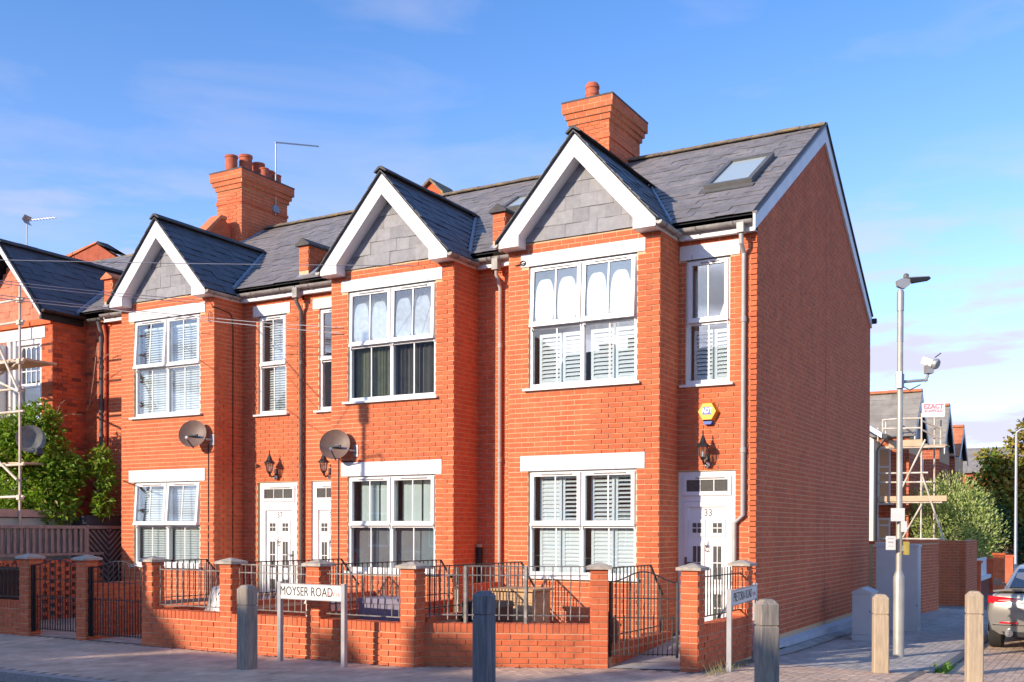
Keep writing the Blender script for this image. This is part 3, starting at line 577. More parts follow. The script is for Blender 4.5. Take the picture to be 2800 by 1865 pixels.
def door(house, x0, x1, number, num_font_w=1.0, mat_='pvc'):
    zb, zt = -0.06, 2.31; Y0 = 0.03
    fr = MB().box(x0, x0 + 0.07, Y0, Y0 + 0.08, zb, zt).box(x1 - 0.07, x1, Y0, Y0 + 0.08, zb, zt).box(x0 + 0.07, x1 - 0.07, Y0, Y0 + 0.08, zt - 0.07, zt).box(x0 + 0.07, x1 - 0.07, Y0 + 0.001, Y0 + 0.08, 1.87, 1.955).box(x0 + 0.07, x1 - 0.07, Y0, Y0 + 0.08, zb, zb + 0.04)
    d = fr.build('door', mat_, house)
    w = x1 - x0; xl, xr = x0 + 0.07, x1 - 0.07
    # fanlight in three panes
    MB().box(xl, xr, Y0 - 0.02, Y0 + 0.03, 1.956, 2.015).box(xl, xr, Y0 - 0.02, Y0 + 0.03, 2.185, 2.24).box(xl, xl + 0.05, Y0 - 0.02, Y0 + 0.03, 2.015, 2.185).box(xr - 0.05, xr, Y0 - 0.02, Y0 + 0.03, 2.015, 2.185).build('fanlight_frame', mat_, d)
    pw = (xr - xl - 0.10) / 3
    for i in range(3): MB().box(xl + 0.05 + i * pw + 0.007, xl + 0.05 + (i + 1) * pw - 0.007, Y0, Y0 + 0.006, 2.016, 2.184).build('fanlight_pane', 'glass_dark', d)
    for i in (1, 2): MB().box(xl + 0.05 + i * pw - 0.0065, xl + 0.05 + i * pw + 0.0065, Y0 - 0.012, Y0 + 0.004, 2.016, 2.184).build('glazing_bar', mat_, d)
    MB().box(xl + 0.2, xr - 0.1, Y0 - 0.034, Y0 - 0.02, 2.205, 2.22).build('trickle_vent', 'gutter', d)
    lf = MB().box(xl + 0.004, xr - 0.004, Y0 + 0.02, Y0 + 0.07, zb + 0.04, 1.866)
    lf.build('door_leaf', mat_, d)
    MB().box(xl + 0.004, xl + 0.07, Y0 - 0.006, Y0 + 0.02, zb + 0.041, 1.866).box(xr - 0.07, xr - 0.004, Y0 - 0.006, Y0 + 0.02, zb + 0.041, 1.866).box(xl + 0.07, xr - 0.07, Y0 - 0.006, Y0 + 0.02, 1.79, 1.866).box(xl + 0.07, xr - 0.07, Y0 - 0.006, Y0 + 0.02, zb + 0.041, zb + 0.16).build('door_frame_moulding', mat_, d)
    for sx in (-1, 1):
        c = (x0 + x1) / 2 + sx * 0.155
        for (za, zc, hw) in ((1.40, 1.56, 0.075), (0.72, 1.22, 0.068), (0.10, 0.52, 0.068)):
            MB().box(c - hw - 0.045, c + hw + 0.045, Y0 + 0.006, Y0 + 0.02, za - 0.045, zc + 0.045).build('door_panel_moulding', mat_, d)
            zs = [za, (za + zc) / 2, zc]
            for i in (0, 1):
                for j in (0, 1):
                    xa = c - hw + j * hw; MB().box(xa + 0.008, xa + hw - 0.008, Y0 + 0.001, Y0 + 0.0058, zs[i] + 0.008, zs[i + 1] - 0.008).build('door_pane', 'glass_dark', d)
    c = (x0 + x1) / 2
    kn = MB().lathe([(0.004, 0), (0.03, 0.004), (0.03, 0.012), (0.008, 0.02)], (c, Y0 + 0.02, 1.22), 12, (0, -1, 0))
    kn.tube([(c + 0.035 * math.cos(t), Y0 - 0.006, 1.18 + 0.045 * math.sin(t)) for t in [i * math.pi / 6 for i in range(13)]], 0.006, 6)
    kn.tube([(c, Y0 - 0.004, 1.22), (c + 0.012, Y0 - 0.008, 1.30)], 0.006, 6)
    kn.build('door_knocker', 'chrome', d, smooth=True)
    hx = xl + 0.045 if number == '33' else xr - 0.045
    MB().box(hx - 0.018, hx + 0.018, Y0 - 0.018, Y0 - 0.006, 0.80, 1.05).bar((hx, Y0 - 0.045, 0.97), (hx + (0.11 if number == '33' else -0.11), Y0 - 0.045, 0.97), 0.018).bar((hx, Y0 - 0.02, 0.97), (hx, Y0 - 0.045, 0.97), 0.018).build('door_handle', 'iron', d)
    text(number, 0.15, (c + 0.01, Y0 + 0.018, 1.70), (1, 0, 0), (0, -1, 0), 'sign_black', d, 'door_number', bold=-0.001, sx=0.9)
    r = MB(); r.add([(x0, Y0 + 0.09, zb), (x1, Y0 + 0.09, zb), (x1, Y0 + 0.09, zt), (x0, Y0 + 0.09, zt)], [(0, 1, 2, 3)]); r.build('door_back', 'room', d)
    MB().box(x0 - 0.05, x1 + 0.05, -0.16, 0.028, -0.13, -0.062).build('door_step', 'concrete', d)
    return d
def gutter(house, p, q, m='gutter', r=0.058, brk=True):
    p, q = Vector(p), Vector(q); t = (q - p).normalized(); a = Vector((t.y, -t.x, 0)); g = MB(); n = 7
    ring = lambda c, rr: [c + a * math.cos(math.pi * k / n) * rr + Vector((0, 0, -math.sin(math.pi * k / n) * rr)) for k in range(n + 1)]
    A, B, A2, B2 = ring(p, r), ring(q, r), ring(p, r - 0.006), ring(q, r - 0.006)
    N = n + 1; vs = A + B + A2 + B2
    fs = [(k, k + 1, N + k + 1, N + k) for k in range(n)] + [(2 * N + k + 1, 2 * N + k, 3 * N + k, 3 * N + k + 1) for k in range(n)]
    fs += [(0, N, 3 * N, 2 * N), (n, 2 * N + n, 3 * N + n, N + n)] + [tuple(range(N)), tuple(range(N, 2 * N))]
    g.add(vs, fs); o = g.build('gutter', m, house, smooth=True)
    if brk:
        L_ = (q - p).length; k = max(1, int(L_ / 0.8))
        for i in range(k + 1):
            c = p + t * (L_ * (i + 0.5) / (k + 1)); b2 = MB(); b2.tube([x for x in ring(c, r + 0.004)], 0.011, 4); b2.build('gutter_bracket', m, o)
    return o
def downpipe(house, pts, m, r=0.036):
    o = MB().tube(pts, r, 10).build('downpipe', m, house, smooth=True)
    z = pts[-1][2]; x, y = pts[-1][0], pts[-1][1]
    for (a, b) in zip(pts, pts[1:]):
        a, b = Vector(a), Vector(b)
        if abs(a.z - b.z) > 1.5:
            n = int(abs(a.z - b.z) / 1.9) + 1
            for i in range(n):
                c = a.lerp(b, (i + 0.5) / n); MB().lathe([(r + 0.003, -0.04), (r + 0.008, -0.035), (r + 0.008, 0.035), (r + 0.003, 0.04)], c, 10).build('pipe_collar', m, o, smooth=True)
    return o
def ridge_tiles(parent, p, q, m, L=0.45, w=0.13, drop=0.085):
    p, q = Vector(p), Vector(q); t = (q - p).normalized(); a = Vector((t.y, -t.x, 0)); n = max(1, round((q - p).length / L)); st = (q - p) / n
    for i in range(n):
        c = p + st * i; lift = Vector((0, 0, ru(-0.004, 0.006)))
        pr = [a * w - Vector((0, 0, drop)), a * w * 0.5 - Vector((0, 0, drop * 0.36)), a * 0.03, -a * 0.03, -a * w * 0.5 - Vector((0, 0, drop * 0.36)), -a * w - Vector((0, 0, drop)), -a * (w - 0.02) - Vector((0, 0, drop + 0.012)), Vector((0, 0, -0.03)), a * (w - 0.02) - Vector((0, 0, drop + 0.012))]
        MB().prism([c + lift + x for x in pr], st * 0.985).build('ridge_tile', m, parent)
def bay_z(dx): return 7.25 - 1.113 * abs(dx)
def main_z(y): return EZ + SLOPE * (y - EY)

def terrace_house(key, xa, xb, xc, label, number, rec, brick_limit=300, end=False):
    """xa..xb party lines, xc centre of the bay, rec = list of recess features"""
    H = thing('terraced_house', label, 'house', ((xa + xb) / 2, 3.9, -0.4), 'red brick terraced houses with gabled bays')
    xl, xr = xc - 1.24, xc + 1.24
    BW = [(xc - 0.89, xc + 0.89, 3.56, 5.44), (xc - 0.89, xc + 0.89, 0.72, 2.335)]
    BL = [(xc - 1.02, xc + 1.02, 5.44, 5.628), (xc - 1.02, xc + 1.02, 2.335, 2.566)]
    def reveal(wl, a, b, c, d, yy):
        wl.add([(a, yy, c), (a, yy + 0.15, c), (a, yy + 0.15, d), (a, yy, d), (b, yy, c), (b, yy + 0.15, c), (b, yy + 0.15, d), (b, yy, d)], [(0, 1, 2, 3), (5, 4, 7, 6), (3, 2, 6, 7), (0, 4, 5, 1)])
    rh = [f['hole'] for f in rec]; rl = [f['lint'] for f in rec if 'lint' in f]
    wall = MB()
    holed(wall, (0, YB, 0), (1, 0, 0), xl, xr, -0.6, 5.78, BW)
    wall.add([(xc - 1.24, YB, 5.78), (xc + 1.24, YB, 5.78), (xc, YB, 7.10)], [(0, 1, 2)])
    wall.poly([(xr, YB, -0.6), (xr, 0, -0.6), (xr, 0, 5.78), (xr, YB, 5.78)])
    wall.poly([(xl, 0, -0.6), (xl, YB, -0.6), (xl, YB, 5.78), (xl, 0, 5.78)])
    for h in BW: reveal(wall, *h, YB)
    wall.build('bay_wall', 'mortar', H)
    for (u0, u1) in ((xa, xl), (xr, xb)):
        if u1 - u0 > 0.02:
            wl = MB(); holed(wl, (0, 0, 0), (1, 0, 0), u0, u1, -0.6, 5.9, rh)
            for h in rh:
                if u0 < h[0] < u1: reveal(wl, *h, 0.0)
            wl.build('wall', 'mortar', H)
    MB().box(xa + 0.01, xb - 0.01, 7.8, 8.0, -0.9, 5.8).build('rear_wall', 'mortar', H)
    if end:
        MB().prism([(0, 0, -0.6), (0, 8.0, -0.7), (0, 8.0, 5.75), (0, RY + 0.08, 8.42), (0, 0, 5.85)], (-0.09, 0, 0)).build('side_wall', 'mortar', H)
    br = Bricks()
    fh = BW + BL
    br.face((0, YB, 0), (1, 0, 0), (0, -1, 0), lambda z: cut(xl - 0.004, xr + 0.004, fh, z), -0.3, 5.80, phase=xl + 0.0056)
    br.face((xr, YB, 0), (0, 1, 0), (1, 0, 0), lambda z: [(0, -YB)], -0.3, 5.72, phase=0.1125)
    br.face((xl, 0, 0), (0, -1, 0), (-1, 0, 0), lambda z: [(0, -YB)], -0.3, 5.72, phase=0.1125)
    hh = rh + rl
    if xl - xa > 0.02: br.face((0, 0, 0), (1, 0, 0), (0, -1, 0), lambda z: cut(xa, xl - 0.001, hh, z), -0.3, 5.72, phase=0.03)
    if xb - xr > 0.02: br.face((0, 0, 0), (1, 0, 0), (0, -1, 0), lambda z: cut(xr + 0.001, xb + (0.004 if end else 0), hh, z), -0.3, 5.72, phase=0.0065)
    if end:
        def gs(z):
            za = 5.83; y0, y1 = 0.0, 7.98
            if z > za: y0 = (z - za) / SLOPE; y1 = 2 * RY - y0 + 0.14
            iv = [(y0, 4.09), (4.105, y1)] if y0 < 4.05 and y1 > 4.2 else []
            return iv
        br.face((0, 0, 0), (0, 1, 0), (1, 0, 0), gs, -0.21, 8.36, phase=0.11)
        MB().box(0.0005, 0.003, 4.091, 4.104, -0.2, 8.15).build('movement_joint', 'sealant', H)
    br.build(H, brick_limit)
    for l in BL: lintel(H, *l, YB)
    # --- hung slates in the gable with their frame of white boards
    ts = Slates('tile_hung')
    def tspan(v):
        z = 5.80 + v + 0.1; hw = (7.06 - z) / 1.113
        return [(-hw, hw)] if hw > 0.05 else []
    ts.plane((xc, YB - 0.012, 5.80), (1, 0, 0), (0, 0.0, 1), 1.22, tspan, w=0.262, g=0.2)
    ts.build(H, 60, 'hung_slate')
    MB().add([(xc - 1.12, YB - 0.008, 5.80), (xc + 1.12, YB - 0.008, 5.80), (xc, YB - 0.008, 7.05)], [(0, 1, 2)]).build('gable_backing', 'underlay', H)
    yf = YB - 0.26
    for s in (-1, 1):
        bb = MB(); bw = 0.30      # barge board with its boxed foot
        P = lambda dx, z: (xc + s * dx, yf, z)
        bb.prism([P(0, 7.235), P(1.272, 5.82), P(1.272, 5.70), P(0.93, 5.70), P(0.93, 5.86), P(0, 6.88)], (0, 0.03, 0))
        bb.build('barge_board', 'board', H)
        so_ = MB()                # soffit under the verge and the box round the foot
        so_.add([(xc, yf + 0.03, 6.88), (xc + s * 0.93, yf + 0.03, 5.86), (xc + s * 0.93, YB, 5.86), (xc, YB, 6.88)], [(0, 1, 2, 3)])
        so_.add([(xc + s * 0.93, yf + 0.03, 5.86), (xc + s * 0.93, yf + 0.03, 5.70), (xc + s * 0.93, YB - 0.02, 5.70), (xc + s * 0.93, YB - 0.02, 5.86)], [(0, 1, 2, 3)])
        so_.add([(xc + s * 0.93, yf + 0.03, 5.702), (xc + s * 1.27, yf + 0.03, 5.702), (xc + s * 1.27, YB, 5.702), (xc + s * 0.93, YB, 5.702)], [(0, 1, 2, 3)])
        so_.build('soffit', 'board', H)
        fx = xc + s * 1.272
        MB().box(min(fx - s * 0.02, fx), max(fx - s * 0.02, fx), yf + 0.031, -0.13, 5.69, 5.80).build('fascia_board', 'board', H)
        MB().box(min(xc + s * 1.241, fx - s * 0.021), max(xc + s * 1.241, fx - s * 0.021), YB, -0.08, 5.70, 5.72).build('side_soffit', 'board', H)
        gutter(H, (fx + s * 0.055, yf - 0.02, 5.765) if s > 0 else (fx + s * 0.055, -0.20, 5.765), (fx + s * 0.055, -0.20, 5.765) if s > 0 else (fx + s * 0.055, yf - 0.02, 5.765), r=0.05)
    MB().box(xc - 0.004, xc + 0.004, yf - 0.002, yf - 0.0005, 6.90, 7.22).build('board_joint', 'gutter', H)
    # --- eaves fascia between the bays
    for (a, b) in ((xa, xc - 1.292), (xc + 1.292, xb)):
        if b - a > 0.15:
            MB().box(a + 0.001, b - 0.001, -0.13, -0.105, 5.69, 5.83).build('fascia_board', 'board', H)
            MB().box(a + 0.001, b - 0.001, -0.105, -0.006, 5.70, 5.715).build('eaves_soffit', 'board', H)
            gutter(H, (a + 0.01, -0.195, 5.83), (b - 0.01, -0.195, 5.83))
    # --- roof
    rf = MB(); e = 0.03; vx = 0.05 if end else 0.0
    rf.add([(xa, EY, EZ - e), (xb + vx, EY, EZ - e), (xb + vx, RY, RZ - e), (xa, RY, RZ - e), (xb + vx, 2 * RY - EY, EZ - e), (xa, 2 * RY - EY, EZ - e)], [(0, 1, 2, 3), (3, 2, 4, 5)])
    yv = EY + (7.25 - EZ) / SLOPE
    for s in (-1, 1): rf.add([(xc, yf - 0.03, 7.25 - e), (xc + s * 1.30, yf - 0.03, bay_z(1.30) - e), (xc + s * 1.30, EY, bay_z(1.30) - e), (xc + s * 1.186, EY, EZ - e), (xc, yv, 7.25 - e)], [(0, 1, 2, 3, 4)])
    R = rf.build('roof', 'underlay', H)
    U, V = Vector((1, 0, 0)), Vector((0, 1, SLOPE)).normalized(); Lm = math.hypot(RY - EY, RZ - EZ)
    def mspan(v):
        z = EZ + v * SLOPE / math.hypot(1, SLOPE); hw = (7.25 - z) / 1.113
        iv = [(xa, xb + vx)]
        if hw > 0: iv = cut(xa, xb + vx, [(xc - hw - 0.03, xc + hw + 0.03, -9, 9)], 0)
        return iv
    ms = Slates('slate'); ms.plane((0, EY, EZ), U, V, Lm, mspan, w=0.28, g=0.215)
    ms.build(R, 300, 'slate')
    for s in (-1, 1):
        bs = Slates('slate_bay'); Vb = Vector((-s * 1, 0, 1.113)).normalized()
        o = Vector((xc + s * 1.31, 0, bay_z(1.31)))
        def bspan(v, s=s):
            z = bay_z(1.31) + v * 1.113 / math.hypot(1, 1.113); y1 = EY + (z - EZ) / SLOPE
            return [(yf - 0.04, max(y1, EY) - 0.01)]
        bs.plane(o, (0, 1, 0), Vb, math.hypot(1.31, 1.458), bspan, w=0.25, g=0.2)
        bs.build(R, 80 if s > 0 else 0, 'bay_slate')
        MB().tube([(xc + s * 1.20, EY - 0.02, EZ + 0.02), (xc, yv, 7.27)], 0.035, 6).build('valley_flashing', 'lead', R)
        # dark verge strip over the barge board
        MB().prism([(xc, yf - 0.035, 7.262), (xc + s * 1.32, yf - 0.035, bay_z(1.32) + 0.012), (xc + s * 1.32, yf - 0.035, bay_z(1.32) - 0.02), (xc, yf - 0.035, 7.228)], (0, 0.06, 0)).build('verge_strip', 'underlay', R)
    ridge_tiles(R, (xc, yf - 0.05, 7.315), (xc, yv - 0.05, 7.315), 'ridge_dark', L=0.45)
    ridge_tiles(R, (xa, RY, 8.565), (xb + vx, RY, 8.565), 'ridge', L=0.45, w=0.15)
    return H, R
def both(*fs):
    def g(w, xs, Y):
        for f in fs: f(w, xs, Y)
    return g

# ---- the corner house
def d_gf33(w, xs, Y):
    for c in (0, 1):
        a, b = xs[2 * c], xs[2 * c + 1]; m = (a + b) / 2 + 0.05
        a0 = a + 0.075
        shutter(w, a0, m - 0.004, 1.53, 2.27, Y, 1.25 if c == 0 else 0.75); shutter(w, m + 0.004, b + 0.02, 1.53, 2.27, Y, 0.55)
        shutter(w, a0, m - 0.004, 0.80, 1.515, Y, 1.30); shutter(w, m + 0.004, b + 0.02, 0.80, 1.515, Y, 1.28)
def d_ff33(w, xs, Y):
    for c in (0, 1):
        a, b = xs[2 * c], xs[2 * c + 1]; m = (a + b) / 2 + 0.05
        shutter(w, a + 0.06, m - 0.004, 3.64, 4.42, Y, 1.0); shutter(w, m + 0.004, b + 0.02, 3.64, 4.42, Y, 1.0)
def d_nar33(w, xs, Y):
    a, b = xs[0], xs[1]; m = (a + b) / 2 + 0.06
    shutter(w, a + 0.03, m - 0.003, 3.64, 4.40, Y, 1.0, st=0.035); shutter(w, m + 0.003, b + 0.01, 3.64, 4.40, Y, 1.0, st=0.035)
    drape(w, a + 0.02, a + 0.20, 4.40, 5.3, Y, 'curtain', 0.02, 14)
    MB().prism([(b - 0.16, Y + 0.11, 4.60), (b - 0.01, Y + 0.11, 4.60), (b - 0.03, Y + 0.11, 4.57), (b - 0.13, Y + 0.11, 4.57)], (0, 0.03, 0)).prism([(b - 0.085, Y + 0.12, 4.60), (b - 0.02, Y + 0.12, 4.61), (b - 0.075, Y + 0.12, 4.86)], (0, 0.008, 0)).prism([(b - 0.15, Y + 0.12, 4.61), (b - 0.09, Y + 0.12, 4.61), (b - 0.085, Y + 0.12, 4.80)], (0, 0.008, 0)).build('sailing_boat_ornament', 'white_print', w)
XC3 = -2.42
H3, R3 = terrace_house('33', -4.28, 0.0, XC3, 'red brick corner house with blank side wall and white door 33', '33',
    [dict(hole=(-1.07, -0.395, 3.56, 5.42), lint=(-1.16, -0.248, 5.42, 5.632)), dict(hole=(-1.175, -0.302, -0.06, 2.315))], end=True)
window(H3, XC3 - 0.89, XC3 + 0.89, 3.56, 5.44, 4.53, YB, 2, (0.05, 0.06), (1, 1), d_ff33)
window(H3, XC3 - 0.89, XC3 + 0.89, 0.72, 2.335, 1.525, YB, 2, (0.0, 0.0), None, d_gf33)
window(H3, -1.07, -0.395, 3.56, 5.42, 4.51, 0.0, 1, (0.0,), None, d_nar33)
lintel(H3, -1.16, -0.248, 5.42, 5.632, 0.0)
door(H3, -1.175, -0.302, '33')
for s in (0, 1):                                              # gable verge boards on the side wall
    A = Vector((0, -0.24, 5.90)) if s == 0 else Vector((0, 2 * RY + 0.24, 5.90)); T = Vector((0, RY, 8.52))
    dn = Vector((0, 0, -0.30)); dn0 = Vector((0, 0, -0.23))
    MB().prism([A + Vector((0.008, 0, 0)), T + Vector((0.008, 0, 0)), T + Vector((0.008, 0, 0)) + dn, A + Vector((0.008, (0.0 if s == 0 else 0.0), 0)) + dn0], (0.035, 0, 0)).build('verge_board', 'board', H3)
    MB().prism([A + Vector((0.0, 0, 0.035)), T + Vector((0.0, 0, 0.035)), T + Vector((0, 0, 0.002)), A + Vector((0, 0, 0.002))], (0.07, 0, 0)).build('verge_capping', 'black', R3)
MB().lathe([(0.05, 0), (0.058, 0.01), (0.058, 0.12), (0.05, 0.13)], (0.0, 2 * RY + 0.28, 5.82), 10, (1, 0, 0)).build('rear_gutter_end', 'black', H3)
# plinth along the side wall
pl = MB()
for (a, c) in ((0.06, 1.2), (1.2, 4.0), (4.0, 8.02)):
    pl.add([(0.004, a, -0.22), (0.10, a, -0.26), (0.10, c, -0.26), (0.004, c, -0.22), (0.10, a, gz(a) + 0.06), (0.10, c, gz(c) + 0.07)], [(0, 1, 2, 3), (1, 4, 5, 2)])
pl.build('plinth', 'render_grey', H3)
MB().add([(0.10, 0.06, -0.33), (0.24, 0.06, -0.36), (0.24, 8.0, -0.44), (0.10, 8.0, -0.41), (0.24, 0.06, -0.7), (0.24, 8.0, -0.7)], [(0, 1, 2, 3), (1, 4, 5, 2), (0, 4, 1)]).build('plinth_footing', 'concrete', H3)
# downpipe with the jog beside the door
downpipe(H3, [(-0.175, -0.195, 5.78), (-0.175, -0.19, 5.52), (-0.175, -0.06, 5.40), (-0.175, -0.055, 1.66), (-0.30, -0.055, 1.55), (-0.30, -0.055, -0.02)], 'pipe_grey', 0.034)
MB().box(-0.225, -0.125, -0.255, -0.135, 5.66, 5.80).build('hopper', 'pipe_grey', H3)
# rooflight
def rooflight(R, x0, x1, y0, y1, name='skylight'):
    V = Vector((0, 1, SLOPE)).normalized(); N = Vector((0, -SLOPE, 1)).normalized(); O = Vector((x0, y0, main_z(y0))); U = Vector((1, 0, 0)); w = x1 - x0; h = (y1 - y0) * math.hypot(1, SLOPE); t = 0.10
    f = MB(); e = 0.075
    for (a, b, c, d) in ((0, w, 0, e), (0, w, h - e, h), (0, e, e, h - e), (w - e, w, e, h - e)): f.obox(O + U * a + V * c, U * (b - a), V * (d - c), N * t)
    f.obox(O - U * 0.05 - V * 0.16 + N * 0.018, U * (w + 0.10), V * 0.16, N * 0.012)
    s = f.build(name, 'pipe_dark', R)
    MB().obox(O + U * e + V * e + N * 0.06, U * (w - 2 * e), V * (h - 2 * e), N * 0.008).build('skylight_glass', 'glass', s) if False else MB().obox(O + U * e + V * e + N * 0.06, U * (w - 2 * e), V * (h - 2 * e), N * 0.008).build('skylight_glass', SKYG, R)
def sky_glass():
    m, t, o = new_mat('rooflight_glass'); N = t.nodes
    b = N.new('ShaderNodeBsdfPrincipled'); b.inputs['Base Color'].default_value = (0.50, 0.58, 0.56, 1); b.inputs['Roughness'].default_value = 0.04; b.inputs['Specular IOR Level'].default_value = 0.9; b.inputs['Coat Weight'].default_value = 0.5
    t.links.new(b.outputs[0], o.inputs[0]); return m
SKYG = sky_glass()
rooflight(R3, -1.19, -0.42, 1.12, 2.36)

# ---- the middle house
def d_gf35(w, xs, Y):
    for c in (0, 1):
        a, b = xs[2 * c], xs[2 * c + 1]
        drape(w, a + 0.09, (a + b) / 2 + 0.07, 1.50, 2.30, Y, 'curtain', 0.004, 10); drape(w, (a + b) / 2 + 0.10, b + 0.05, 1.50, 2.30, Y, 'curtain', 0.004, 10)
        drape(w, a - 0.02, b + 0.02, 0.74, 1.49, Y, 'net', 0.004, 10, 'window_film')
def d_ff35(w, xs, Y):
    a, b = xs[0], xs[1]
    drape(w, a - 0.02, b + 0.04, 3.6, 5.4, Y, 'curtain_green', 0.025, 40); drape(w, xs[2] - 0.02, xs[3] + 0.04, 3.6, 5.4, Y, 'pane_brown', 0.03, 30)  # right-hand brown sheet added so the dark reflecting pane reads lighter
H2, R2 = terrace_house('35', -8.41, -4.28, -5.905, 'red brick mid-terrace house with bay between two gabled neighbours, fogged upper panes', '35',
    [dict(hole=(-8.05, -7.378, 3.56, 5.42), lint=(-8.187, -7.275, 5.42, 5.60)), dict(hole=(-8.227, -7.36, -0.06, 2.315))])
window(H2, -5.905 - 0.89, -5.905 + 0.89, 3.56, 5.44, 4.53, YB, 2, (0.02, 0.03), (2, 2), d_ff35)
window(H2, -5.905 - 0.89, -5.905 + 0.89, 0.72, 2.335, 1.525, YB, 2, (0.0, 0.0), None, d_gf35)
window(H2, -8.05, -7.378, 3.56, 5.42, 4.51, 0.0, 1, (0.0,), None, None)
lintel(H2, -8.187, -7.275, 5.42, 5.60, 0.0)
door(H2, -8.227, -7.36, '35')
rooflight(R2, -5.35, -4.70, 1.8, 2.5)
downpipe(H2, [(-8.415, -0.195, 5.78), (-8.415, -0.19, 5.55), (-8.415, -0.065, 5.40), (-8.415, -0.06, -0.2)], 'pipe_dark', 0.036)
MB().box(-8.47, -8.36, -0.255, -0.135, 5.62, 5.80).build('hopper', 'gutter', H2)
downpipe(H3, [(-4.215, -0.195, 5.78), (-4.215, -0.19, 5.55), (-4.215, -0.065, 5.35), (-4.215, -0.06, -0.2)], 'pipe_grey', 0.030)
MB().box(-4.27, -4.16, -0.255, -0.135, 5.62, 5.80).build('hopper', 'gutter', H3)
MB().lathe([(0.05, -0.2), (0.05, 1.14), (0.045, 1.15)], (-4.60, -0.06, 0), 12).build('soil_pipe', 'black', H2)
MB().lathe([(0.035, 1.15), (0.056, 1.16), (0.056, 1.20), (0.05, 1.21)], (-4.60, -0.06, 0), 12).build('soil_pipe_cap', 'wood_pale', H2)

# ---- the left house
def d_v(za, zb, zc, zd):
    def g(w, xs, Y):
        for c in (0, 1):
            a, b = xs[2 * c], xs[2 * c + 1]; venetian(w, a + 0.02, b + 0.02, za, zb, Y, tilt=0.9); venetian(w, a + 0.02, b + 0.02, zc, zd, Y, tilt=0.85)
    return g
H1, R1 = terrace_house('37', -13.67, -8.41, -11.14, 'red brick terraced house with white door 37, white blinds and tilted-open windows', '37',
    [dict(hole=(-9.515, -8.824, 3.56, 5.42), lint=(-9.634, -8.734, 5.42, 5.62)), dict(hole=(-9.535, -8.567, -0.06, 2.315)), dict(hole=(-13.05, -12.5, 3.56, 5.42), lint=(-13.2, -12.42, 5.42, 5.60))])
window(H1, -11.14 - 0.89, -11.14 + 0.89, 3.56, 5.44, 4.53, YB, 2, (0.06, 0.012), None, d_v(3.62, 4.5, 4.52, 5.30))
window(H1, -11.14 - 0.89, -11.14 + 0.89, 0.72, 2.335, 1.525, YB, 2, (0.07, 0.085), None, d_v(0.76, 1.5, 1.51, 2.26))
def d_n37(w, xs, Y): venetian(w, xs[0] + 0.10, xs[1] + 0.08, 3.63, 5.35, Y, tilt=0.8)
window(H1, -9.515, -8.824, 3.56, 5.42, 4.51, 0.0, 1, (0.0,), None, d_n37)
window(H1, -13.05, -12.5, 3.56, 5.42, 4.51, 0.0, 1, (0.0,), None, None)
lintel(H1, -9.634, -8.734, 5.42, 5.62, 0.0); lintel(H1, -13.2, -12.42, 5.42, 5.60, 0.0)
door(H1, -9.50, -8.567, '37')
# cables clipped to the brickwork
def wall_cable(H, pts, m='cable_dark', r=0.009): return MB().tube(pts, r, 6).build('wall_cable', m, H)
wall_cable(H1, [(-9.93, YB - 0.012, 5.50), (-9.89, YB - 0.012, 5.50), (-9.888, -0.70, 5.50), (-9.885, -0.36, 5.46), (-9.885, -0.30, 5.38), (-9.885, -0.28, 5.2), (-9.885, -0.28, 0.0)])
wall_cable(H1, [(-10.03, YB - 0.012, 3.0), (-10.03, YB - 0.012, 0.2)])
wall_cable(H2, [(-6.98, YB - 0.012, 2.75), (-6.98, YB - 0.012, 0.2)])
wall_cable(H2, [(-6.98, YB - 0.012, 2.66), (-6.90, YB - 0.012, 2.585), (-6.62, YB - 0.03, 2.585)])
cl_ = MB().tube([(-3.40 + 0.045 * math.cos(t * 0.5), YB - 0.03, 5.50 + 0.035 * math.sin(t * 0.5)) for t in range(0, 26)] + [(-3.55, YB - 0.02, 5.48)], 0.007, 5).build('cable_coil', 'cable_dark', H3)
MB().tube([(-9.98 + 0.035 * math.cos(t * 0.5), YB - 0.03, 5.33 + 0.10 * math.sin(t * 0.5)) for t in range(0, 14)], 0.006, 5).build('cable_coil', 'cable_dark', H1)

# ---- party-wall piers at the eaves, with a saddle of tiles
def party_pier(H, x0, x1, cap='ridge_dark'):
    m = MB(); m.add([(x0, 0.0, 5.6), (x1, 0.0, 5.6), (x1, 0.0, 6.60), (x0, 0.0, 6.60), (x0, 1.0, 5.6), (x1, 1.0, 5.6), (x1, 1.0, 6.64), (x0, 1.0, 6.64)], [(0, 1, 2, 3), (1, 5, 6, 2), (4, 0, 3, 7), (3, 2, 6, 7)])
    p = m.build('party_pier', 'mortar', H)
    b = Bricks(); sp = lambda z: [(0, x1 - x0)]
    b.face((x0, 0, 0), (1, 0, 0), (0, -1, 0), sp, 6.1, 6.62); b.face((x1, 0, 0), (0, 1, 0), (1, 0, 0), lambda z: [(0.0, min(1.0, (z - 5.95) / SLOPE))], 6.05, 6.62); b.build(p, 40)
    xm = (x0 + x1) / 2
    MB().prism([(x0 - 0.05, -0.06, 6.60), (x1 + 0.05, -0.06, 6.60), (x1 + 0.05, -0.06, 6.63), (xm, -0.06, 6.74), (x0 - 0.05, -0.06, 6.63)], (0, 1.0, 0.02)).build('pier_coping', cap, p)
    MB().prism([(x0 - 0.03, -0.04, 5.98), (x1 + 0.12, -0.04, 5.98), (x1 + 0.10, 0.30, 6.28), (x0 - 0.02, 0.3, 6.28)], (0, -0.02, 0.05)).build('pier_flashing', 'lead', p)
party_pier(H2, -8.52, -8.30); party_pier(H3, -4.395, -4.17); party_pier(H1, -13.80, -13.56, 'clay_ridge')

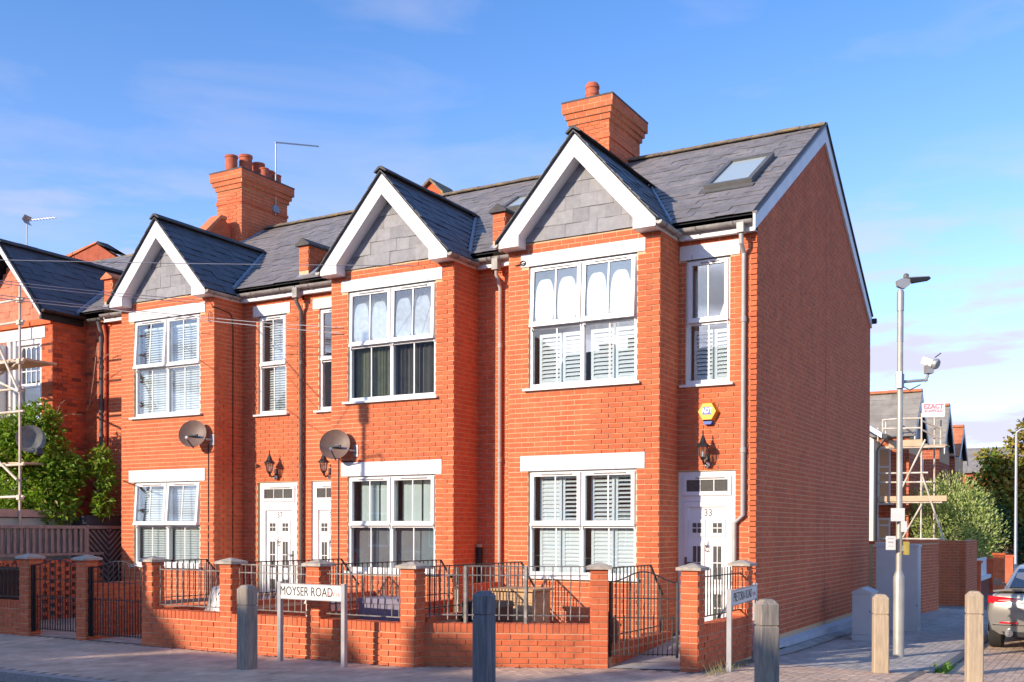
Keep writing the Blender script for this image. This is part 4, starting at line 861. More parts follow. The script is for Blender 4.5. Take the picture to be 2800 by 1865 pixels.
# ---- chimney stacks
def chimney(H, x0, x1, y0, y1, zb, zt, pots, bands):
    wl = MB(); br = Bricks()
    c = wl.box(x0, x1, y0, y1, zb - 1.2, zt - 0.42).box(x0 - 0.04, x1 + 0.04, y0 - 0.04, y1 + 0.04, zt - 0.42, zt - 0.32).box(x0 - 0.08, x1 + 0.08, y0 - 0.08, y1 + 0.08, zt - 0.32, zt - 0.22).box(x0 - 0.12, x1 + 0.12, y0 - 0.12, y1 + 0.12, zt - 0.22, zt - 0.03)
    C = wl.build('chimney', 'mortar', H)
    for (e, za, zc) in ((0, zb - 1.2, zt - 0.42), (0.04, zt - 0.42, zt - 0.32), (0.08, zt - 0.32, zt - 0.22), (0.12, zt - 0.22, zt - 0.03)):
        a, b, p, q = x0 - e, x1 + e, y0 - e, y1 + e
        for (o, u, n, L_) in (((a, p, 0), (1, 0, 0), (0, -1, 0), b - a), ((b, p, 0), (0, 1, 0), (1, 0, 0), q - p), ((b, q, 0), (-1, 0, 0), (0, 1, 0), b - a), ((a, q, 0), (0, -1, 0), (-1, 0, 0), q - p)):
            if e == 0: br.face(o, u, n, lambda z, L_=L_: [(-0.004, L_ + 0.004)], za, zc, phase=0.05)
            else:
                k = 1 if e < 0.1 else 2
                for j in range(k):
                    h = (zc - za) / k; z = za + h * (j + 0.5); i = 0; L2 = 0.225
                    while i * L2 - (0.11 if j else 0) < L_:
                        s0, s1 = max(0, i * L2 - (0.11 if j else 0) + 0.005), min(L_, (i + 1) * L2 - (0.11 if j else 0) - 0.005)
                        if s1 - s0 > 0.02: br.one(Vector(o) + Vector(u) * (s0 + s1) / 2 + Vector((0, 0, z)) + Vector(n) * 0.005, Vector(u), Vector(n), (s1 - s0) / 2, h / 2 - 0.005, 0.005)
                        i += 1
    br.build(C, 120)
    for z in bands: MB().box(x0 - 0.025, x1 + 0.025, y0 - 0.025, y1 + 0.025, z, z + 0.07).build('chimney_band', 'brick', C)
    MB().prism([(x0 - 0.13, y0 - 0.13, zt - 0.03), (x1 + 0.13, y0 - 0.13, zt - 0.03), (x1 + 0.13, y1 + 0.13, zt - 0.03), (x0 - 0.13, y1 + 0.13, zt - 0.03)], (0, 0, 0.03)).build('chimney_cap', 'ridge_dark', C)
    for (x, y, r, h, st) in pots:
        if st: pr = [(r, 0), (r, h * 0.4), (r * 1.06, h * 0.42), (r * 1.06, h * 0.5), (r, h * 0.52), (r * 0.94, h * 0.72), (r * 1.04, h * 0.75), (r * 1.04, h * 0.86), (r * 0.8, h * 0.98), (r * 0.3, h)]
        else: pr = [(r, 0), (r * 0.96, h * 0.88), (r * 1.05, h * 0.9), (r * 1.05, h), (r * 0.84, h), (r * 0.8, h * 0.6)]
        P_ = MB().lathe(pr, (x, y, zt - 0.005), 18).build('chimney_pot', 'clay', C, smooth=True)
    MB().prism([(x0 - 0.03, y0 - 0.03, zb - 0.12), (x1 + 0.12, y0 - 0.10, zb - 0.12), (x1 + 0.03, y0 + 0.9, zb + 0.42), (x1 + 0.0, y0 + 0.9, zb + 0.60), (x1 + 0.002, y0 - 0.03, zb + 0.02), (x0 - 0.03, y0 - 0.03, zb + 0.04)], (0, 0.0, 0.012)).build('chimney_flashing', 'lead', C)
    return C
chimney(H3, -4.44, -3.65, 2.88, 4.30, main_z(2.88), 9.42, [(-4.12, 3.15, 0.13, 0.42, 1), (-4.08, 3.62, 0.12, 0.36, 1), (-4.05, 4.05, 0.11, 0.16, 1)], [8.66])
chimney(H1, -13.66, -12.9, 3.01, 4.52, main_z(3.01), 9.66, [(-13.45, 3.24, 0.145, 0.46, 0), (-13.35, 3.60, 0.155, 0.56, 0), (-13.35, 4.02, 0.15, 0.50, 0), (-13.40, 4.42, 0.15, 0.44, 0), (-13.05, 3.9, 0.11, 0.3, 0), (-13.05, 4.32, 0.11, 0.26, 0)], [8.92])
# raking parapet in front of the left stack
pw = MB().prism([(-13.42, 1.2, 7.0), (-13.42, 2.55, 8.42), (-13.42, 2.75, 8.52), (-13.42, 2.98, 8.3), (-13.42, 2.98, 7.3)], (0.24, 0, 0)).build('raking_parapet', 'brick', H1)
MB().prism([(-13.46, 1.1, 7.02), (-13.46, 2.62, 8.55), (-13.46, 2.80, 8.55), (-13.46, 2.80, 8.48), (-13.46, 2.62, 8.46), (-13.46, 1.2, 6.96)], (0.32, 0, 0)).build('parapet_coping', 'clay_ridge', H1)

# ---------------------------------------------------------------- the older house next door (left)
NX, NY = -14.377, -0.80
N = thing('terraced_house', 'older red brick house behind the shrub with hung-tile gable and white sashes', 'house', (-16, 3.9, -0.4), 'red brick terraced houses with gabled bays')
nc = -15.63; nl = nc - 1.25
nh = [(-15.86, -14.72, 3.3, 5.36), (-15.86, -14.72, 0.6, 2.36)]
wl = MB(); holed(wl, (0, NY, 0), (1, 0, 0), nl, NX, -0.6, 5.7, nh); wl.poly([(NX, NY, -0.6), (NX, 0, -0.6), (NX, 0, 5.9), (NX, NY, 5.9)]); wl.add([(nl, NY, 5.7), (NX, NY, 5.7), (nc, NY, 7.1)], [(0, 1, 2)]); wl.build('bay_wall', 'mortar_old', N)
wl = MB(); wl.box(NX, -13.67, 0, 0.1, -0.6, 5.8).build('wall', 'mortar_old', N)
MB().box(-23.9, nl, 0.002, 0.1, -0.6, 5.8).build('wall', 'brick_old', N); MB().prism([(-23.9, 0.11, -0.8), (-23.9, 7.9, -0.8), (-23.9, 7.9, 5.75), (-23.9, RY, 8.3), (-23.9, 0.11, 5.85)], (0.2, 0, 0)).build('end_wall', 'brick_old', N); MB().box(nl, nl + 0.1, NY + 0.002, 0, -0.6, 5.75).build('bay_side', 'brick_old', N); MB().box(-23.6, -13.7, 7.7, 7.9, -0.8, 5.75).build('rear_wall', 'brick_old', N)
bo = Bricks('brick_old')
bo.face((0, NY, 0), (1, 0, 0), (0, -1, 0), lambda z: cut(nl, NX + 0.004, nh + [(-16.0, -14.6, 5.36, 5.6)], z), -0.3, 5.7)
bo.face((NX, NY, 0), (0, 1, 0), (1, 0, 0), lambda z: [(0, 0.8)], -0.3, 5.72)
bo.face((0, 0, 0), (1, 0, 0), (0, -1, 0), lambda z: [(NX, -13.67)], -0.3, 5.72)
bo.build(N, 160)
lintel(N, -16.2, -14.60, 5.36, 5.585, NY)
MB().box(-16.2, -14.6, NY - 0.02, NY + 0.1, 2.36, 2.58).build('lintel', 'paint', N)
for (z0, z1, ztr) in ((3.3, 5.36, 4.42), (0.6, 2.36, 1.6)):   # sash windows with arched heads to the small panes
    y = NY + 0.09; w = MB()
    w.box(-15.86, -15.74, NY + 0.0, y + 0.06, z0, z1).box(-15.64, -15.56, NY - 0.01, y + 0.06, z0, z1).box(-14.80, -14.72, NY + 0.02, y + 0.06, z0, z1).box(-15.56, -14.80, NY + 0.02, y + 0.06, z1 - 0.10, z1).box(-15.56, -14.80, NY + 0.02, y + 0.06, z0, z0 + 0.08)
    W_ = w.build('window', 'pvc', N)
    MB().box(-15.56, -14.80, y - 0.01, y + 0.04, ztr - 0.05, ztr + 0.04).box(-15.56, -15.50, y - 0.01, y + 0.04, z0 + 0.08, z1 - 0.10).box(-14.86, -14.80, y - 0.01, y + 0.04, z0 + 0.08, z1 - 0.1).build('sash_frame', 'pvc', W_)
    zm = ztr + 0.30; hd = MB(); zt = z1 - 0.10
    hd.box(-15.50, -14.86, y + 0.0, y + 0.03, zm - 0.012, zm + 0.012)
    for k in range(5):
        xa_ = -15.50 + 0.16 * k; hd.box(xa_ - 0.011, xa_ + 0.011, y + 0.001, y + 0.029, ztr + 0.04, zt)
        if k < 4:
            for q in range(8):
                t0, t1 = math.pi * q / 8, math.pi * (q + 1) / 8; cx_ = xa_ + 0.08
                hd.prism([(cx_ + 0.069 * math.cos(t0), y + 0.002, zt - 0.13 + 0.09 * math.sin(t0)), (cx_ + 0.069 * math.cos(t1), y + 0.002, zt - 0.13 + 0.09 * math.sin(t1)), (cx_ + 0.069 * math.cos(t1), y + 0.002, zt), (cx_ + 0.069 * math.cos(t0), y + 0.002, zt)], (0, 0.026, 0))
    hd.build('arched_glazing_bars', 'pvc', W_)
    MB().box(-15.50, -14.86, y + 0.012, y + 0.016, z0 + 0.08, z1 - 0.1).build('pane', 'glass', W_)
    MB().box(-15.72, -15.65, y + 0.012, y + 0.016, z0 + 0.08, z1 - 0.1).build('pane', 'glass', W_)
    n_ = 9
    for k in range(n_): slat(W_, -15.48, -15.0, z0 + 0.14 + k * 0.062, y + 0.14, 0.95, 0.055)
    MB().box(-15.50, -14.86, y + 0.10, y + 0.17, z0 + 0.72, z0 + 0.76).box(-14.99, -14.90, y + 0.10, y + 0.17, z0 + 0.1, z0 + 0.72).build('shutter_frame', 'shutter', W_)
    r_ = MB(); r_.add([(-15.86, y + 0.2, z0), (-14.72, y + 0.2, z0), (-14.72, y + 0.2, z1), (-15.86, y + 0.2, z1), (-15.86, y + 0.7, z0), (-14.72, y + 0.7, z0), (-14.72, y + 0.7, z1), (-15.86, y + 0.7, z1)], [(4, 5, 6, 7), (0, 1, 5, 4), (1, 2, 6, 5), (2, 3, 7, 6), (3, 0, 4, 7)]); r_.build('room', 'room', W_)
MB().box(-16.9, -15.87, NY - 0.16, NY - 0.004, 0.4, 5.30).build('painted_bay_panel', 'paint', N)
for xx in (-16.2, -16.04): MB().box(xx - 0.03, xx + 0.03, NY - 0.19, NY - 0.16, 0.4, 5.30).build('bay_pilaster', 'pvc', N)
pt = Slates('peg')
pt.plane((nc, NY - 0.03, 5.74), (1, 0, 0), (0, 0.0, 1), 1.45, lambda v: [(-(7.12 - 5.78 - v - 0.06) / 1.13, (7.12 - 5.78 - v - 0.06) / 1.13)] if v < 1.25 else [], w=0.17, g=0.125); pt.build(N, 40, 'hung_tile')
MB().box(nl, NX, NY - 0.05, NY - 0.01, 5.62, 5.74).build('tile_kick', 'brick_old', N)
for s in (-1, 1):
    MB().prism([(nc, NY - 0.34, 7.37), (nc + s * 1.33, NY - 0.34, 5.88), (nc + s * 1.33, NY - 0.34, 5.72), (nc, NY - 0.34, 7.17)], (0, 0.03, 0)).build('barge_board', 'board', N)
    MB().prism([(nc, NY - 0.38, 7.40), (nc + s * 1.36, NY - 0.38, 5.87), (nc + s * 1.36, NY - 0.38, 5.85), (nc, NY - 0.38, 7.375)], (0, 0.08, 0)).build('verge_strip', 'underlay', N)
MB().box(nc + 1.25, nc + 1.31, NY - 0.30, -0.1, 5.66, 5.80).build('eaves_board', 'black', N)
gutter(N, (nc + 1.40, NY - 0.34, 5.84), (nc + 1.40, -0.15, 5.84), 'black')
gutter(N, (-14.1, -0.16, 5.78), (-13.68, -0.16, 5.78), 'pipe_dark')
downpipe(N, [(-13.79, -0.16, 5.72), (-13.79, -0.09, 5.5), (-13.79, -0.085, -0.2)], 'pipe_dark', 0.045)
downpipe(N, [(-13.70, -0.10, 5.65), (-13.70, -0.05, 5.4), (-13.70, -0.045, -0.2)], 'clay', 0.03)
def nz_(dx): return 7.38 - 1.16 * abs(dx)
yvn = EY + (7.38 - EZ) / SLOPE
rf = MB(); rf.add([(-24, EY, EZ - .03), (-13.67, EY, EZ - .03), (-13.67, RY, RZ - .08), (-24, RY, RZ - .08), (-13.67, 8, EZ - .03), (-24, 8, EZ - .03)], [(0, 1, 2, 3), (3, 2, 4, 5)])
for s in (-1, 1): rf.add([(nc, NY - 0.37, 7.35), (nc + s * 1.36, NY - 0.37, nz_(1.36) - .03), (nc + s * 1.36, EY, nz_(1.36) - .03), (nc + s * 1.25, EY, EZ - .03), (nc, yvn, 7.35)], [(0, 1, 2, 3, 4)])
RN = rf.build('roof', 'underlay', N)
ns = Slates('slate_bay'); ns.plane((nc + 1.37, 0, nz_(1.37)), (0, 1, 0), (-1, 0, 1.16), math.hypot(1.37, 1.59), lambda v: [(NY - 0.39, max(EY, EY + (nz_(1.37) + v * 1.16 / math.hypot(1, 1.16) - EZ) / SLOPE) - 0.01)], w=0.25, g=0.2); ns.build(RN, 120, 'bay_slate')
ns = Slates('slate'); ns.plane((0, EY, EZ), (1, 0, 0), (0, 1, SLOPE), 4.7, lambda v: cut(-24, -13.67, [(nc - (7.38 - EZ - v * SLOPE / math.hypot(1, SLOPE)) / 1.16, nc + (7.38 - EZ - v * SLOPE / math.hypot(1, SLOPE)) / 1.16, -9, 9)] if EZ + v * SLOPE / math.hypot(1, SLOPE) < 7.38 else [], 0), w=0.28, g=0.215); ns.build(RN, 60, 'slate')
ridge_tiles(RN, (nc, NY - 0.38, 7.435), (nc, yvn, 7.435), 'ridge_dark'); ridge_tiles(RN, (-24, RY, 8.5), (-13.67, RY, 8.5), 'ridge')
MB().tube([(nc + 1.28, EY - 0.02, EZ + 0.01), (nc, yvn, 7.40)], 0.04, 6).build('valley_flashing', 'lead', RN)
# party parapet of the next roof, seen above the ridge
pw = MB().prism([(-22.4, 5.0, 7.2), (-19.2, 5.0, 7.2), (-19.55, 5.0, 8.95), (-20.35, 5.0, 9.42), (-22.4, 5.0, 8.98)], (0, 0.25, 0)).build('rear_parapet', 'brick_old', N)
MB().prism([(-22.45, 4.95, 8.98), (-20.33, 4.95, 9.42), (-20.25, 4.95, 9.47), (-22.45, 4.95, 9.10)], (0, 0.35, 0)).build('parapet_coping', 'clay_ridge', N)
MB().prism([(-20.33, 4.95, 9.42), (-20.25, 4.95, 9.47), (-19.6, 4.95, 9.05), (-19.0, 4.95, 8.9), (-19.0, 4.95, 8.8)], (0, 0.35, 0)).build('parapet_capping', 'underlay', N)
MB().obox((-19.2, 1.7, 7.05), (1.6, 0, 0), (0, 1.0, SLOPE), (0, -0.04, 0.07)).build('skylight', 'pipe_dark', N)
MB().obox((-19.08, 1.80, 7.19), (1.36, 0, 0), (0, 0.8, 0.8 * SLOPE), (0, -0.01, 0.02)).build('skylight_glass', SKYG, N)
dg = thing('roof_dormer', 'small brick dormer gable peeping over the ridge', 'dormer', (-10.4, 7.3, 8))
MB().prism([(-10.75, 7, 8.0), (-10.05, 7, 8.0), (-10.05, 7, 9.78), (-10.40, 7, 10.14), (-10.75, 7, 9.8)], (0, 0.8, 0)).build('gable_wall', 'brick_old', dg)
MB().prism([(-10.85, 6.9, 9.86), (-10.40, 6.9, 10.20), (-10.00, 6.9, 9.80), (-10.0, 6.9, 9.74), (-10.40, 6.9, 10.13), (-10.85, 6.9, 9.80)], (0, 1.0, 0)).build('dormer_coping', 'ridge', dg)
MB().prism([(-10.55, 6.98, 9.5), (-10.22, 6.98, 9.5), (-10.22, 6.98, 9.72), (-10.38, 6.98, 9.88), (-10.55, 6.98, 9.74)], (0, 0.02, 0)).build('painted_panel', 'paint', dg)

# ---------------------------------------------------------------- front garden wall, piers, railings, gates
PZ, CZ = -0.27, 0.268
def cap(parent, c, u, w=0.16, z=0.955):
    u = Vector(u); v = Vector((-u.y, u.x, 0)); c = Vector((c[0], c[1], 0)); q = lambda a, b, h: c + u * a + v * b + Vector((0, 0, h))
    MB().add([q(-w, -w, z), q(w, -w, z), q(w, w, z), q(-w, w, z), q(-w, -w, z + 0.035), q(w, -w, z + 0.035), q(w, w, z + 0.035), q(-w, w, z + 0.035), q(-.02, -.02, z + 0.085), q(.02, -.02, z + 0.085), q(.02, .02, z + 0.085), q(-.02, .02, z + 0.085)],
             [(0, 3, 2, 1), (0, 1, 5, 4), (1, 2, 6, 5), (2, 3, 7, 6), (3, 0, 4, 7), (4, 5, 9, 8), (5, 6, 10, 9), (6, 7, 11, 10), (7, 4, 8, 11), (8, 9, 10, 11)]).build('pier_cap', 'cap', parent)
def pier(store, wall, o, u, w=0.22, z0=-0.3, z1=0.955):
    """o = front-left corner on plan"""
    u = Vector((*u, 0)); v = Vector((-u.y, u.x, 0)); o = Vector((*o, 0))
    MB().obox(o + u * .004 + v * .004 + Vector((0, 0, -0.6)), u * (w - .008), v * (w - .008), Vector((0, 0, z1 + 0.6))).build('pier', 'mortar', wall)
    for (p, a, n) in ((o, u, -v), (o + u * w, v, u), (o + u * w + v * w, -u, v), (o + v * w, -v, -u)):
        k = 0
        for k in range(int((z1 - z0) / 0.075) + 1):
            z = z0 + k * 0.075 + 0.0375
            if z > z1: break
            odd = (k + (1 if abs(a.dot(u)) > 0.5 else 0)) % 2
            if odd: store.full.append((p + a * w / 2 + Vector((0, 0, z)) + n * 0.003, a, n))
            else:
                for f in (0.25, 0.75): store.one(p + a * w * f + Vector((0, 0, z)) + n * 0.003, a, n, 0.0505, 0.0317, 0.003)
    cap(wall, o + u * w / 2 + v * w / 2, u)
def low_wall(store, wall, p, q, th=0.215, z0=-0.3, ztop=CZ):
    p, q = Vector((*p, 0)), Vector((*q, 0)); u = (q - p).normalized(); n = Vector((u.y, -u.x, 0)); L_ = (q - p).length
    MB().obox(p - n * (th - .005) + Vector((0, 0, -0.6)), u * L_, n * (th - .01), Vector((0, 0, ztop - 0.115 + 0.6))).build('wall_core', 'mortar', wall)
    store.face(p, u, n, lambda z: [(0, L_)], z0, ztop - 0.115, proud=0.004)
    store.face(q - n * th, -u, -n, lambda z: [(0, L_)], z0, ztop - 0.115, proud=0.004, phase=0.07)
    k = int(L_ / 0.0755); st = L_ / k
    MB().obox(p - n * (th - .008) + Vector((0, 0, ztop - 0.114)), u * L_, n * (th - .016), Vector((0, 0, 0.106))).build('coping_bed', 'mortar', wall)
    for i in range(k):
        c = p + u * (i + 0.5) * st; h = Vector((0, 0, ztop - 0.112 + ru(-0.002, 0.003)))
        key = 'coping'
        if key not in BR_ME:
            b = MB().box(-0.0325, 0.0325, -0.108, 0.108, 0, 0.112); me = D.meshes.new('coping_brick'); me.from_pydata([tuple(x) for x in b.v], [], b.f); me.materials.append(M['brick']); BR_ME[key] = me
        inst('coping_brick', BR_ME[key], frame(c - n * th / 2 + n * ru(-0.001, 0.003) + h, u, -n, Vector((0, 0, 1))), wall)
PIERS = {'a': -10.78, 'b': -9.41, 'c': -7.95, 'd': -6.385, 'e': -4.81, 'f': -3.29}
GY = -4.05
GW = thing('garden_wall', 'low red brick front wall with capped piers bending at the corner garden', 'garden wall', (-4.5, -4, -0.27))
gs = Bricks()
for k in 'cdef': pier(gs, GW, (PIERS[k], GY), (1, 0))
low_wall(gs, GW, (PIERS['c'] + .22, GY), (PIERS['d'], GY)); low_wall(gs, GW, (PIERS['d'] + .22, GY), (PIERS['e'], GY)); low_wall(gs, GW, (PIERS['e'] + .22, GY), (PIERS['f'], GY))
ub = Vector((-1.18 + 3.38, -2.975 + 4.0)).normalized(); A0 = Vector((-3.20, -3.916)); A1 = Vector((-1.185, -2.975))
low_wall(gs, GW, A0[:], A1[:])
pier(gs, GW, A1[:], ub[:])
gs.build(GW, 300)
LP = thing('garden_wall', 'shaded brick garden wall with two capped piers at the far left', 'garden wall', (-10, -4, -0.27))
gs = Bricks()
for k in 'ab': pier(gs, LP, (PIERS[k], GY), (1, 0), z1=0.99)
low_wall(gs, LP, (-13.2, GY), (PIERS['a'], GY)); gs.build(LP, 120)
RWL = thing('garden_wall', 'short brick return wall beside door 33 with two capped piers', 'garden wall', (0, -1.5, -0.27))
gs = Bricks(); pier(gs, RWL, (-0.135, -2.62), (1, 0), z1=1.0)
low_wall(gs, RWL, (0.085, -2.40), (0.085, -0.66)); pier(gs, RWL, (-0.135, -0.66), (1, 0), z1=1.0); gs.build(RWL, 160)
def railing(label, p, q, ztop, zmid, zbot, m='iron', sp=0.112, barw=0.014, ext=0.0, post=None, lower=0.0):
    p, q = Vector((*p, 0)), Vector((*q, 0)); u = (q - p).normalized(); L_ = (q - p).length
    R_ = thing('iron_railing', label, 'railing', (p.x, p.y, zbot), 'iron railings on the garden walls')
    Z = lambda z: Vector((0, 0, z))
    for z in ([ztop] if ext == 0 else []) + ([zmid] if zmid else []) + [zbot]: MB().bar(p + Z(z), q + Z(z), 0.022, 0.014).build('rail', m, R_)
    n = int(L_ / sp); off = (L_ - (n - 1) * sp) / 2
    for i in range(n):
        c = p + u * (off + i * sp); b_ = MB(); zt = (zmid + 0.10 if ext else ztop)
        N_ = 7; r = barw / 2
        for j in range(N_):                                   # twisted square bar
            za = zbot - lower + (zt - zbot + lower) * j / N_; zb = zbot - lower + (zt - zbot + lower) * (j + 1) / N_
        vs = []; fs = []
        for j in range(N_ + 1):
            z = zbot - lower + (zt - zbot + lower) * j / N_; a = 0.0 if j in (0, 1, N_ - 1, N_) else j * 0.9
            for k in range(4): vs.append(c + Vector((math.cos(a + k * math.pi / 2 + .785) * r * 1.2, math.sin(a + k * math.pi / 2 + .785) * r * 1.2, z)))
        for j in range(N_):
            for k in range(4): fs.append((j * 4 + k, j * 4 + (k + 1) % 4, j * 4 + 4 + (k + 1) % 4, j * 4 + 4 + k))
        fs.append((N_ * 4, N_ * 4 + 1, N_ * 4 + 2, N_ * 4 + 3)); b_.add(vs, fs); b_.build('bar', m, R_)
    if post:
        for f in post: c = p + u * f; MB().bar(c + Z(CZ), c + Z(ztop), 0.04).build('post', m, R_)
    return R_
def pr(k): return PIERS[k] + 0.22
railing('iron railing panel on the wall below the left house, bars bent at one end', (pr('c'), GY + .1), (PIERS['d'], GY + .1), 0.95, 0.85, 0.335, ext=1)
railing('iron railing panel behind the nearest-left wooden post, beside the street sign', (pr('d'), GY + .1), (PIERS['e'], GY + .1), 0.95, 0.84, 0.335)
railing('iron railing panel between the street sign and the bend of the wall', (pr('e'), GY + .1), (PIERS['f'], GY + .1), 0.95, 0.86, 0.335, ext=1)
u3 = Vector((ub.x, ub.y, 0)); n3 = Vector((u3.y, -u3.x, 0)); s0 = Vector((*A0, 0)) - n3 * 0.1
def sg(t): v = s0 + u3 * t; return (v.x, v.y)
railing('short lower length of iron railing right of the bend pier', sg(0.02), sg(0.62), 0.97, 0.87, 0.37, ext=1, lower=0.06)
railing('tall iron railing on the angled wall in front of the corner bay', sg(0.64), sg(2.2), 0.985, 0.87, 0.37, post=[0.02, 0.78], lower=0.06)
railing('black iron railing on the short return wall by door 33', (-0.02, -2.40), (-0.02, -0.66), 1.0, 0.86, 0.36, m='iron_dark', ext=1)
railing('iron railing above the dark bin at the far left edge', (-12.9, GY + .1), (PIERS['a'], GY + .1), 0.95, 0.78, 0.335, ext=1, m='iron_dark')
# dividers between the gardens: honeycomb brick walls with a handrail that drops towards the house
def divider(k, x, y0, y1, ztop, label, rlabel, zr=0.97, slope=0.45, honey=True, m='iron_dark'):
    Wd = thing('garden_wall', label, 'garden wall', (x, (y0 + y1) / 2, -0.26), 'dividing walls between the front gardens')
    st = Bricks('brick'); k_ = 0
    zz = -0.262
    if honey:
        i = 0; z = -0.262
        while z + 0.075 < ztop:
            yy = y0 + (0.16 if i % 2 else 0.0)
            while yy < y1 - 0.05:
                L2 = min(0.225 if i % 3 != 1 else 0.225, y1 - yy)
                MBp = st.rest; MBp.box(x - 0.05, x + 0.05, yy, yy + L2, z + 0.004, z + 0.071); yy += 0.225 + (0.085 if i % 1 == 0 else 0)
            i += 1; z += 0.075
        st.rest.box(x - 0.045, x + 0.045, y0, y1, -0.5, -0.262)
        c = st.rest.build('honeycomb_brickwork', 'brick', Wd, kind='stuff')
        MB().box(x - 0.06, x + 0.06, y0, y1, ztop, ztop + 0.05).build('wall_coping', 'fence', Wd)
    else:
        MB().box(x - 0.05, x + 0.05, y0, y1, -0.6, ztop - 0.07).build('wall_core', 'mortar', Wd)
        st.face((x + 0.05, y0, 0), (0, 1, 0), (1, 0, 0), lambda z: [(0, y1 - y0)], -0.3, ztop - 0.07); st.face((x - 0.05, y1, 0), (0, -1, 0), (-1, 0, 0), lambda z: [(0, y1 - y0)], -0.3, ztop - 0.07)
        st.build(Wd, 60); MB().box(x - 0.06, x + 0.06, y0, y1, ztop - 0.07, ztop).build('wall_coping', 'brick', Wd)
    if rlabel:
        ye = k
        R_ = thing('iron_handrail', rlabel, 'railing', (x, y0, 0.3), 'handrails running back from the front piers')
        pts = [(x, y0 + .02, zr), (x, ye, zr), (x, ye + slope, zr - slope * 0.95)]
        for a, b in zip(pts, pts[1:]): MB().bar(a, b, 0.03, 0.014).build('rail', m, R_)
        MB().bar((x, y0 + .02, ztop + 0.10), (x, ye + slope, ztop + 0.10), 0.022, 0.012).build('rail', m, R_)
        yy = y0 + 0.12
        while yy < ye + slope:
            zt = zr if yy < ye else zr - (yy - ye) * 0.95
            MB().bar((x, yy, ztop + 0.0), (x, yy, max(zt, ztop + .12)), 0.013).build('bar', m, R_); yy += 0.115
    return Wd
divider(-2.90, -7.84, -3.82, -0.78, 0.32, 'honeycomb brick divider running back from the pier at the gate', 'handrail above the honeycomb wall in front of the left bay')
divider(-1.55, -6.27, -3.82, -0.1, 0.42, 'solid brick divider behind the wooden post left of the street sign', 'long handrail in front of the middle house door', honey=False)
divider(-1.05, -4.70, -3.82, -0.78, 0.34, 'brick divider behind the right end of the street sign', 'handrail in front of the middle bay window', honey=False)
divider(-1.25, -3.14, -3.75, -0.78, 0.34, 'brick divider running back from the bend of the front wall', 'handrail with a sloping end left of the corner bay', honey=False)
divider(-1.44, -1.02, -2.80, -0.78, 0.02, 'very low brick edging wall beside the path to door 33', 'handrail beside the path seen through the open gate', honey=False)
divider(0, -4.25, -1.3, 0.0, 0.60, 'short stepped brick wall between the middle and corner bays', None, honey=False)
divider(0, -9.30, -3.82, -2.6, 0.60, 'solid brick divider behind the second gate', None, honey=False)
divider(0, -12.9, -3.9, -0.78, 0.93, 'tall honeycomb brick wall carrying the slatted fence', None)
def gate(label, p, q, z0, zs, zc, m='iron_dark', zm=0.36, dense=True, sp=0.11):
    """arched gate from hinge p to latch q"""
    p, q = Vector((*p, 0)), Vector((*q, 0)); u = (q - p); L_ = u.length; u.normalize(); Z = lambda z: Vector((0, 0, z))
    G = thing('iron_gate', label, 'gate', (p.x, p.y, z0), 'arched iron garden gates')
    zt = lambda t: zs + (zc - zs) * (0.5 - 0.5 * math.cos(2 * math.pi * min(1, max(0, t))))
    MB().bar(p + Z(z0), p + Z(zs), 0.026).build('stile', m, G); MB().bar(q + Z(z0), q + Z(zs), 0.026).build('stile', m, G)
    MB().tube([p + u * L_ * t / 16 + Z(zt(t / 16)) for t in range(17)], 0.010, 6).build('arched_rail', m, G, smooth=True)
    for z in (z0 + 0.04, zm, (zm + zs) / 2 + 0.02): MB().bar(p + Z(z), q + Z(z), 0.02, 0.012).build('rail', m, G)
    n = int(L_ / sp)
    for i in range(1, n): t = i / n; c = p + u * L_ * t; MB().bar(c + Z(z0 + 0.02), c + Z(zt(t)), 0.013).build('bar', m, G)
    if dense:
        for i in range(n): t = (i + 0.5) / n; c = p + u * L_ * t; MB().bar(c + Z(z0 + 0.02), c + Z(zm + 0.03), 0.011).build('dog_bar', m, G)
    return G
gate('arched iron gate between the two shaded piers at far left', (pr('a') + .03, GY + .1), (PIERS['b'] - .02, GY + .1), -0.19, 0.86, 0.96)
gate('arched iron gate left of the sunlit front wall', (pr('b') + .03, GY + .1), (PIERS['c'] - .02, GY + .1), -0.21, 0.85, 0.95)
gate('arched iron gate standing ajar before white door 33', (-0.985, -2.82), (-0.22, -2.52), -0.13, 0.80, 0.93, m='iron_dark')
for (xx, yy, zz, lb) in ((pr('a') + .015, GY + .07, 0.86, 'left'), (pr('b') + .015, GY + .07, 0.86, 'right')):
    MB().box(xx - 0.012, xx + 0.012, yy - 0.03, yy + 0.05, -0.2, zz).build('gate_post', 'black', LP)
MB().bar((-0.145, -2.56, -0.15), (-0.145, -2.56, 0.78), 0.03).build('latch_post', 'iron', RWL)

# ---------------------------------------------------------------- fence, trellis and sheds at the left
FX = -12.9
Fn = thing('slatted_fence', 'weathered fence of upright slats standing on the honeycomb wall', 'fence', (FX, -2.2, 0.98))
yy = -3.6
while yy < -1.22:
    MB().box(FX - 0.02, FX + 0.02, yy, yy + 0.055, 0.985, 1.44 + ru(-.004, .004)).build('slat', 'fence', Fn)
    MB().box(FX - 0.055, FX - 0.035, yy + 0.05, yy + 0.125, 0.99, 1.43).build('back_slat', 'fence', Fn); yy += 0.128
MB().box(FX - 0.06, FX + 0.04, -3.7, -1.14, 1.44, 1.50).build('top_rail', 'fence', Fn); MB().box(FX - 0.034, FX - 0.021, -3.7, -1.14, 1.02, 1.08).build('bottom_rail', 'fence', Fn)
MB().box(FX - 0.05, FX + 0.05, -1.22, -1.12, 0.98, 1.44).build('post', 'fence', Fn)
Tr = thing('trellis_panel', 'dark herringbone trellis panel next to the left bay', 'fence', (FX, -0.7, 0.5))
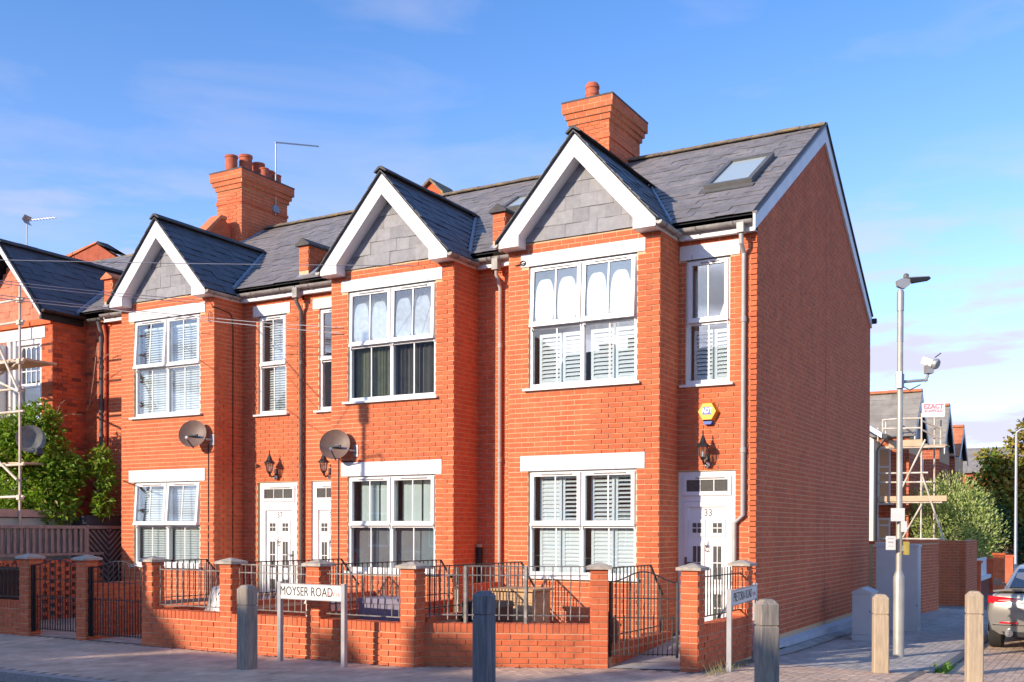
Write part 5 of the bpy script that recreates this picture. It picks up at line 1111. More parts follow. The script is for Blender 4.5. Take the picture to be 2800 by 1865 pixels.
tb = MB().box(FX - 0.03, FX + 0.03, -1.115, -0.30, 1.44, 1.50); tb.build('top_rail', 'fence', Tr)
MB().box(FX - 0.05, FX - 0.035, -1.11, -0.05, 0.3, 1.44).build('backing_board', 'fence_dark', Tr)
for i in range(-6, 12):
    for sgn, (ya, yb) in ((1, (-1.11, -0.62)), (-1, (-0.62, -0.13))):
        z0_ = 0.30 + i * 0.12; a = Vector((FX, ya, z0_ + (0.49 if sgn > 0 else 0))); b_ = Vector((FX, yb, z0_ + (0 if sgn > 0 else 0.49)))
        lo, hi = (0.33, 1.43)
        pts = []
        for t in range(0, 21):
            c = a.lerp(b_, t / 20)
            if lo <= c.z <= hi: pts.append(c)
        if len(pts) > 2: MB().bar(pts[0], pts[-1], 0.03, 0.02).build('trellis_slat', 'fence', Tr)
Sh = thing('bin_store', 'pale green boarded bin store with a pink-brown top behind the fence', 'shed', (-14, -2.6, -0.2))
for i in range(9): MB().box(-14.6, -13.5 + 0.002 * (i % 2), -4.3, -1.02, -0.2 + i * 0.205, -0.2 + (i + 1) * 0.205 - 0.008).build('board', 'shed_green', Sh)
MB().box(-14.7, -13.44, -4.4, -0.95, 1.655, 1.80).build('top_board', 'shed_trim', Sh); MB().box(-13.51, -13.45, -1.10, -0.99, -0.2, 1.655).build('corner_post', 'shed_green', Sh)
Sd = thing('dark_shed', 'low dark felt-roofed store tucked between bin store and bay', 'shed', (-13.2, -0.6, 0.2))
MB().prism([(-13.42, -1.10, 1.56), (-13.08, -1.10, 1.70), (-12.95, -1.10, 1.70), (-12.95, -1.10, 1.50), (-13.42, -1.10, 1.50)], (0, 0.92, 0)).build('roof', 'shed_dark', Sd); MB().box(-13.40, -12.97, -1.05, -0.2, -0.2, 1.50).build('shed_wall', 'fence_dark', Sd)
bn = thing('wheeled_bin', 'black wheeled bin behind the railing at the left edge', 'bin', (-12.2, -3.4, -0.26))
MB().prism([(-12.75, -3.75, -0.2), (-11.75, -3.75, -0.2), (-11.7, -3.75, 0.72), (-12.8, -3.75, 0.72)], (0, 0.6, 0)).build('body', 'bin_black', bn); MB().box(-12.85, -11.65, -3.82, -3.1, 0.72, 0.77).build('lid', 'bin_black', bn)
def lump(name, label, cat, m, c, sx, sy, sz, seed=1):
    b = MB(); n, k = 14, 8; R_ = random.Random(seed); vs = []; fs = []
    for j in range(k + 1):
        t = j / k * math.pi / 2
        for i in range(n): a = i / n * 2 * math.pi; w = 1 + R_.uniform(-.08, .08); vs.append((c[0] + sx * math.cos(a) * math.cos(t) ** 0.6 * w, c[1] + sy * math.sin(a) * math.cos(t) ** 0.6 * w, c[2] + sz * math.sin(t) * w))
    for j in range(k):
        for i in range(n): fs.append((j * n + i, j * n + (i + 1) % n, (j + 1) * n + (i + 1) % n, (j + 1) * n + i))
    b.add(vs, fs); return tag(b.build(name, m, smooth=True), label, cat)
lump('covered_barbecue', 'silver covered round barbecue behind the first railing panel', 'barbecue', 'silver_bag', (-7.0, -3.35, -0.26), 0.36, 0.25, 0.85, 3)
def crate(label, m, x0, x1, y0, y1, z1, z0=-0.262):
    t = thing('storage_box', label, 'box', ((x0 + x1) / 2, (y0 + y1) / 2, z0))
    MB().box(x0, x1, y0, y1, z0, z1 - 0.07).build('box_body', m, t); MB().prism([(x0 - .02, y0 - .02, z1 - 0.069), (x1 + .02, y0 - .02, z1 - 0.069), (x1 - .02, y0 - .02, z1), (x0 + .02, y0 - .02, z1)], (0, y1 - y0 + .04, 0)).build('box_lid', m, t); return t
crate('lilac storage box behind the railing right of the street sign', 'bin_blue', -4.42, -3.75, -3.45, -2.95, 0.52)
crate('pale tub behind the street sign post', 'sign_white', -5.30, -4.95, -3.5, -3.1, 0.48)
crate('black recycling box beside the timber planter', 'bin_black', -3.02, -2.5, -3.05, -2.6, 0.50)
pl_ = thing('timber_planter', 'orange timber planter box behind the bend pier', 'planter', (-3.4, -2.4, -0.26))
for i in range(6): MB().box(-3.08, -2.42, -2.22, -2.18, -0.25 + i * 0.14, -0.25 + i * 0.14 + 0.132).build('board', 'timber_box', pl_)
MB().box(-3.10, -2.40, -2.24, -1.62, 0.60, 0.63).build('lid', 'timber_box', pl_); MB().box(-3.05, -2.45, -2.179, -1.65, -0.25, 0.59).build('planter_body', 'timber_box', pl_)

# ---------------------------------------------------------------- fittings on the fronts
def dish(label, x, z, y=-1.02):
    t = thing('satellite_dish', label, 'satellite dish', (x, YB, z))
    f = Vector((0.42, -0.88, 0.22)).normalized(); c = Vector((x - 0.02, y + 0.05, z))
    prof = [(0.255 * k / 6, -0.06 * (1 - (k / 6) ** 2)) for k in range(7)]
    b = MB(); b.lathe([(max(r, .002), h) for r, h in prof] + [(0.26, 0.012), (0.255, 0.012)] + [(max(r, .002), h + 0.008) for r, h in prof[::-1]], c, 28, f); b.build('reflector', 'dish', t, smooth=True)
    e = c + f * 0.30 + Vector((0.02, 0, -0.20))
    MB().tube([c + Vector((0.02, 0, -0.26)), e], 0.012, 6).build('lnb_arm', 'black', t); MB().lathe([(0.025, -0.05), (0.032, -0.02), (0.032, 0.03), (0.02, 0.045)], e + Vector((0, 0, 0.03)), 10, -f).build('receiver_head', 'galv_grey', t)
    MB().bar(c + Vector((-0.12, -0.02, -0.03)), c + Vector((0.14, -0.02, -0.03)), 0.03).build('back_bracket', 'black', t)
    MB().tube([c - f * 0.04, (x + 0.22, -0.86, z - 0.1), (x + 0.25, YB - 0.02, z - 0.1)], 0.018, 6).box(x + 0.20, x + 0.30, YB - 0.022, YB - 0.004, z - 0.20, z + 0.0).build('wall_mount', 'galv_grey', t)
    return t
dish('brown mesh satellite dish under the upper window of the left house', -10.18, 3.18)
dish('brown mesh satellite dish on the middle house above its left lintel end', -6.86, 2.86)
def lantern(label, x, z):
    t = thing('wall_lantern', label, 'wall lamp', (x, 0, z - 0.3), 'black coach lanterns over the front doors'); y = -0.20
    MB().lathe([(0.004, 0.40), (0.012, 0.36), (0.008, 0.33), (0.025, 0.29), (0.055, 0.21), (0.10, 0.165), (0.105, 0.15), (0.075, 0.15)], (x, y, z - 0.14), 8).build('roof_cap', 'black', t)
    MB().lathe([(0.072, 0.15), (0.048, 0.0), (0.046, 0.0), (0.07, 0.149)], (x, y, z - 0.14), 6).build('lamp_glass', 'glass', t)
    c = MB()
    for k in range(6):
        a = k * math.pi / 3; c.bar((x + 0.074 * math.cos(a), y + 0.074 * math.sin(a), z + 0.01), (x + 0.05 * math.cos(a), y + 0.05 * math.sin(a), z - 0.14), 0.008)
    c.build('lamp_cage', 'black', t)
    MB().lathe([(0.05, 0.0), (0.03, -0.03), (0.012, -0.05), (0.006, -0.09)], (x, y, z - 0.14), 8).build('base_finial', 'black', t); MB().lathe([(0.016, 0), (0.02, 0.03), (0.016, 0.06), (0.004, 0.075)], (x, y, z - 0.13), 8).build('bulb', 'white_print', t)
    MB().tube([(x, y, z - 0.17), (x, y + 0.05, z - 0.24), (x, y + 0.12, z - 0.22), (x, -0.02, z - 0.17)], 0.014, 6).build('bracket_arm', 'black', t, smooth=True)
    MB().box(x - 0.035, x + 0.035, -0.03, -0.004, z - 0.28, z - 0.08).build('back_plate', 'black', t)
    MB().lathe([(0.045, 0), (0.045, 0.03), (0.02, 0.06)], (x + 0.01, -0.03, z - 0.24), 10, (0, -1, 0)).build('motion_sensor', 'chrome', t)
lantern('black coach lantern above door 33 beside the alarm box', -0.724, 2.64)
lantern('black coach lantern above white door 37', -9.05, 2.64)
lantern('black coach lantern half hidden behind the middle bay', -7.77, 2.62)
al = thing('alarm_box', 'yellow hexagonal burglar alarm box with blue ADT label', 'alarm', (-0.70, 0, 3.17))
hexp = lambda r, y, sx=1.0: [(-0.70 + r * sx * math.cos(k * math.pi / 3), y, 3.17 + r * math.sin(k * math.pi / 3)) for k in range(6)]
b = MB(); h0, h1 = hexp(0.165, -0.005), hexp(0.135, -0.10); b.add(h0 + h1, [tuple(range(6, 12))] + [(k, (k + 1) % 6, 6 + (k + 1) % 6, 6 + k) for k in range(6)]); b.build('side_shell', 'orange', al)
MB().prism(hexp(0.136, -0.101), (0, -0.006, 0)).build('front_cover', 'yellow', al)
MB().prism([(-0.77, -0.01, 3.03), (-0.63, -0.01, 3.03), (-0.65, -0.01, 2.985), (-0.75, -0.01, 2.985)], (0, -0.075, 0)).build('strobe_base', 'blue', al)
MB().box(-0.765, -0.635, -0.1085, -0.107, 3.125, 3.235).build('label_plate', 'blue', al)
text('ADT', 0.105, (-0.70, -0.109, 3.18), (1, 0, 0), (0, -1, 0), 'white_print', al, 'lettering', bold=0.004, sx=0.75)
def aerial(label, base, top, boom, n=9, m='galv_grey', group=None, el=0.12):
    t = thing('tv_aerial', label, 'aerial', base); base, top, boom = Vector(base), Vector(top), Vector(boom)
    MB().tube([base, top], 0.016, 6).build('mast', 'galv_grey', t); MB().bar(top - (boom - top) * 0.02, boom, 0.03 if n == 0 else 0.022).build('boom', m, t)
    u = (boom - top).normalized(); v = u.cross(Vector((0, 0, 1))).normalized()
    for i in range(n): c = top + (boom - top) * (0.12 + 0.85 * i / max(1, n - 1)); MB().bar(c - v * el - Vector((0, 0, el * .3)), c + v * el + Vector((0, 0, el * .3)), 0.009).build('element', m, t)
    MB().add([top + u * 0.04 + v * 0.16 + Vector((0, 0, .12)), top + u * 0.04 - v * 0.16 + Vector((0, 0, .12)), top - u * 0.05 - v * 0.16, top - u * 0.05 + v * 0.16, top + u * 0.04 - v * 0.16 - Vector((0, 0, .12)), top + u * 0.04 + v * 0.16 - Vector((0, 0, .12))], [(0, 1, 2, 3), (3, 2, 4, 5)]).build('reflector', m, t) if n else None
    return t
aerial('slim television aerial on the left chimney stack', (-12.86, 4.08, 8.88), (-12.85, 4.08, 10.60), (-12.86, 5.62, 11.0), n=0)
MB().box(-12.92, -12.84, 4.0, 4.2, 8.95, 9.10).build('chimney_clamp', 'lead', D.objects['tv_aerial'])
aerial('yagi television aerial above the far left roof', (-21.8, 3.86, 8.5), (-21.78, 3.86, 9.98), (-20.95, 4.15, 10.02), n=9, el=0.07)

# ---------------------------------------------------------------- street furniture
def bollard(label, x, y, rot, w, top, m, base=None):
    t = thing('wooden_bollard', label, 'bollard', (x, y, gz(y)), 'square timber bollards along the footway'); h = w / 2; ch = 0.035; g = top - 0.25
    T = Matrix.Translation((x, y, 0)) @ Matrix.Rotation(rot, 4, 'Z')
    def ring(r, z, c=0.012): return [(-r + c, -r, z), (r - c, -r, z), (r, -r + c, z), (r, r - c, z), (r - c, r, z), (-r + c, r, z), (-r, r - c, z), (-r, -r + c, z)]
    def stack(rs):
        b = MB(); b.T = T; vs = [p for R in rs for p in R]; n = 8
        fs = [(i * n + k, i * n + (k + 1) % n, (i + 1) * n + (k + 1) % n, (i + 1) * n + k) for i in range(len(rs) - 1) for k in range(n)] + [tuple(range(n))[::-1], tuple(range((len(rs) - 1) * n, len(rs) * n))]
        return b.add(vs, fs)
    stack([ring(h, gz(y) - 0.2), ring(h, g - 0.012), ring(h - 0.010, g - 0.004), ring(h - 0.010, g + 0.004)]).build('post', m, t)
    stack([ring(h - 0.010, g + 0.0045), ring(h, g + 0.012), ring(h, top - 0.05), ring(h - 0.035, top - 0.006), ring(h - 0.05, top)]).build('head', m, t)
bollard('dark weathered bollard left of the first street sign', -4.75, -5.2, -0.08, 0.185, 0.76, 'wood')
bollard('dark blue-grey shaded bollard nearest the middle of the wall', -1.30, -5.3, -0.05, 0.185, 0.80, 'wood_shade')
bollard('split grey bollard with pale sunlit head next to the second street sign', 1.62, -5.0, 0.62, 0.185, 0.80, 'wood')
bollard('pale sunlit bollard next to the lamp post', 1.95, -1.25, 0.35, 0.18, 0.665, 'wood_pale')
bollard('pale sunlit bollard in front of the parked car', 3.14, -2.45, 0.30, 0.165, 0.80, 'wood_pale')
def street_sign(label, p, q, n, ztop, zlow, body, tail, size, sx, letter_x):
    """nameplate on two square posts; p left post, q right post on plan"""
    t = thing('street_sign', label, 'street sign', (p[0], p[1], -0.3)); u = Vector((q[0] - p[0], q[1] - p[1], 0)); L_ = u.length; u.normalize(); n = Vector((u.y, -u.x, 0))
    for c in (p, q): MB().obox(Vector((c[0], c[1], -0.45)) - u * 0.028 - n * 0.03, u * 0.056, n * 0.056, (0, 0, ztop + 0.45 + 0.03)).build('post', 'galv_grey', t)
    o = Vector((p[0], p[1], zlow)) + u * 0.03 - n * 0.012
    MB().obox(o, u * (L_ - 0.06), n * 0.035, (0, 0, ztop - zlow)).build('name_plate', 'sign_white', t)
    MB().obox(o - Vector((0, 0, 0.012)) - n * 0.002, u * (L_ - 0.06), n * 0.039, (0, 0, 0.012)).obox(o + Vector((0, 0, ztop - zlow)) - n * 0.002, u * (L_ - 0.06), n * 0.039, (0, 0, 0.012)).build('plate_edge', 'galv_grey', t)
    c = o + u * (L_ - 0.06) * letter_x + n * 0.0365 + Vector((0, 0, (ztop - zlow) * 0.50))
    text(body, size, c, u, n, 'sign_black', t, 'lettering', sx=sx)
    if tail: text(tail, size * 0.45, o + u * (L_ - 0.06) * 0.885 + n * 0.0365 + Vector((0, 0, (ztop - zlow) * 0.40)), u, n, 'sign_red', t, 'postcode_lettering', sx=0.9)
street_sign('white MOYSER ROAD street sign on two posts before the brick wall', (-4.93, -4.42), (-3.84, -4.47), (0.0, -1.0), 0.735, 0.555, 'MOYSER ROAD', 'S.W.16', 0.165, 0.80, 0.43)
street_sign('grey PRETORIA ROAD street sign in shade beside the return wall', (0.405, -2.40), (0.215, -0.72), (1.0, 0.113), 0.70, 0.53, 'PRETORIA ROAD', 'S.W.16', 0.165, 0.95, 0.42)
LX, LY = 1.72, 1.36; g0 = gz(LY)
def lamp_post(label, x, y, g0, top, r0=0.078, r1=0.045, head=(1, 0), m='galv'):
    t = thing('street_lamp', label, 'street lamp', (x, y, g0)); hx, hy = Vector(head).normalized() * 0.62
    MB().lathe([(r0, -0.2), (r0, 1.16), (r0 * 0.95, 1.18), (r1 + 0.004, 1.25), (r1, 1.26)], (x, y, g0), 18).build('base_column', m, t, smooth=True)
    MB().lathe([(r1, 1.26), (r1 * 0.92, top - g0 - 0.9), (r1 * 0.9, top - g0 - 0.9)], (x, y, g0), 16).build('shaft', m, t, smooth=True)
    MB().lathe([(r1 * 0.9 + 0.004, -0.9), (r1 * 0.9 + 0.004, -0.45), (r1 * .9 + 0.01, -0.45), (r1 * .9 + 0.01, -0.18), (r1 * 0.8, -0.14)], (x, y, top), 16).build('spigot', 'galv_grey', t, smooth=True)
    u = Vector((hx, hy, 0)); v = Vector((-hy, hx, 0)); o = Vector((x, y, top)); P = lambda a, b, h: o + u * a + v * b + Vector((0, 0, h * 0.72))
    MB().prism([P(-0.10, -0.055, -0.02), P(-0.085, -0.055, -0.13), P(0.02, -0.055, -0.17), P(0.10, -0.055, -0.17), P(0.19, -0.055, -0.11), P(0.26, -0.055, -0.02), P(0.22, -0.055, 0.035), P(0.0, -0.055, 0.025)], v * 0.11).build('lamp_bracket', 'galv_grey', t)
    MB().prism([P(0.20, -0.09, 0.03), P(0.20, -0.09, -0.05), P(0.30, -0.09, -0.055), P(0.66, -0.09, 0.0), P(0.68, -0.09, 0.03), P(0.64, -0.09, 0.055)], v * 0.18).build('led_head', 'car_black', t); MB().prism([P(0.1, -0.092, 0.036), P(0.2, -0.092, 0.032), P(0.64, -0.092, 0.057), P(0.66, -0.092, 0.068), P(0.15, -0.092, 0.05)], v * 0.184).build('head_cover', 'galv_grey', t)
    MB().lathe([(0.04, 0.03), (0.04, 0.07), (0.028, 0.09), (0.005, 0.1)], o + u * 0.13, 12).build('photocell', 'pipe_dark', t)
    return t
RTX = (RT.x, RT.y)
lp = lamp_post('pale galvanised street lamp on the footway beside the corner house', LX, LY, g0, 5.10, head=RTX)
u = Vector((RT.x, RT.y, 0)); o = Vector((LX, LY, 0)); V3 = lambda a, z, b=0.0: o + u * a + Vector((-u.y, u.x, 0)) * b + Vector((0, 0, z))
MB().lathe([(0.06, -0.10), (0.06, 0.10)], (LX, LY, 3.63), 12).box(LX - 0.035, LX + 0.035, LY - 0.09, LY - 0.04, 3.52, 3.76).build('camera_clamp', 'galv_grey', lp)
MB().tube([V3(0.05, 3.62), V3(0.40, 3.65)], 0.022, 8).build('camera_arm', 'galv_grey', lp)
MB().tube([V3(0.36, 3.63), V3(0.40, 3.70), V3(0.43, 3.80)], 0.022, 8).obox(V3(0.37, 3.74, -0.06), u * 0.10, Vector((-u.y, u.x, 0)) * 0.12, (0.0, 0, 0.12)).build('camera_yoke', 'galv_grey', lp)
cd = (u * 0.55 - Vector((-u.y, u.x, 0)) * 0.6 - Vector((0, 0, 0.35))).normalized(); ca = Vector((cd.y, -cd.x, 0)).normalized(); cb = ca.cross(cd)
cc = V3(0.43, 3.91)
MB().obox(cc - ca * 0.075 - cb * 0.055 - cd * 0.09, ca * 0.15, cb * 0.11, cd * 0.17).build('camera_housing', 'galv_grey', lp); MB().lathe([(0.075, 0), (0.08, 0.03), (0.065, 0.055), (0.03, 0.06)], cc + cd * 0.08, 16, cd).build('camera_shade', 'galv_grey', lp, smooth=True)
MB().tube([cc - ca * 0.1 + cb * 0.08, cc - ca * 0.22 + cb * 0.16], 0.008, 5).tube([V3(0.05, 3.55), V3(0.14, 3.50), V3(0.3, 3.58)], 0.008, 5).build('camera_cable', 'cable_dark', lp)
def notice(label, c, w, h, n, m='sign_white', bracket=True):
    t = thing('notice_board', label, 'notice', c); n = Vector(n).normalized(); a = Vector((-n.y, n.x, 0)); c = Vector(c)
    MB().obox(c - a * w / 2, a * w, -n * 0.006, (0, 0, h)).build('plate', m, t)
    for f in (0.2, 0.8): MB().obox(c + Vector((0, 0, h * f - .012)) - n * 0.0065 - a * 0.05, a * 0.1, -n * 0.05, (0, 0, 0.024)).build('clip', 'galv_grey', t)
    return t, a, n
fn = Vector((-FW.x, -FW.y, 0)); fa = Vector((RT.x, RT.y, 0)); lc = Vector((LX, LY, 0)) + fn * 0.11
for (lb, da, z, w, h, tx) in (('pale blank notice, the higher plate on the lamp post', -0.06, 1.585, 0.20, 0.19, None), ('narrow pale plate below the higher notice on the lamp post', 0.03, 1.43, 0.085, 0.155, None), ('small framed white notice left of the lamp post shaft', -0.16, 1.17, 0.14, 0.20, 'ZONE')):
    t, a, n = notice(lb, lc + fa * da + Vector((0, 0, z)), w, h, fn)
    if tx:
        for k, (sz, zz) in enumerate(((0.02, 0.16), (0.035, 0.10), (0.012, 0.05))): MB().obox(lc + fa * (da - 0.04) + Vector((0, 0, z + zz)) + n * 0.001, fa * 0.08, n * 0.001, (0, 0, sz * 0.6)).build('printed_line', 'sign_grey', t)
tt = thing('notice_board', 'thin yellow edge-on plate on the right of the lamp post', 'notice', lc + fa * 0.08 + Vector((0, 0, 1.1)))
MB().obox(Vector((LX, LY, 1.10)) + fa * 0.055, fa * 0.022, fn * 0.2, (0, 0, 0.19)).build('plate', 'olive', tt); MB().obox(Vector((LX, LY, 1.15)) + fa * 0.03, fa * 0.025, fn * 0.05, (0, 0, 0.08)).build('clip', 'galv_grey', tt)
def cab(label, x0, x1, y0, y1, z0, z1, gable):
    t = thing('utility_cabinet', label, 'utility cabinet', ((x0 + x1) / 2, (y0 + y1) / 2, z0))
    MB().box(x0, x1, y0, y1, z0 - 0.1, z0 + 0.10).build('plinth', 'cabinet', t); MB().box(x0 + .006, x1 - .006, y0 + .006, y1 - .006, z0 + 0.104, z1).build('cabinet_body', 'cabinet', t)
    if gable: MB().prism([(x0 - .01, y0 - .012, z1 + .002), (x1 + .01, y0 - .012, z1 + .002), (x1 + .01, y0 - .012, z1 + .03), ((x0 + x1) / 2, y0 - .012, z1 + .105), (x0 - .01, y0 - .012, z1 + .03)], (0, y1 - y0 + .024, 0)).build('lid', 'cabinet', t)
    else: MB().prism([(x0 - .012, y0 - .012, z1 + .002), (x1 + .012, y0 - .012, z1 + .002), (x1 + .012, y0 - .012, z1 + .05), (x0 - .012, y0 - .012, z1 + .09)], (0, y1 - y0 + .024, 0)).build('lid', 'cabinet', t)
    MB().box(x1 - .0055, x1 + .002, y0 + .06, (y0 + y1) / 2 - .003, z0 + .14, z1 - .04).box(x1 - .0055, x1 + .002, (y0 + y1) / 2 + .003, y1 - .06, z0 + .14, z1 - .04).build('door', 'cabinet', t)
    MB().lathe([(0.012, 0), (0.012, 0.008)], (x1 - .02, y0 + .005, z0 + .5), 8, (0, -1, 0)).build('lock', 'black', t)
cab('small grey utility cabinet with a pitched lid against the side wall', 0.55, 0.87, 3.75, 4.30, gz(3.8), 0.37, True)
cab('tall grey utility cabinet behind the lamp post', 0.45, 1.22, 6.35, 6.75, gz(6.4), 1.14, False)
# wires
def wire(label, pts, r=0.009, sag=0.0):
    P = []
    for a, b in zip(pts, pts[1:]):
        a, b = Vector(a), Vector(b)
        for i in range(13): t = i / 12; P.append(a.lerp(b, t) - Vector((0, 0, sag * 4 * t * (1 - t))))
    tag(MB().tube(P, r, 5).build('overhead_wire', 'cable', None), label, 'wire', 'telephone wires across the fronts')
def ray(px, py):
    return FW + RT * ((px - 1416.17) / 2860.9) - UP * ((py - 1470.4) / 2860.9)
def on_y(px, py, y): d = ray(px, py); return CAM + d * ((y - CAM.y) / d.y)
wire('highest telephone wire crossing all three gables', [on_y(-120, 708, -6.0), on_y(1130, 726, -1.06)], 0.006, 0.02)
wire('upper of the paired telephone wires ending at the left house lintel', [on_y(-120, 752, -6.0), on_y(566, 822, -0.79)], 0.006, 0.03)
wire('lower of the paired telephone wires ending at the left house lintel', [on_y(-120, 760, -6.05), on_y(570, 830, -0.79)], 0.006, 0.03)
wire('low telephone wire passing the left bay towards the middle bay', [on_y(-120, 792, -6.0), on_y(545, 866, -1.0), on_y(935, 895, -0.78)], 0.006, 0.02)
wire('thin lowest telephone wire beside the previous one', [on_y(-120, 800, -6.1), on_y(300, 846, -1.6), on_y(935, 912, -0.78)], 0.007, 0.02)

# ---------------------------------------------------------------- scaffolding at the left edge
sc = thing('scaffolding', 'tube scaffolding in front of the older house at the left edge', 'scaffolding', (-13.4, -2.2, -0.26))
def tubes(parent, lst, m='rust_tube', r=0.024):
    for a, b in lst: MB().tube([a, b], r, 8).build('scaffold_tube', m, parent, smooth=True)
sx_ = -13.42
tubes(sc, [((sx_, -2.2, -0.25), (sx_, -2.2, 6.0)), ((sx_ - 2.2, -2.2, -0.25), (sx_ - 2.2, -2.2, 6.2)), ((sx_, -1.1, -0.2), (sx_, -1.1, 3.0))])
tubes(sc, [((sx_ - 2.4, -2.2, z), (sx_ + 0.12, -2.2, z + 0.02)) for z in (5.72, 5.30, 4.57, 4.05, 3.62, 2.62, 2.02)])
tubes(sc, [((sx_ - 2.4, -2.26, 4.9), (sx_ + 0.1, -2.26, 3.98)), ((sx_ - 1.6, -2.26, 3.4), (sx_, -2.26, 2.35)), ((sx_ - 0.5, -2.3, 4.9), (sx_ + 0.1, -2.3, 4.0)), ((sx_ - 2.4, -1.1, 4.57), (sx_, -2.2, 4.57))])
for z in (4.62, 2.66):
    for k in range(3): MB().box(sx_ - 2.6, sx_ - 0.02, -2.1 + k * 0.24, -2.1 + k * 0.24 + 0.225, z, z + 0.04).build('scaffold_board', 'scaff_board', sc)
for z in (5.72, 5.30, 4.57, 4.05, 2.02): MB().box(sx_ - 0.045, sx_ + 0.045, -2.25, -2.15, z - 0.04, z + 0.05).build('coupler', 'rust_tube', sc)

# ---------------------------------------------------------------- planting
def leaves(n, cen, rad, size, seed, shell=0.55, asp=0.5, droop=0.3, jit=0.5, up=0.4, lobes=None):
    """leaf-shaped faces spread through lobes of a crown; each leaf is folded along its rib"""
    R_ = random.Random(seed); b = MB()
    lob = lobes or [(cen, rad)]
    wts = [l[1][0] * l[1][1] + l[1][2] * l[1][0] for l in lob]; tot = sum(wts)
    for (c, r), w in zip(lob, wts):
        c = Vector(c)
        for _ in range(int(n * w / tot)):
            d = Vector((R_.gauss(0, 1), R_.gauss(0, 1), R_.gauss(0, 1))).normalized(); q = shell + (1 - shell) * R_.random() ** 0.7
            q *= 1 + R_.uniform(-0.10, 0.16)
            p = c + Vector((d.x * r[0], d.y * r[1], d.z * r[2])) * q
            t = (d * jit + Vector((R_.uniform(-1, 1), R_.uniform(-1, 1), R_.uniform(-1, 1) * 0.8 + up - droop))).normalized()
            nn = (d * 0.6 + Vector((-0.35, -0.8, 0.45)) * 0.7 + Vector((R_.uniform(-1, 1), R_.uniform(-1, 1), R_.uniform(-.3, 1.1)))).normalized(); a = t.cross(nn)
            if a.length < 1e-3: continue
            a.normalize(); nn = a.cross(t); s = size * R_.uniform(0.6, 1.35); h = s * asp * 0.5
            b.add([p, p + t * s * 0.5 + a * h + nn * h * 0.35, p + t * s, p + t * s * 0.5 - a * h + nn * h * 0.35], [(0, 1, 2), (0, 2, 3)])
    return b
ws = thing('climbing_shrub', 'bushy bright green wisteria climbing in front of the older house', 'shrub', (-14.1, -1.6, -0.25))
lob = [((-14.3, -1.7, 3.2), (0.75, 0.5, 0.45)), ((-13.9, -1.5, 3.55), (0.5, 0.4, 0.35)), ((-14.9, -1.8, 2.9), (0.8, 0.5, 0.5)), ((-13.75, -1.45, 3.0), (0.55, 0.4, 0.5)), ((-13.5, -1.35, 2.45), (0.55, 0.4, 0.5)), ((-14.15, -1.55, 2.3), (0.8, 0.5, 0.7)), ((-13.65, -1.4, 1.9), (0.6, 0.45, 0.5)), ((-14.4, -1.6, 1.7), (0.6, 0.5, 0.5)), ((-15.4, -1.9, 2.7), (0.6, 0.4, 0.45)), ((-14.9, -1.75, 3.25), (0.6, 0.4, 0.35)), ((-15.3, -1.9, 2.0), (0.5, 0.4, 0.4)),
       ((-12.85, -0.85, 2.75), (0.24, 0.25, 0.30)), ((-12.75, -0.8, 2.4), (0.18, 0.2, 0.2)), ((-12.78, -0.85, 1.95), (0.17, 0.2, 0.28)), ((-13.2, -1.2, 2.6), (0.3, 0.3, 0.3))]
leaves(21000, None, None, 0.115, 5, shell=0.35, asp=0.42, droop=0.5, lobes=lob).build('foliage', 'leaf', ws)
st = MB(); st.tube([(-13.15, -0.9, -0.2), (-13.05, -0.9, 1.6), (-12.85, -0.9, 2.2), (-12.9, -0.9, 2.7)], 0.035, 7, r2=0.015); st.tube([(-13.9, -1.5, -0.2), (-13.85, -1.4, 1.5), (-14.1, -1.5, 3.0)], 0.05, 7, r2=0.02); st.build('stem', 'bark', ws)
tw = MB()
for (a, b_, c) in (((-14.15, -0.9, 3.7), (-14.0, -0.9, 3.95), (-13.85, -0.9, 4.02)), ((-14.0, -1.0, 3.6), (-13.6, -1.0, 3.72), (-13.2, -1.0, 3.68)), ((-13.78, -0.2, 5.2), (-13.85, -0.25, 4.4), (-13.95, -0.25, 4.0)), ((-13.68, -0.12, 4.6), (-13.3, -0.12, 4.75), (-13.0, -0.12, 4.55)), ((-13.6, -0.12, 5.0), (-13.25, -0.15, 5.1), (-13.1, -0.1, 4.3)), ((-13.72, -0.2, 4.3), (-13.95, -0.2, 4.1), (-14.1, -0.2, 3.9))): tw.tube([a, b_, c], 0.009, 4, r2=0.004)
tw.build('bare_twigs', 'wood_pale', ws)
t = thing('satellite_dish', 'satellite dish half buried in the wisteria', 'satellite dish', (-14.2, -2.0, 2.5)); f = Vector((0.85, -0.55, 0.1)).normalized()
MB().lathe([(0.002, -0.07), (0.14, -0.05), (0.25, 0.0), (0.265, 0.012), (0.25, 0.012), (0.14, -0.04), (0.002, -0.06)], on_y(84, 1200, -2.0), 24, f).build('reflector', 'dish_grey', t, smooth=True)
MB().tube([on_y(88, 1225, -2.25), on_y(108, 1235, -2.6)], 0.012, 6).lathe([(0.04, 0), (0.075, 0.02), (0.075, 0.05), (0.05, 0.08)], on_y(108, 1236, -2.62), 12, f).build('receiver_head', 'black', t)

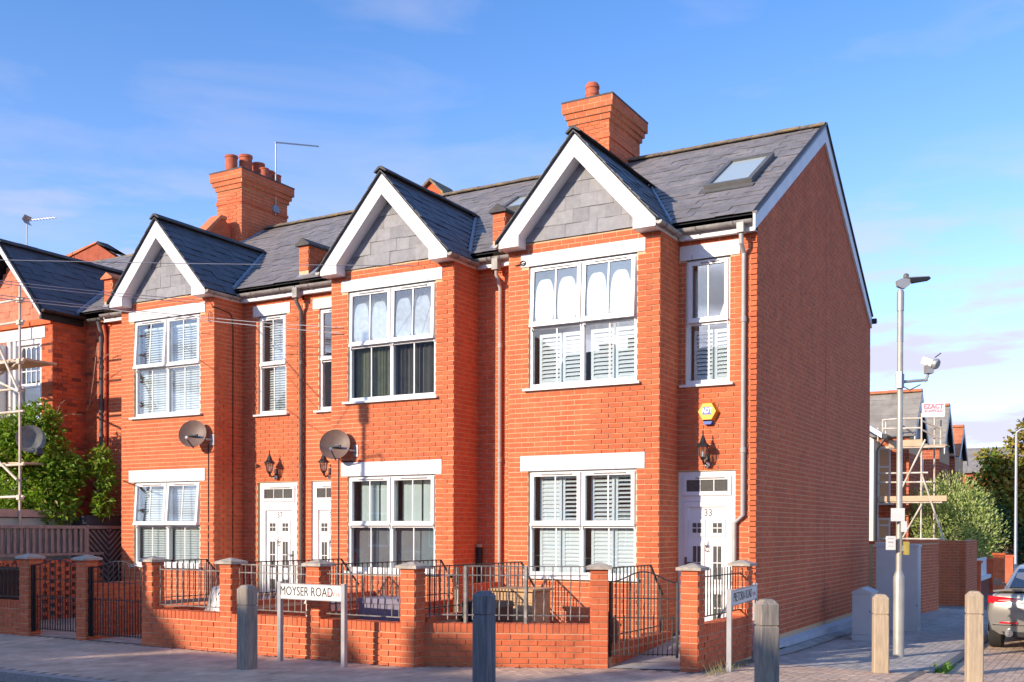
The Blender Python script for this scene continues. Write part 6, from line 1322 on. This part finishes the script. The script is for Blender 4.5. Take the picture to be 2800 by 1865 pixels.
# ---------------------------------------------------------------- beyond the corner house
bw = thing('boundary_wall', 'brown-red brick boundary wall continuing past the blank gable', 'boundary wall', (0.4, 11, -0.5))
sb = Bricks('brick')
P0, P1 = Vector((0.05, 8.15, 0)), Vector((0.62, 13.55, 0)); uw = (P1 - P0).normalized()
MB().obox(P0 + Vector((-0.2, 0, -0.8)), uw * (P1 - P0).length, Vector((0.2, -0.02, 0)), (0, 0, 1.97)).build('wall_core', 'mortar', bw)
sb.face(P0 + Vector((0, -0.02, 0)), uw, Vector((uw.y, -uw.x, 0)), lambda z: [(0, (P1 - P0).length)], -0.6, 1.14); sb.build(bw, 150)
MB().obox(P0 + Vector((-0.22, 0, 1.171)), uw * (P1 - P0).length, Vector((0.26, -0.02, 0)), (0, 0, 0.06)).build('wall_coping', 'brick_old', bw)
b2 = thing('boundary_wall', 'second brick wall pier set back beyond the boundary wall', 'boundary wall', (0.7, 16.5, -0.55))
MB().box(0.28, 0.86, 15.6, 15.75, -0.8, 1.2).box(0.85, 1.0, 15.751, 18.4, -0.8, 1.2).build('wall_core', 'mortar', b2)
sb = Bricks('brick'); sb.face((0.28, 15.6, 0), (1, 0, 0), (0, -1, 0), lambda z: [(0, 0.72)], -0.6, 1.2); sb.face((1.0, 15.6, 0), (0, 1, 0), (1, 0, 0), lambda z: [(0, 2.8)], -0.6, 1.2); sb.build(b2, 100)
b3 = thing('garden_wall', 'distant low front wall with white coping beside the parked car', 'garden wall', (1.0, 21, -0.56))
for (x, y, h) in ((1.0, 19.2, 0.5), (1.05, 22.6, 0.5), (1.15, 25.4, 0.62), (1.2, 28.5, 0.5)): MB().box(x - 0.35, x, y, y + 0.4, -0.8, h).box(x - 0.39, x + 0.04, y - 0.04, y + 0.44, h, h + 0.07).build('pier', 'brick_old', b3)
MB().box(0.75, 0.95, 19.6, 22.6, -0.8, -0.05).build('wall_core', 'brick_old', b3); MB().box(0.72, 1.0, 19.6, 22.6, -0.05, 0.06).build('coping', 'paint', b3)
for k in range(14): MB().box(0.83, 0.87, 19.75 + k * 0.2, 19.85 + k * 0.2, 0.06, 0.62).build('paling', 'paint', b3)
rb = thing('rear_building', 'cream rendered building edge with a sloping fascia behind the corner house', 'building', (-5, 28.6, -0.56))
RX = -3.79
MB().prism([(RX - 3, 28.2, -0.8), (RX, 28.2, -0.8), (RX, 28.2, 5.06), (RX - 3, 28.2, 7.2)], (0, 0.9, 0)).build('wall', 'cream', rb)
MB().prism([(RX - 3, 28.0, 7.55), (RX + 0.34, 28.0, 5.30), (RX + 0.34, 28.0, 5.09), (RX - 3, 28.0, 7.33)], (0, 1.2, 0)).build('roof_edge', 'board', rb); MB().lathe([(0.10, 0), (0.10, 1.1)], (RX + 0.44, 28.05, 5.17), 10, (0, 1, 0)).build('gutter', 'black', rb)
MB().tube([(RX + 0.40, 28.2, 5.05), (RX + 0.12, 28.12, 4.6), (RX + 0.10, 28.12, -0.4)], 0.055, 8).build('downpipe', 'black', rb)
def far_house(label, yc, zr, ze, hw, roofm, ridgem, xg=-2.8, window=True):
    t = thing('gabled_house', label, 'house', (xg - 4, yc, -0.6), 'gabled houses down the side street')
    w = MB(); w.prism([(xg, yc - hw, -0.8), (xg, yc + hw, -0.8), (xg, yc + hw, ze), (xg, yc, zr - 0.12), (xg, yc - hw, ze)], (-8, 0, 0)); w.build('wall', 'mortar', t)
    fb = Bricks('brick_far'); wh = [(-3.2 + 1.15, -3.2 + 2.55, 2.7, 5.0), (-3.2 + 1.15, -3.2 + 2.55, 0.2, 2.0)]
    fb.face((xg - 4, yc - hw, 0), (1, 0, 0), (0, -1, 0), lambda z: cut(0, 4.0, [(1.9, 3.3, 2.6, 4.9), (1.9, 3.3, 0.2, 2.0)], z), -0.6, ze, pitch=0.15, L=0.45); fb.face((xg, yc - hw, 0), (0, 1, 0), (1, 0, 0), lambda z: [(0, 2 * hw)], -0.6, ze - 0.7, pitch=0.15, L=0.45); fb.build(t, 0)
    for (z0, z1) in ((2.6, 4.9), (0.2, 2.0)):
        fr = MB(); y = yc - hw - 0.05
        xa_, xb_ = xg - 2.1, xg - 0.7
        for k in range(4): fr.box(xa_ + k * 0.443, xa_ + k * 0.443 + 0.07, y, y + 0.1, z0, z1)
        fr.box(xa_ + .07, xb_, y + 0.002, y + 0.098, z1 - 0.1, z1).box(xa_ + .07, xb_, y + .002, y + .098, z0, z0 + 0.12).box(xa_ + .07, xb_, y + .003, y + .097, z0 + 1.45, z0 + 1.53).box(xa_ - .08, xb_ + .14, y - .08, y - 0.001, z0 - .08, z0)
        W_ = fr.build('window', 'pvc', t); MB().box(xa_, xb_, y + 0.06, y + 0.07, z0, z1).build('pane', 'car_glass', W_)
    s_ = (zr - ze) / hw; rs = Slates(roofm)
    for sgn in (-1, 1):
        rs.plane((0, yc + sgn * (hw + 0.15), ze - 0.15 * s_ + 0.12), (1, 0, 0), (0, -sgn, s_), math.hypot(hw + .15, (hw + .15) * s_), lambda v: [(xg - 8, xg + 0.25)], w=0.5, g=0.33)
    rs.full.sort(key=lambda q: q[0].y); R_ = MB().add([(xg - 8, yc - hw - .15, ze - .15 * s_ + .09), (xg + .25, yc - hw - .15, ze - .15 * s_ + .09), (xg + .25, yc, zr + .06), (xg - 8, yc, zr + .06), (xg + .25, yc + hw + .15, ze - .15 * s_ + .09), (xg - 8, yc + hw + .15, ze - .15 * s_ + .09)], [(0, 1, 2, 3), (3, 2, 4, 5)]).build('roof', 'underlay', t)
    rs.build(R_, 60, 'roof_tile')
    ridge_tiles(R_, (xg - 8, yc, zr + 0.20), (xg + 0.25, yc, zr + 0.20), ridgem, L=0.45, w=0.2, drop=0.13)
    for sgn in (-1, 1): MB().prism([(xg + 0.22, yc, zr + 0.08), (xg + 0.22, yc + sgn * (hw + .15), ze - .15 * s_ + 0.1), (xg + 0.22, yc + sgn * (hw + .15), ze - .15 * s_ - 0.18), (xg + 0.22, yc, zr - 0.26)], (0.04, 0, 0)).build('barge_board', 'board', t)
    MB().add([(xg + 0.01, yc - hw * .9, ze), (xg + 0.01, yc + hw * .9, ze), (xg + 0.01, yc, zr - 0.25)], [(0, 1, 2)]).build('gable_panel', 'lead', t)
    return t
far_house('nearest slate-roofed gabled house behind the scaffolding on the side street', 32.0, 7.25, 5.35, 1.75, 'far_roof', 'clay_ridge')
far_house('second gabled house behind the EZACT sign on the side street', 40.6, 7.55, 5.5, 1.75, 'far_roof', 'clay_ridge')
far_house('farthest gabled house with an orange tiled roof on the side street', 46.2, 7.0, 5.4, 1.7, 'far_tile', 'clay_ridge')
bk = thing('distant_house', 'brown distant roof seen over the trees at the end of the street', 'house', (0, 62, 0))
MB().prism([(-9, 60, -0.6), (2, 60, -0.6), (2, 60, 5.3), (-9, 60, 5.3)], (0, 7, 0)).build('wall', 'brick_far', bk); MB().prism([(-9.3, 59.7, 5.3), (-9.3, 63.5, 7.2), (-9.3, 67.3, 5.3)], (11.6, 0, 0)).build('roof', 'far_roof', bk)
s2 = thing('scaffolding', 'tube scaffolding with boards around the nearest house down the side street', 'scaffolding', (-2.5, 29, -0.5))
st2 = [((-3.78, 29, -0.6), (-3.78, 29, 5.6)), ((-2.92, 29, -0.6), (-2.92, 29, 6.40)), ((-2.13, 29, -0.6), (-2.13, 29, 6.1)), ((-1.79, 30.0, -0.6), (-1.79, 30.0, 6.0)), ((-1.5, 29.6, 4.6), (-1.5, 29.6, 5.85)),
       ((-2.95, 29.02, 5.93), (-2.1, 29.02, 5.9)), ((-3.6, 29.02, 5.9), (-2.9, 29.02, 5.93)), ((-3.6, 29.02, 5.55), (-2.1, 29.02, 5.52)), ((-3.9, 28.97, 4.78), (-1.25, 28.97, 4.74)), ((-3.75, 28.97, 3.76), (-1.88, 28.97, 3.75)), ((-3.75, 28.97, 3.40), (-1.74, 28.97, 3.38)), ((-3.75, 28.97, 2.60), (-1.35, 28.97, 2.58)), ((-3.7, 28.97, 1.15), (-1.2, 28.97, 1.15)),
       ((-1.98, 28.93, 5.05), (-2.87, 28.93, 3.10)), ((-2.1, 28.93, 2.5), (-2.8, 28.93, 1.2)), ((-2.12, 28.9, 3.75), (-1.25, 28.9, 1.05)), ((-2.13, 29.0, 5.8), (-1.5, 29.6, 5.5)), ((-2.13, 29.0, 5.45), (-1.5, 29.6, 5.1)), ((-3.0, 29.0, 5.75), (-2.6, 30.0, 5.4)), ((-3.6, 29.02, 5.1), (-3.6, 29.02, 5.93)), ((-3.5, 29.1, 5.1), (-3.5, 29.1, 5.9))]
tubes(s2, st2, 'rust_tube', 0.036)
MB().box(-3.35, -2.08, 28.90, 28.94, 4.80, 5.06).build('toe_board', 'scaff_board', s2); MB().box(-3.72, -1.18, 28.88, 28.92, 2.63, 2.84).build('toe_board', 'scaff_board', s2)
for k in range(3): MB().box(-3.8, -1.2, 28.98 + k * 0.3, 28.98 + k * 0.3 + 0.27, 4.79, 4.83).build('scaffold_board', 'scaff_board', s2)
for k in range(3): MB().box(-3.8, -1.3, 28.98 + k * 0.3, 28.98 + k * 0.3 + 0.27, 2.62, 2.66).build('scaffold_board', 'scaff_board', s2)
es = thing('contractor_sign', 'white EZACT contractor board with faded red letters tied to the scaffolding', 'sign', (-1.67, 28.8, 5.9))
ea = Vector((math.cos(0.35), math.sin(0.35), 0)); en = Vector((ea.y, -ea.x, 0)); ec = Vector((-1.67, 28.8, 6.18))
pts = []
for (cx_, cz_, a0) in ((0.37, 0.22, 0), (-0.37, 0.22, 90), (-0.37, -0.22, 180), (0.37, -0.22, 270)):
    for k in range(5): a = math.radians(a0 + k * 22.5); pts.append(ec + ea * (cx_ + 0.06 * math.cos(a)) + Vector((0, 0, cz_ + 0.06 * math.sin(a))))
MB().prism(pts, -en * 0.02).build('board', 'white_print', es)
text('EZACT', 0.25, ec + en * 0.003 + Vector((0, 0, 0.13)), ea, en, 'sign_pink', es, 'lettering', bold=0.014, sx=0.95)
text('SCAFFOLD', 0.14, ec + en * 0.003 + Vector((0, 0, -0.045)), ea, en, 'sign_pink', es, 'lettering', bold=0.008, sx=1.0)
text('0 7 9 6 1  2 2 1  1 0 2', 0.09, ec + en * 0.003 + Vector((0, 0, -0.185)), ea, en, 'sign_grey', es, 'lettering', sx=0.8)

# ---------------------------------------------------------------- trees and bushes on the right
bs = thing('silvery_bush', 'rounded silvery green bush overhanging the brick boundary wall', 'bush', (-1.1, 31.2, -0.56))
R_ = random.Random(3); lob = [((0.55, 17.0, 1.55), (1.15, 1.0, 1.2)), ((0.0, 17.0, 1.9), (0.75, 0.8, 0.85)), ((1.15, 17.2, 1.25), (0.75, 0.8, 0.85)), ((0.5, 17.0, 2.4), (0.7, 0.7, 0.7)), ((1.2, 17.6, 0.55), (0.45, 0.5, 0.55)), ((-0.2, 17.0, 1.2), (0.55, 0.6, 0.6)), ((0.95, 17.1, 2.0), (0.6, 0.6, 0.65))]
KB = 1.442
lob = [(tuple(CAM + (Vector(c) - CAM) * KB), tuple(q * KB for q in r)) for c, r in lob]
fb = leaves(12000, None, None, 0.14, 8, shell=0.45, asp=0.34, droop=-0.5, jit=1.1, lobes=lob)
for _ in range(190):                                          # upright shoots
    c, r = R_.choice(lob); d = Vector((R_.gauss(0, .8), R_.gauss(0, .8), abs(R_.gauss(0.5, .6)))).normalized(); p = Vector(c) + Vector((d.x * r[0], d.y * r[1], d.z * r[2])); g = (d + Vector((0.1, 0, 0.7))).normalized(); L_ = R_.uniform(0.18, 0.55)
    for k in range(11):
        q = p + g * L_ * k / 10; t = (g + Vector((R_.uniform(-1, 1), R_.uniform(-1, 1), R_.uniform(-1, 1)))).normalized(); a = t.cross(g)
        if a.length < .05: continue
        a.normalize(); s = 0.085 * (1.1 - k / 14); fb.add([q, q + t * s * .5 + a * s * .2, q + t * s, q + t * s * .5 - a * s * .2], [(0, 1, 2, 3)])
fb.build('foliage', 'leaf_grey', bs); MB().tube([(-1.1, 31.2, -0.6), (-1.15, 31.1, 0.6), (-1.0, 31, 1.8)], 0.09, 8, r2=0.03).tube([(-1.1, 31.2, 0.2), (-0.7, 31.2, 1.0), (-0.5, 31.2, 1.6)], 0.05, 6, r2=0.02).build('stem', 'bark', bs)
def tree(label, x, y, gz0, h, lob, n, size, m, seed, shell=0.3, name='autumn_tree', cat='tree', k=1.0):
    if k != 1: lob = [(tuple(CAM + (Vector(c) - CAM) * k), tuple(q * k for q in r)) for c, r in lob]; q_ = CAM + (Vector((x, y, 0)) - CAM) * k; x, y = q_.x, q_.y; h *= k; size *= k
    t = thing(name, label, cat, (x, y, gz0)); R_ = random.Random(seed); tb = MB()
    tb.tube([(x, y, gz0 - .2), (x + .05, y, gz0 + h * .25), (x - .05, y + .1, gz0 + h * .5), (x + .05, y, gz0 + h * .85)], h * 0.028, 9, r2=h * 0.006)
    for c, r in lob: c = Vector(c); s = Vector((x, y, gz0 + h * R_.uniform(.25, .55))); tb.tube([s, s.lerp(c, .5) + Vector((R_.uniform(-.2, .2), 0, .1)), c + Vector((0, 0, r[2] * .6))], h * 0.010, 6, r2=h * 0.003)
    tb.build('trunk', 'bark', t); leaves(n, None, None, size, seed, shell=shell, asp=0.75, droop=0.5, lobes=lob).build('crown', m, t)
    return t
lob = []
R_ = random.Random(21)
for (cx_, cz_, r_) in ((0.2, 3.2, .9), (0.9, 3.9, 1.0), (1.6, 3.4, 1.1), (2.3, 4.2, 1.1), (0.9, 2.6, 1.0), (1.8, 2.3, 1.1), (2.8, 2.9, 1.2), (1.25, 5.0, .55), (0.35, 4.3, .5), (2.0, 5.1, .6), (1.35, 5.6, .32), (2.7, 5.2, .6), (-0.2, 2.3, .7), (3.4, 4.0, 1.2), (1.2, 1.5, .8), (2.3, 1.3, .9)): lob.append(((cx_ + R_.uniform(-.15, .15), 31 + R_.uniform(-.8, .8), cz_), (r_, r_ * .9, r_ * .85)))
tree('tall green and orange autumn tree at the right edge behind the far lamp post', 1.6, 31.2, -0.55, 6.0, lob, 15000, 0.18, 'leaf_autumn', 12, k=1.2)
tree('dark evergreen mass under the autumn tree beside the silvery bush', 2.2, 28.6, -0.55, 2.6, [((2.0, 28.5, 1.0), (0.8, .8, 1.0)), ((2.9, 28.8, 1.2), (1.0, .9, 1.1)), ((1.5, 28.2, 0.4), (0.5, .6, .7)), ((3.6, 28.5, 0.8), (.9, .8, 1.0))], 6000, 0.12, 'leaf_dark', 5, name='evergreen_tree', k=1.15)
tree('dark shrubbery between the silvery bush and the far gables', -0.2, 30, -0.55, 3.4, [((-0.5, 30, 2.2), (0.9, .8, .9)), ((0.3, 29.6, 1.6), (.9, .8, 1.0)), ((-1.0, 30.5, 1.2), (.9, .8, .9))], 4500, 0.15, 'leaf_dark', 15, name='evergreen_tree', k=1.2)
tree('hazy treetops closing the far end of the side street', 7, 72, -0.55, 6, [((5.5, 72, 3.0), (3, 2, 2.4)), ((9, 73, 3.6), (3.4, 2, 2.6)), ((12, 72, 3.0), (3, 2, 2.6)), ((2.5, 74, 2.6), (2.6, 2, 2.2))], 6000, 0.42, 'leaf_autumn', 9)
fl = thing('street_lamp', 'distant slim lamp post in front of the autumn tree', 'street lamp', (1.15, 30, -0.55))
pc = on_y(2777, 1500, 27.0); MB().lathe([(0.085, -2), (0.085, 0.3), (0.055, 0.34), (0.045, 5.2)], (pc.x, 27.0, -0.2), 12).build('column', 'galv_grey', fl, smooth=True); MB().tube([(pc.x, 27.0, 5.0), (pc.x + 0.15, 27.0, 5.12), (pc.x + 0.7, 27.0, 5.14)], 0.045, 8).build('lamp_arm', 'galv_grey', fl)
wd = MB(); R_ = random.Random(4)
for (cx_, cy_, n_, s_) in ((2.44, 0.1, 34, .17), (2.47, 0.5, 26, .15), (2.44, -0.3, 10, .10), (2.46, 1.1, 8, .08)):
    for _ in range(n_):
        p = Vector((cx_ + R_.gauss(0, .035), cy_ + R_.gauss(0, .10), gz(cy_) - .09)); d = Vector((R_.gauss(0, .6), R_.gauss(0, .6), 1)).normalized(); a = d.cross(Vector((R_.gauss(0, 1), R_.gauss(0, 1), .1))).normalized(); L_ = s_ * R_.uniform(.5, 1.2)
        wd.add([p, p + d * L_ * .5 + a * L_ * .10, p + d * L_ + Vector((d.x, d.y, -.3)) * L_ * .3, p + d * L_ * .5 - a * L_ * .10], [(0, 1, 2, 3)])
tag(wd.build('kerb_weeds', 'weed', None), 'bright green weeds sprouting along the kerb gutter', 'weeds', kind='stuff')
gr = MB()
for _ in range(150):
    y = R_.uniform(-2.9, -1.4); p = Vector((0.33 + R_.gauss(0, .05) + (0.0 if y > -2.4 else 0), y, gz(y) - .01)); d = Vector((R_.gauss(0, .5), R_.gauss(0, .5), 1)).normalized(); a = d.cross(Vector((R_.gauss(0, 1), R_.gauss(0, 1), .1))).normalized(); L_ = R_.uniform(.04, .17) * (1.4 if y < -2.2 else .7)
    gr.add([p - a * .004, p + a * .004, p + d * L_], [(0, 1, 2)])
tag(gr.build('dry_grass', 'grass', None), 'wisps of dry grass at the foot of the second street sign', 'grass', kind='stuff')

lt = MB(); R_ = random.Random(9)                              # grit and leaf scraps gathered along the foot of the walls
for _ in range(900):
    t = R_.random()
    if t < 0.55: x = R_.uniform(-8, -3.2); p = Vector((x, GY - 0.02 - abs(R_.gauss(0, .05)), PZ + .004))
    elif t < 0.8: k = R_.random(); p = Vector((A0.x, A0.y, 0)).lerp(Vector((A1.x, A1.y, 0)), k) + n3 * (0.02 + abs(R_.gauss(0, .05))) + Vector((0, 0, PZ + .004))
    else: y = R_.uniform(-2.5, 6); p = Vector((0.26 + abs(R_.gauss(0, .05)) + (0.05 if y < -.5 else 0), y, gz(y) + .006))
    a = R_.uniform(0, 6.28); q = R_.uniform(.006, .022); u_ = Vector((math.cos(a), math.sin(a), R_.uniform(-.2, .3))) * q; v_ = Vector((-math.sin(a), math.cos(a), R_.uniform(-.2, .3))) * q * R_.uniform(.4, 1)
    lt.add([p - u_, p + v_, p + u_ + Vector((0, 0, .006)), p - v_], [(0, 1, 2, 3)])
tag(lt.build('wall_foot_litter', 'litter', None), 'grit and leaf scraps gathered along the foot of the brick walls', 'litter', kind='stuff')

# ---------------------------------------------------------------- parked car (seen from behind)
car = thing('parked_car', 'champagne silver saloon parked with its tail to the corner', 'car', (3.62, 4.4, -0.58))
CX, CY, CG = 3.50, 4.35, gz(4.6) - 0.11
def loft(secs, name, m, par, closed=False):
    """secs = list of (y, [(x>=0, z)...]) mirrored to a full ring"""
    vs = []; fs = []; n = None
    for (y, ring) in secs:
        full = [(x, z) for x, z in ring] + [(-x, z) for x, z in ring[::-1] if x > 1e-4]
        n = len(full); vs += [(CX + x, CY + y, CG + z) for x, z in full]
    for i in range(len(secs) - 1):
        for k in range(n): fs.append((i * n + k, i * n + (k + 1) % n, (i + 1) * n + (k + 1) % n, (i + 1) * n + k))
    fs.append(tuple(range(n))[::-1]); fs.append(tuple(range((len(secs) - 1) * n, len(secs) * n)))
    o = MB().add(vs, fs).build(name, m, par, smooth=True)
    return o
def body(y, w, zb, zt, zs=0.72, f=0.0):
    return (y, [(0, zb), (w * .80, zb), (w * .94, zb + .08), (w, zb + .26), (w * 1.005, zs - .06), (w * .985, zs + .06), (w * .90, zt - .045), (w * .80, zt - .008), (0, zt + .012)])
loft([body(0.0, .80, .34, .93), body(0.03, .86, .29, .97), body(0.14, .895, .27, .985), body(0.35, .905, .26, .985), body(0.9, .905, .25, .97), body(1.8, .90, .22, .95), body(3.2, .90, .22, .94), body(3.9, .88, .24, .86), body(4.3, .80, .28, .72), body(4.42, .70, .34, .62)], 'body', 'car', car)
def cabin(y, wb, wt, zb, zt): return (y, [(0, zb), (wb, zb), (wb * .98, zb + .02), ((wb * .45 + wt * .55), zb + (zt - zb) * .55), (wt, zt - .045), (wt * .86, zt - .008), (0, zt)])
loft([cabin(0.30, .70, .66, .955, .99), cabin(0.62, .72, .61, .955, 1.14), cabin(1.0, .735, .575, .95, 1.285), cabin(1.45, .745, .56, .95, 1.385), cabin(2.0, .75, .565, .95, 1.42), cabin(2.6, .745, .56, .95, 1.39), cabin(3.1, .73, .58, .94, 1.18), cabin(3.5, .70, .62, .92, .98)], 'cabin', 'car', car)
# rear window, boot lid crease, lamps, bumper, plate
MB().add([(CX - .575, CY + .395, CG + 1.055), (CX + .575, CY + .395, CG + 1.055), (CX + .49, CY + 1.20, CG + 1.345), (CX - .49, CY + 1.20, CG + 1.345), (CX - .575, CY + .45, CG + 1.04), (CX + .575, CY + .45, CG + 1.04)], [(0, 1, 2, 3), (4, 0, 3), (1, 5, 2)]).build('rear_window', 'car_glass', car)
bl = MB(); bl.prism([(CX - .80, CY + .10, CG + .985), (CX - .60, CY + .03, CG + 1.012), (CX + .60, CY + .03, CG + 1.012), (CX + .80, CY + .10, CG + .985), (CX + .74, CY + .34, CG + .99), (CX - .74, CY + .34, CG + .99)], (0, 0, .028)).build('boot_lip', 'car', car)
for s in (-1, 1):
    T = lambda x, y, z: (CX + s * x, CY + y, CG + z)
    lampm = MB().add([T(.46, -.012, .845), T(.80, .005, .80), T(.875, .07, .80), T(.90, .22, .86), T(.895, .20, .925), T(.86, .05, .925), T(.78, -.012, .92), T(.50, -.02, .90), T(.42, -.018, .885), T(.46, .05, .845), T(.80, .08, .80), T(.50, .06, .90), T(.86, .12, .925)], [(0, 1, 6, 7, 8), (1, 2, 5, 6), (2, 3, 4, 5), (0, 9, 10, 1), (7, 6, 12, 11)])
    lampm.build('tail_lamp', 'tail', car)
    MB().add([T(.40, -.022, .880), T(.70, -.018, .862), T(.72, -.018, .845), T(.46, -.022, .838)], [(0, 1, 2, 3)]).build('lamp_strip', 'tail_clear', car)
    MB().prism([T(.42, -.02, .47), T(.72, .015, .47), T(.72, .015, .50), T(.42, -.02, .50)], (0, -.012, 0)).build('reflector', 'tail', car)
    MB().lathe([(.046, 0), (.062, 0), (.062, .14), (.05, .14)], T(.545, -.045, .315), 16, (0, 1, 0)).build('exhaust', 'chrome', car); MB().lathe([(.047, .004), (.047, .01)], T(.545, -.045, .315), 16, (0, 1, 0)).build('exhaust_hole', 'car_black', car)
    MB().obox(T(.905, 2.62, .98), (s * .10, 0, 0), (0, -.09, 0), (0, 0, .12)).bar(T(.80, 2.6, 1.0), T(.92, 2.6, 1.02), .04).build('door_mirror', 'car', car)
    for yy in (.78, 3.52):
        wv = MB().lathe([(.20, -.10), (.29, -.11), (.318, -.085), (.322, 0), (.318, .085), (.29, .11), (.20, .10)], T(.80, yy, .322), 28, (1, 0, 0)).build('wheel', 'rubber', car, smooth=True)
        MB().lathe([(.04, .0), (.19, .015), (.205, .03), (.205, -.05)], T(.892, yy, .322), 20, (s, 0, 0)).build('rim', 'galv_grey', wv)
    MB().prism([T(.906, .42, .30), T(.909, .50, .60), T(.909, .78, .70), T(.909, 1.06, .60), T(.906, 1.14, .30)], (s * .004, 0, 0)).build('wheel_arch', 'car_black', car)
MB().prism([(CX - .60, CY + .01, CG + .26), (CX + .60, CY + .01, CG + .26), (CX + .66, CY + .01, CG + .34), (CX - .66, CY + .01, CG + .34)], (0, -.022, 0)).build('diffuser', 'car_black', car)
MB().box(CX - .80, CX + .80, CY - .016, CY + .004, CG + .445, CG + .456).box(CX - .40, CX + .40, CY - .026, CY, CG + .815, CG + .825).build('bumper_seam', 'car_black', car)
np_ = MB().box(CX - .26, CX + .26, CY - .030, CY - .018, CG + .60, CG + .712).build('number_plate', 'plate', car)
text('Y', 0.105, (CX - .205, CY - .0315, CG + .652), (1, 0, 0), (0, -1, 0), 'sign_black', np_, 'plate_lettering', bold=0.002, sx=.8)
MB().box(CX - .12, CX + .12, CY - .026, CY - .017, CG + .375, CG + .40).build('tow_cover', 'car', car)

# ---------------------------------------------------------------- across the road, behind the photographer
def opposite(label, x0, x1, y, zr, ze, stacks):
    t = thing('opposite_house', label, 'house', ((x0 + x1) / 2, y - 5, -0.3), 'terrace across the front road')
    MB().prism([(x0, y - 1, -0.6), (x0, y - 9, -0.6), (x0, y - 9, ze), (x0, y - 5, zr - .2), (x0, y - 1, ze)], (x1 - x0, 0, 0)).build('wall', 'brick_old', t)
    MB().prism([(x0, y - 0.7, ze - .1), (x0, y - 5, zr), (x0, y - 9.3, ze - .1), (x0, y - 9.3, ze - .25), (x0, y - 5, zr - .19), (x0, y - .7, ze - .25)], (x1 - x0, 0, 0)).build('roof', 'slate', t)
    for (xa, w, z) in stacks: MB().box(xa, xa + w, y - 5.4, y - 4.6, zr - .8, z).build('chimney', 'brick_old', t)
    n = int((x1 - x0) / 3.0)
    for i in range(n):
        for (za, zb) in ((0.6, 2.3), (3.4, 5.1)):
            xa = x0 + (i + .3) * (x1 - x0) / n; w = MB().box(xa, xa + 1.3, y - .995, y - .94, za, zb).build('window', 'pvc', t); MB().box(xa + .08, xa + .61, y - .939, y - .93, za + .1, zb - .1).build('pane', 'car_glass', w); MB().box(xa + .69, xa + 1.22, y - .939, y - .93, za + .1, zb - .1).build('pane', 'car_glass', w)
    return t
OY = -27.0
opposite('unseen brick terrace across the road with chimneys placed for their shadows', -18.6, 14, OY, 10.0, 6.2, [(-16.75, 0.55, 10.30), (-15.25, 0.42, 10.46), (-13.3, 0.6, 10.75), (-10.5, 0.5, 10.33)])
OH = opposite('unseen taller house across the road, added with its sloped end to cast shade', -36, -21.3, OY, 11.55, 7.0, [(-23.5, 0.9, 12.1)])  # out of view, height set to shade the far left piers
MB().prism([(-21.299, OY - 5.2, 6.0), (-19.2, OY - 5.2, 6.0), (-19.2, OY - 5.2, 10.05), (-20.1, OY - 5.2, 10.85), (-21.299, OY - 5.2, 11.5)], (0, 0.4, 0)).build('hip_shadow_slab', 'brick_old', OH)  # slab added with a sloped top, only for its shadow edge
lp2 = lamp_post('street lamp across the kerb out of the left of the view', -9.62, -8.0, -0.38, 7.25, head=(0.4, 1), m='galv_grey')
MB().box(-9.70, -9.54, -8.09, -7.91, 5.9, 6.25).build('control_box', 'galv_grey', lp2); MB().tube([(-9.62, -8, 5.32), (-9.25, -8, 5.36), (-9.23, -8, 5.22)], 0.02, 6).build('side_arm', 'galv_grey', lp2)
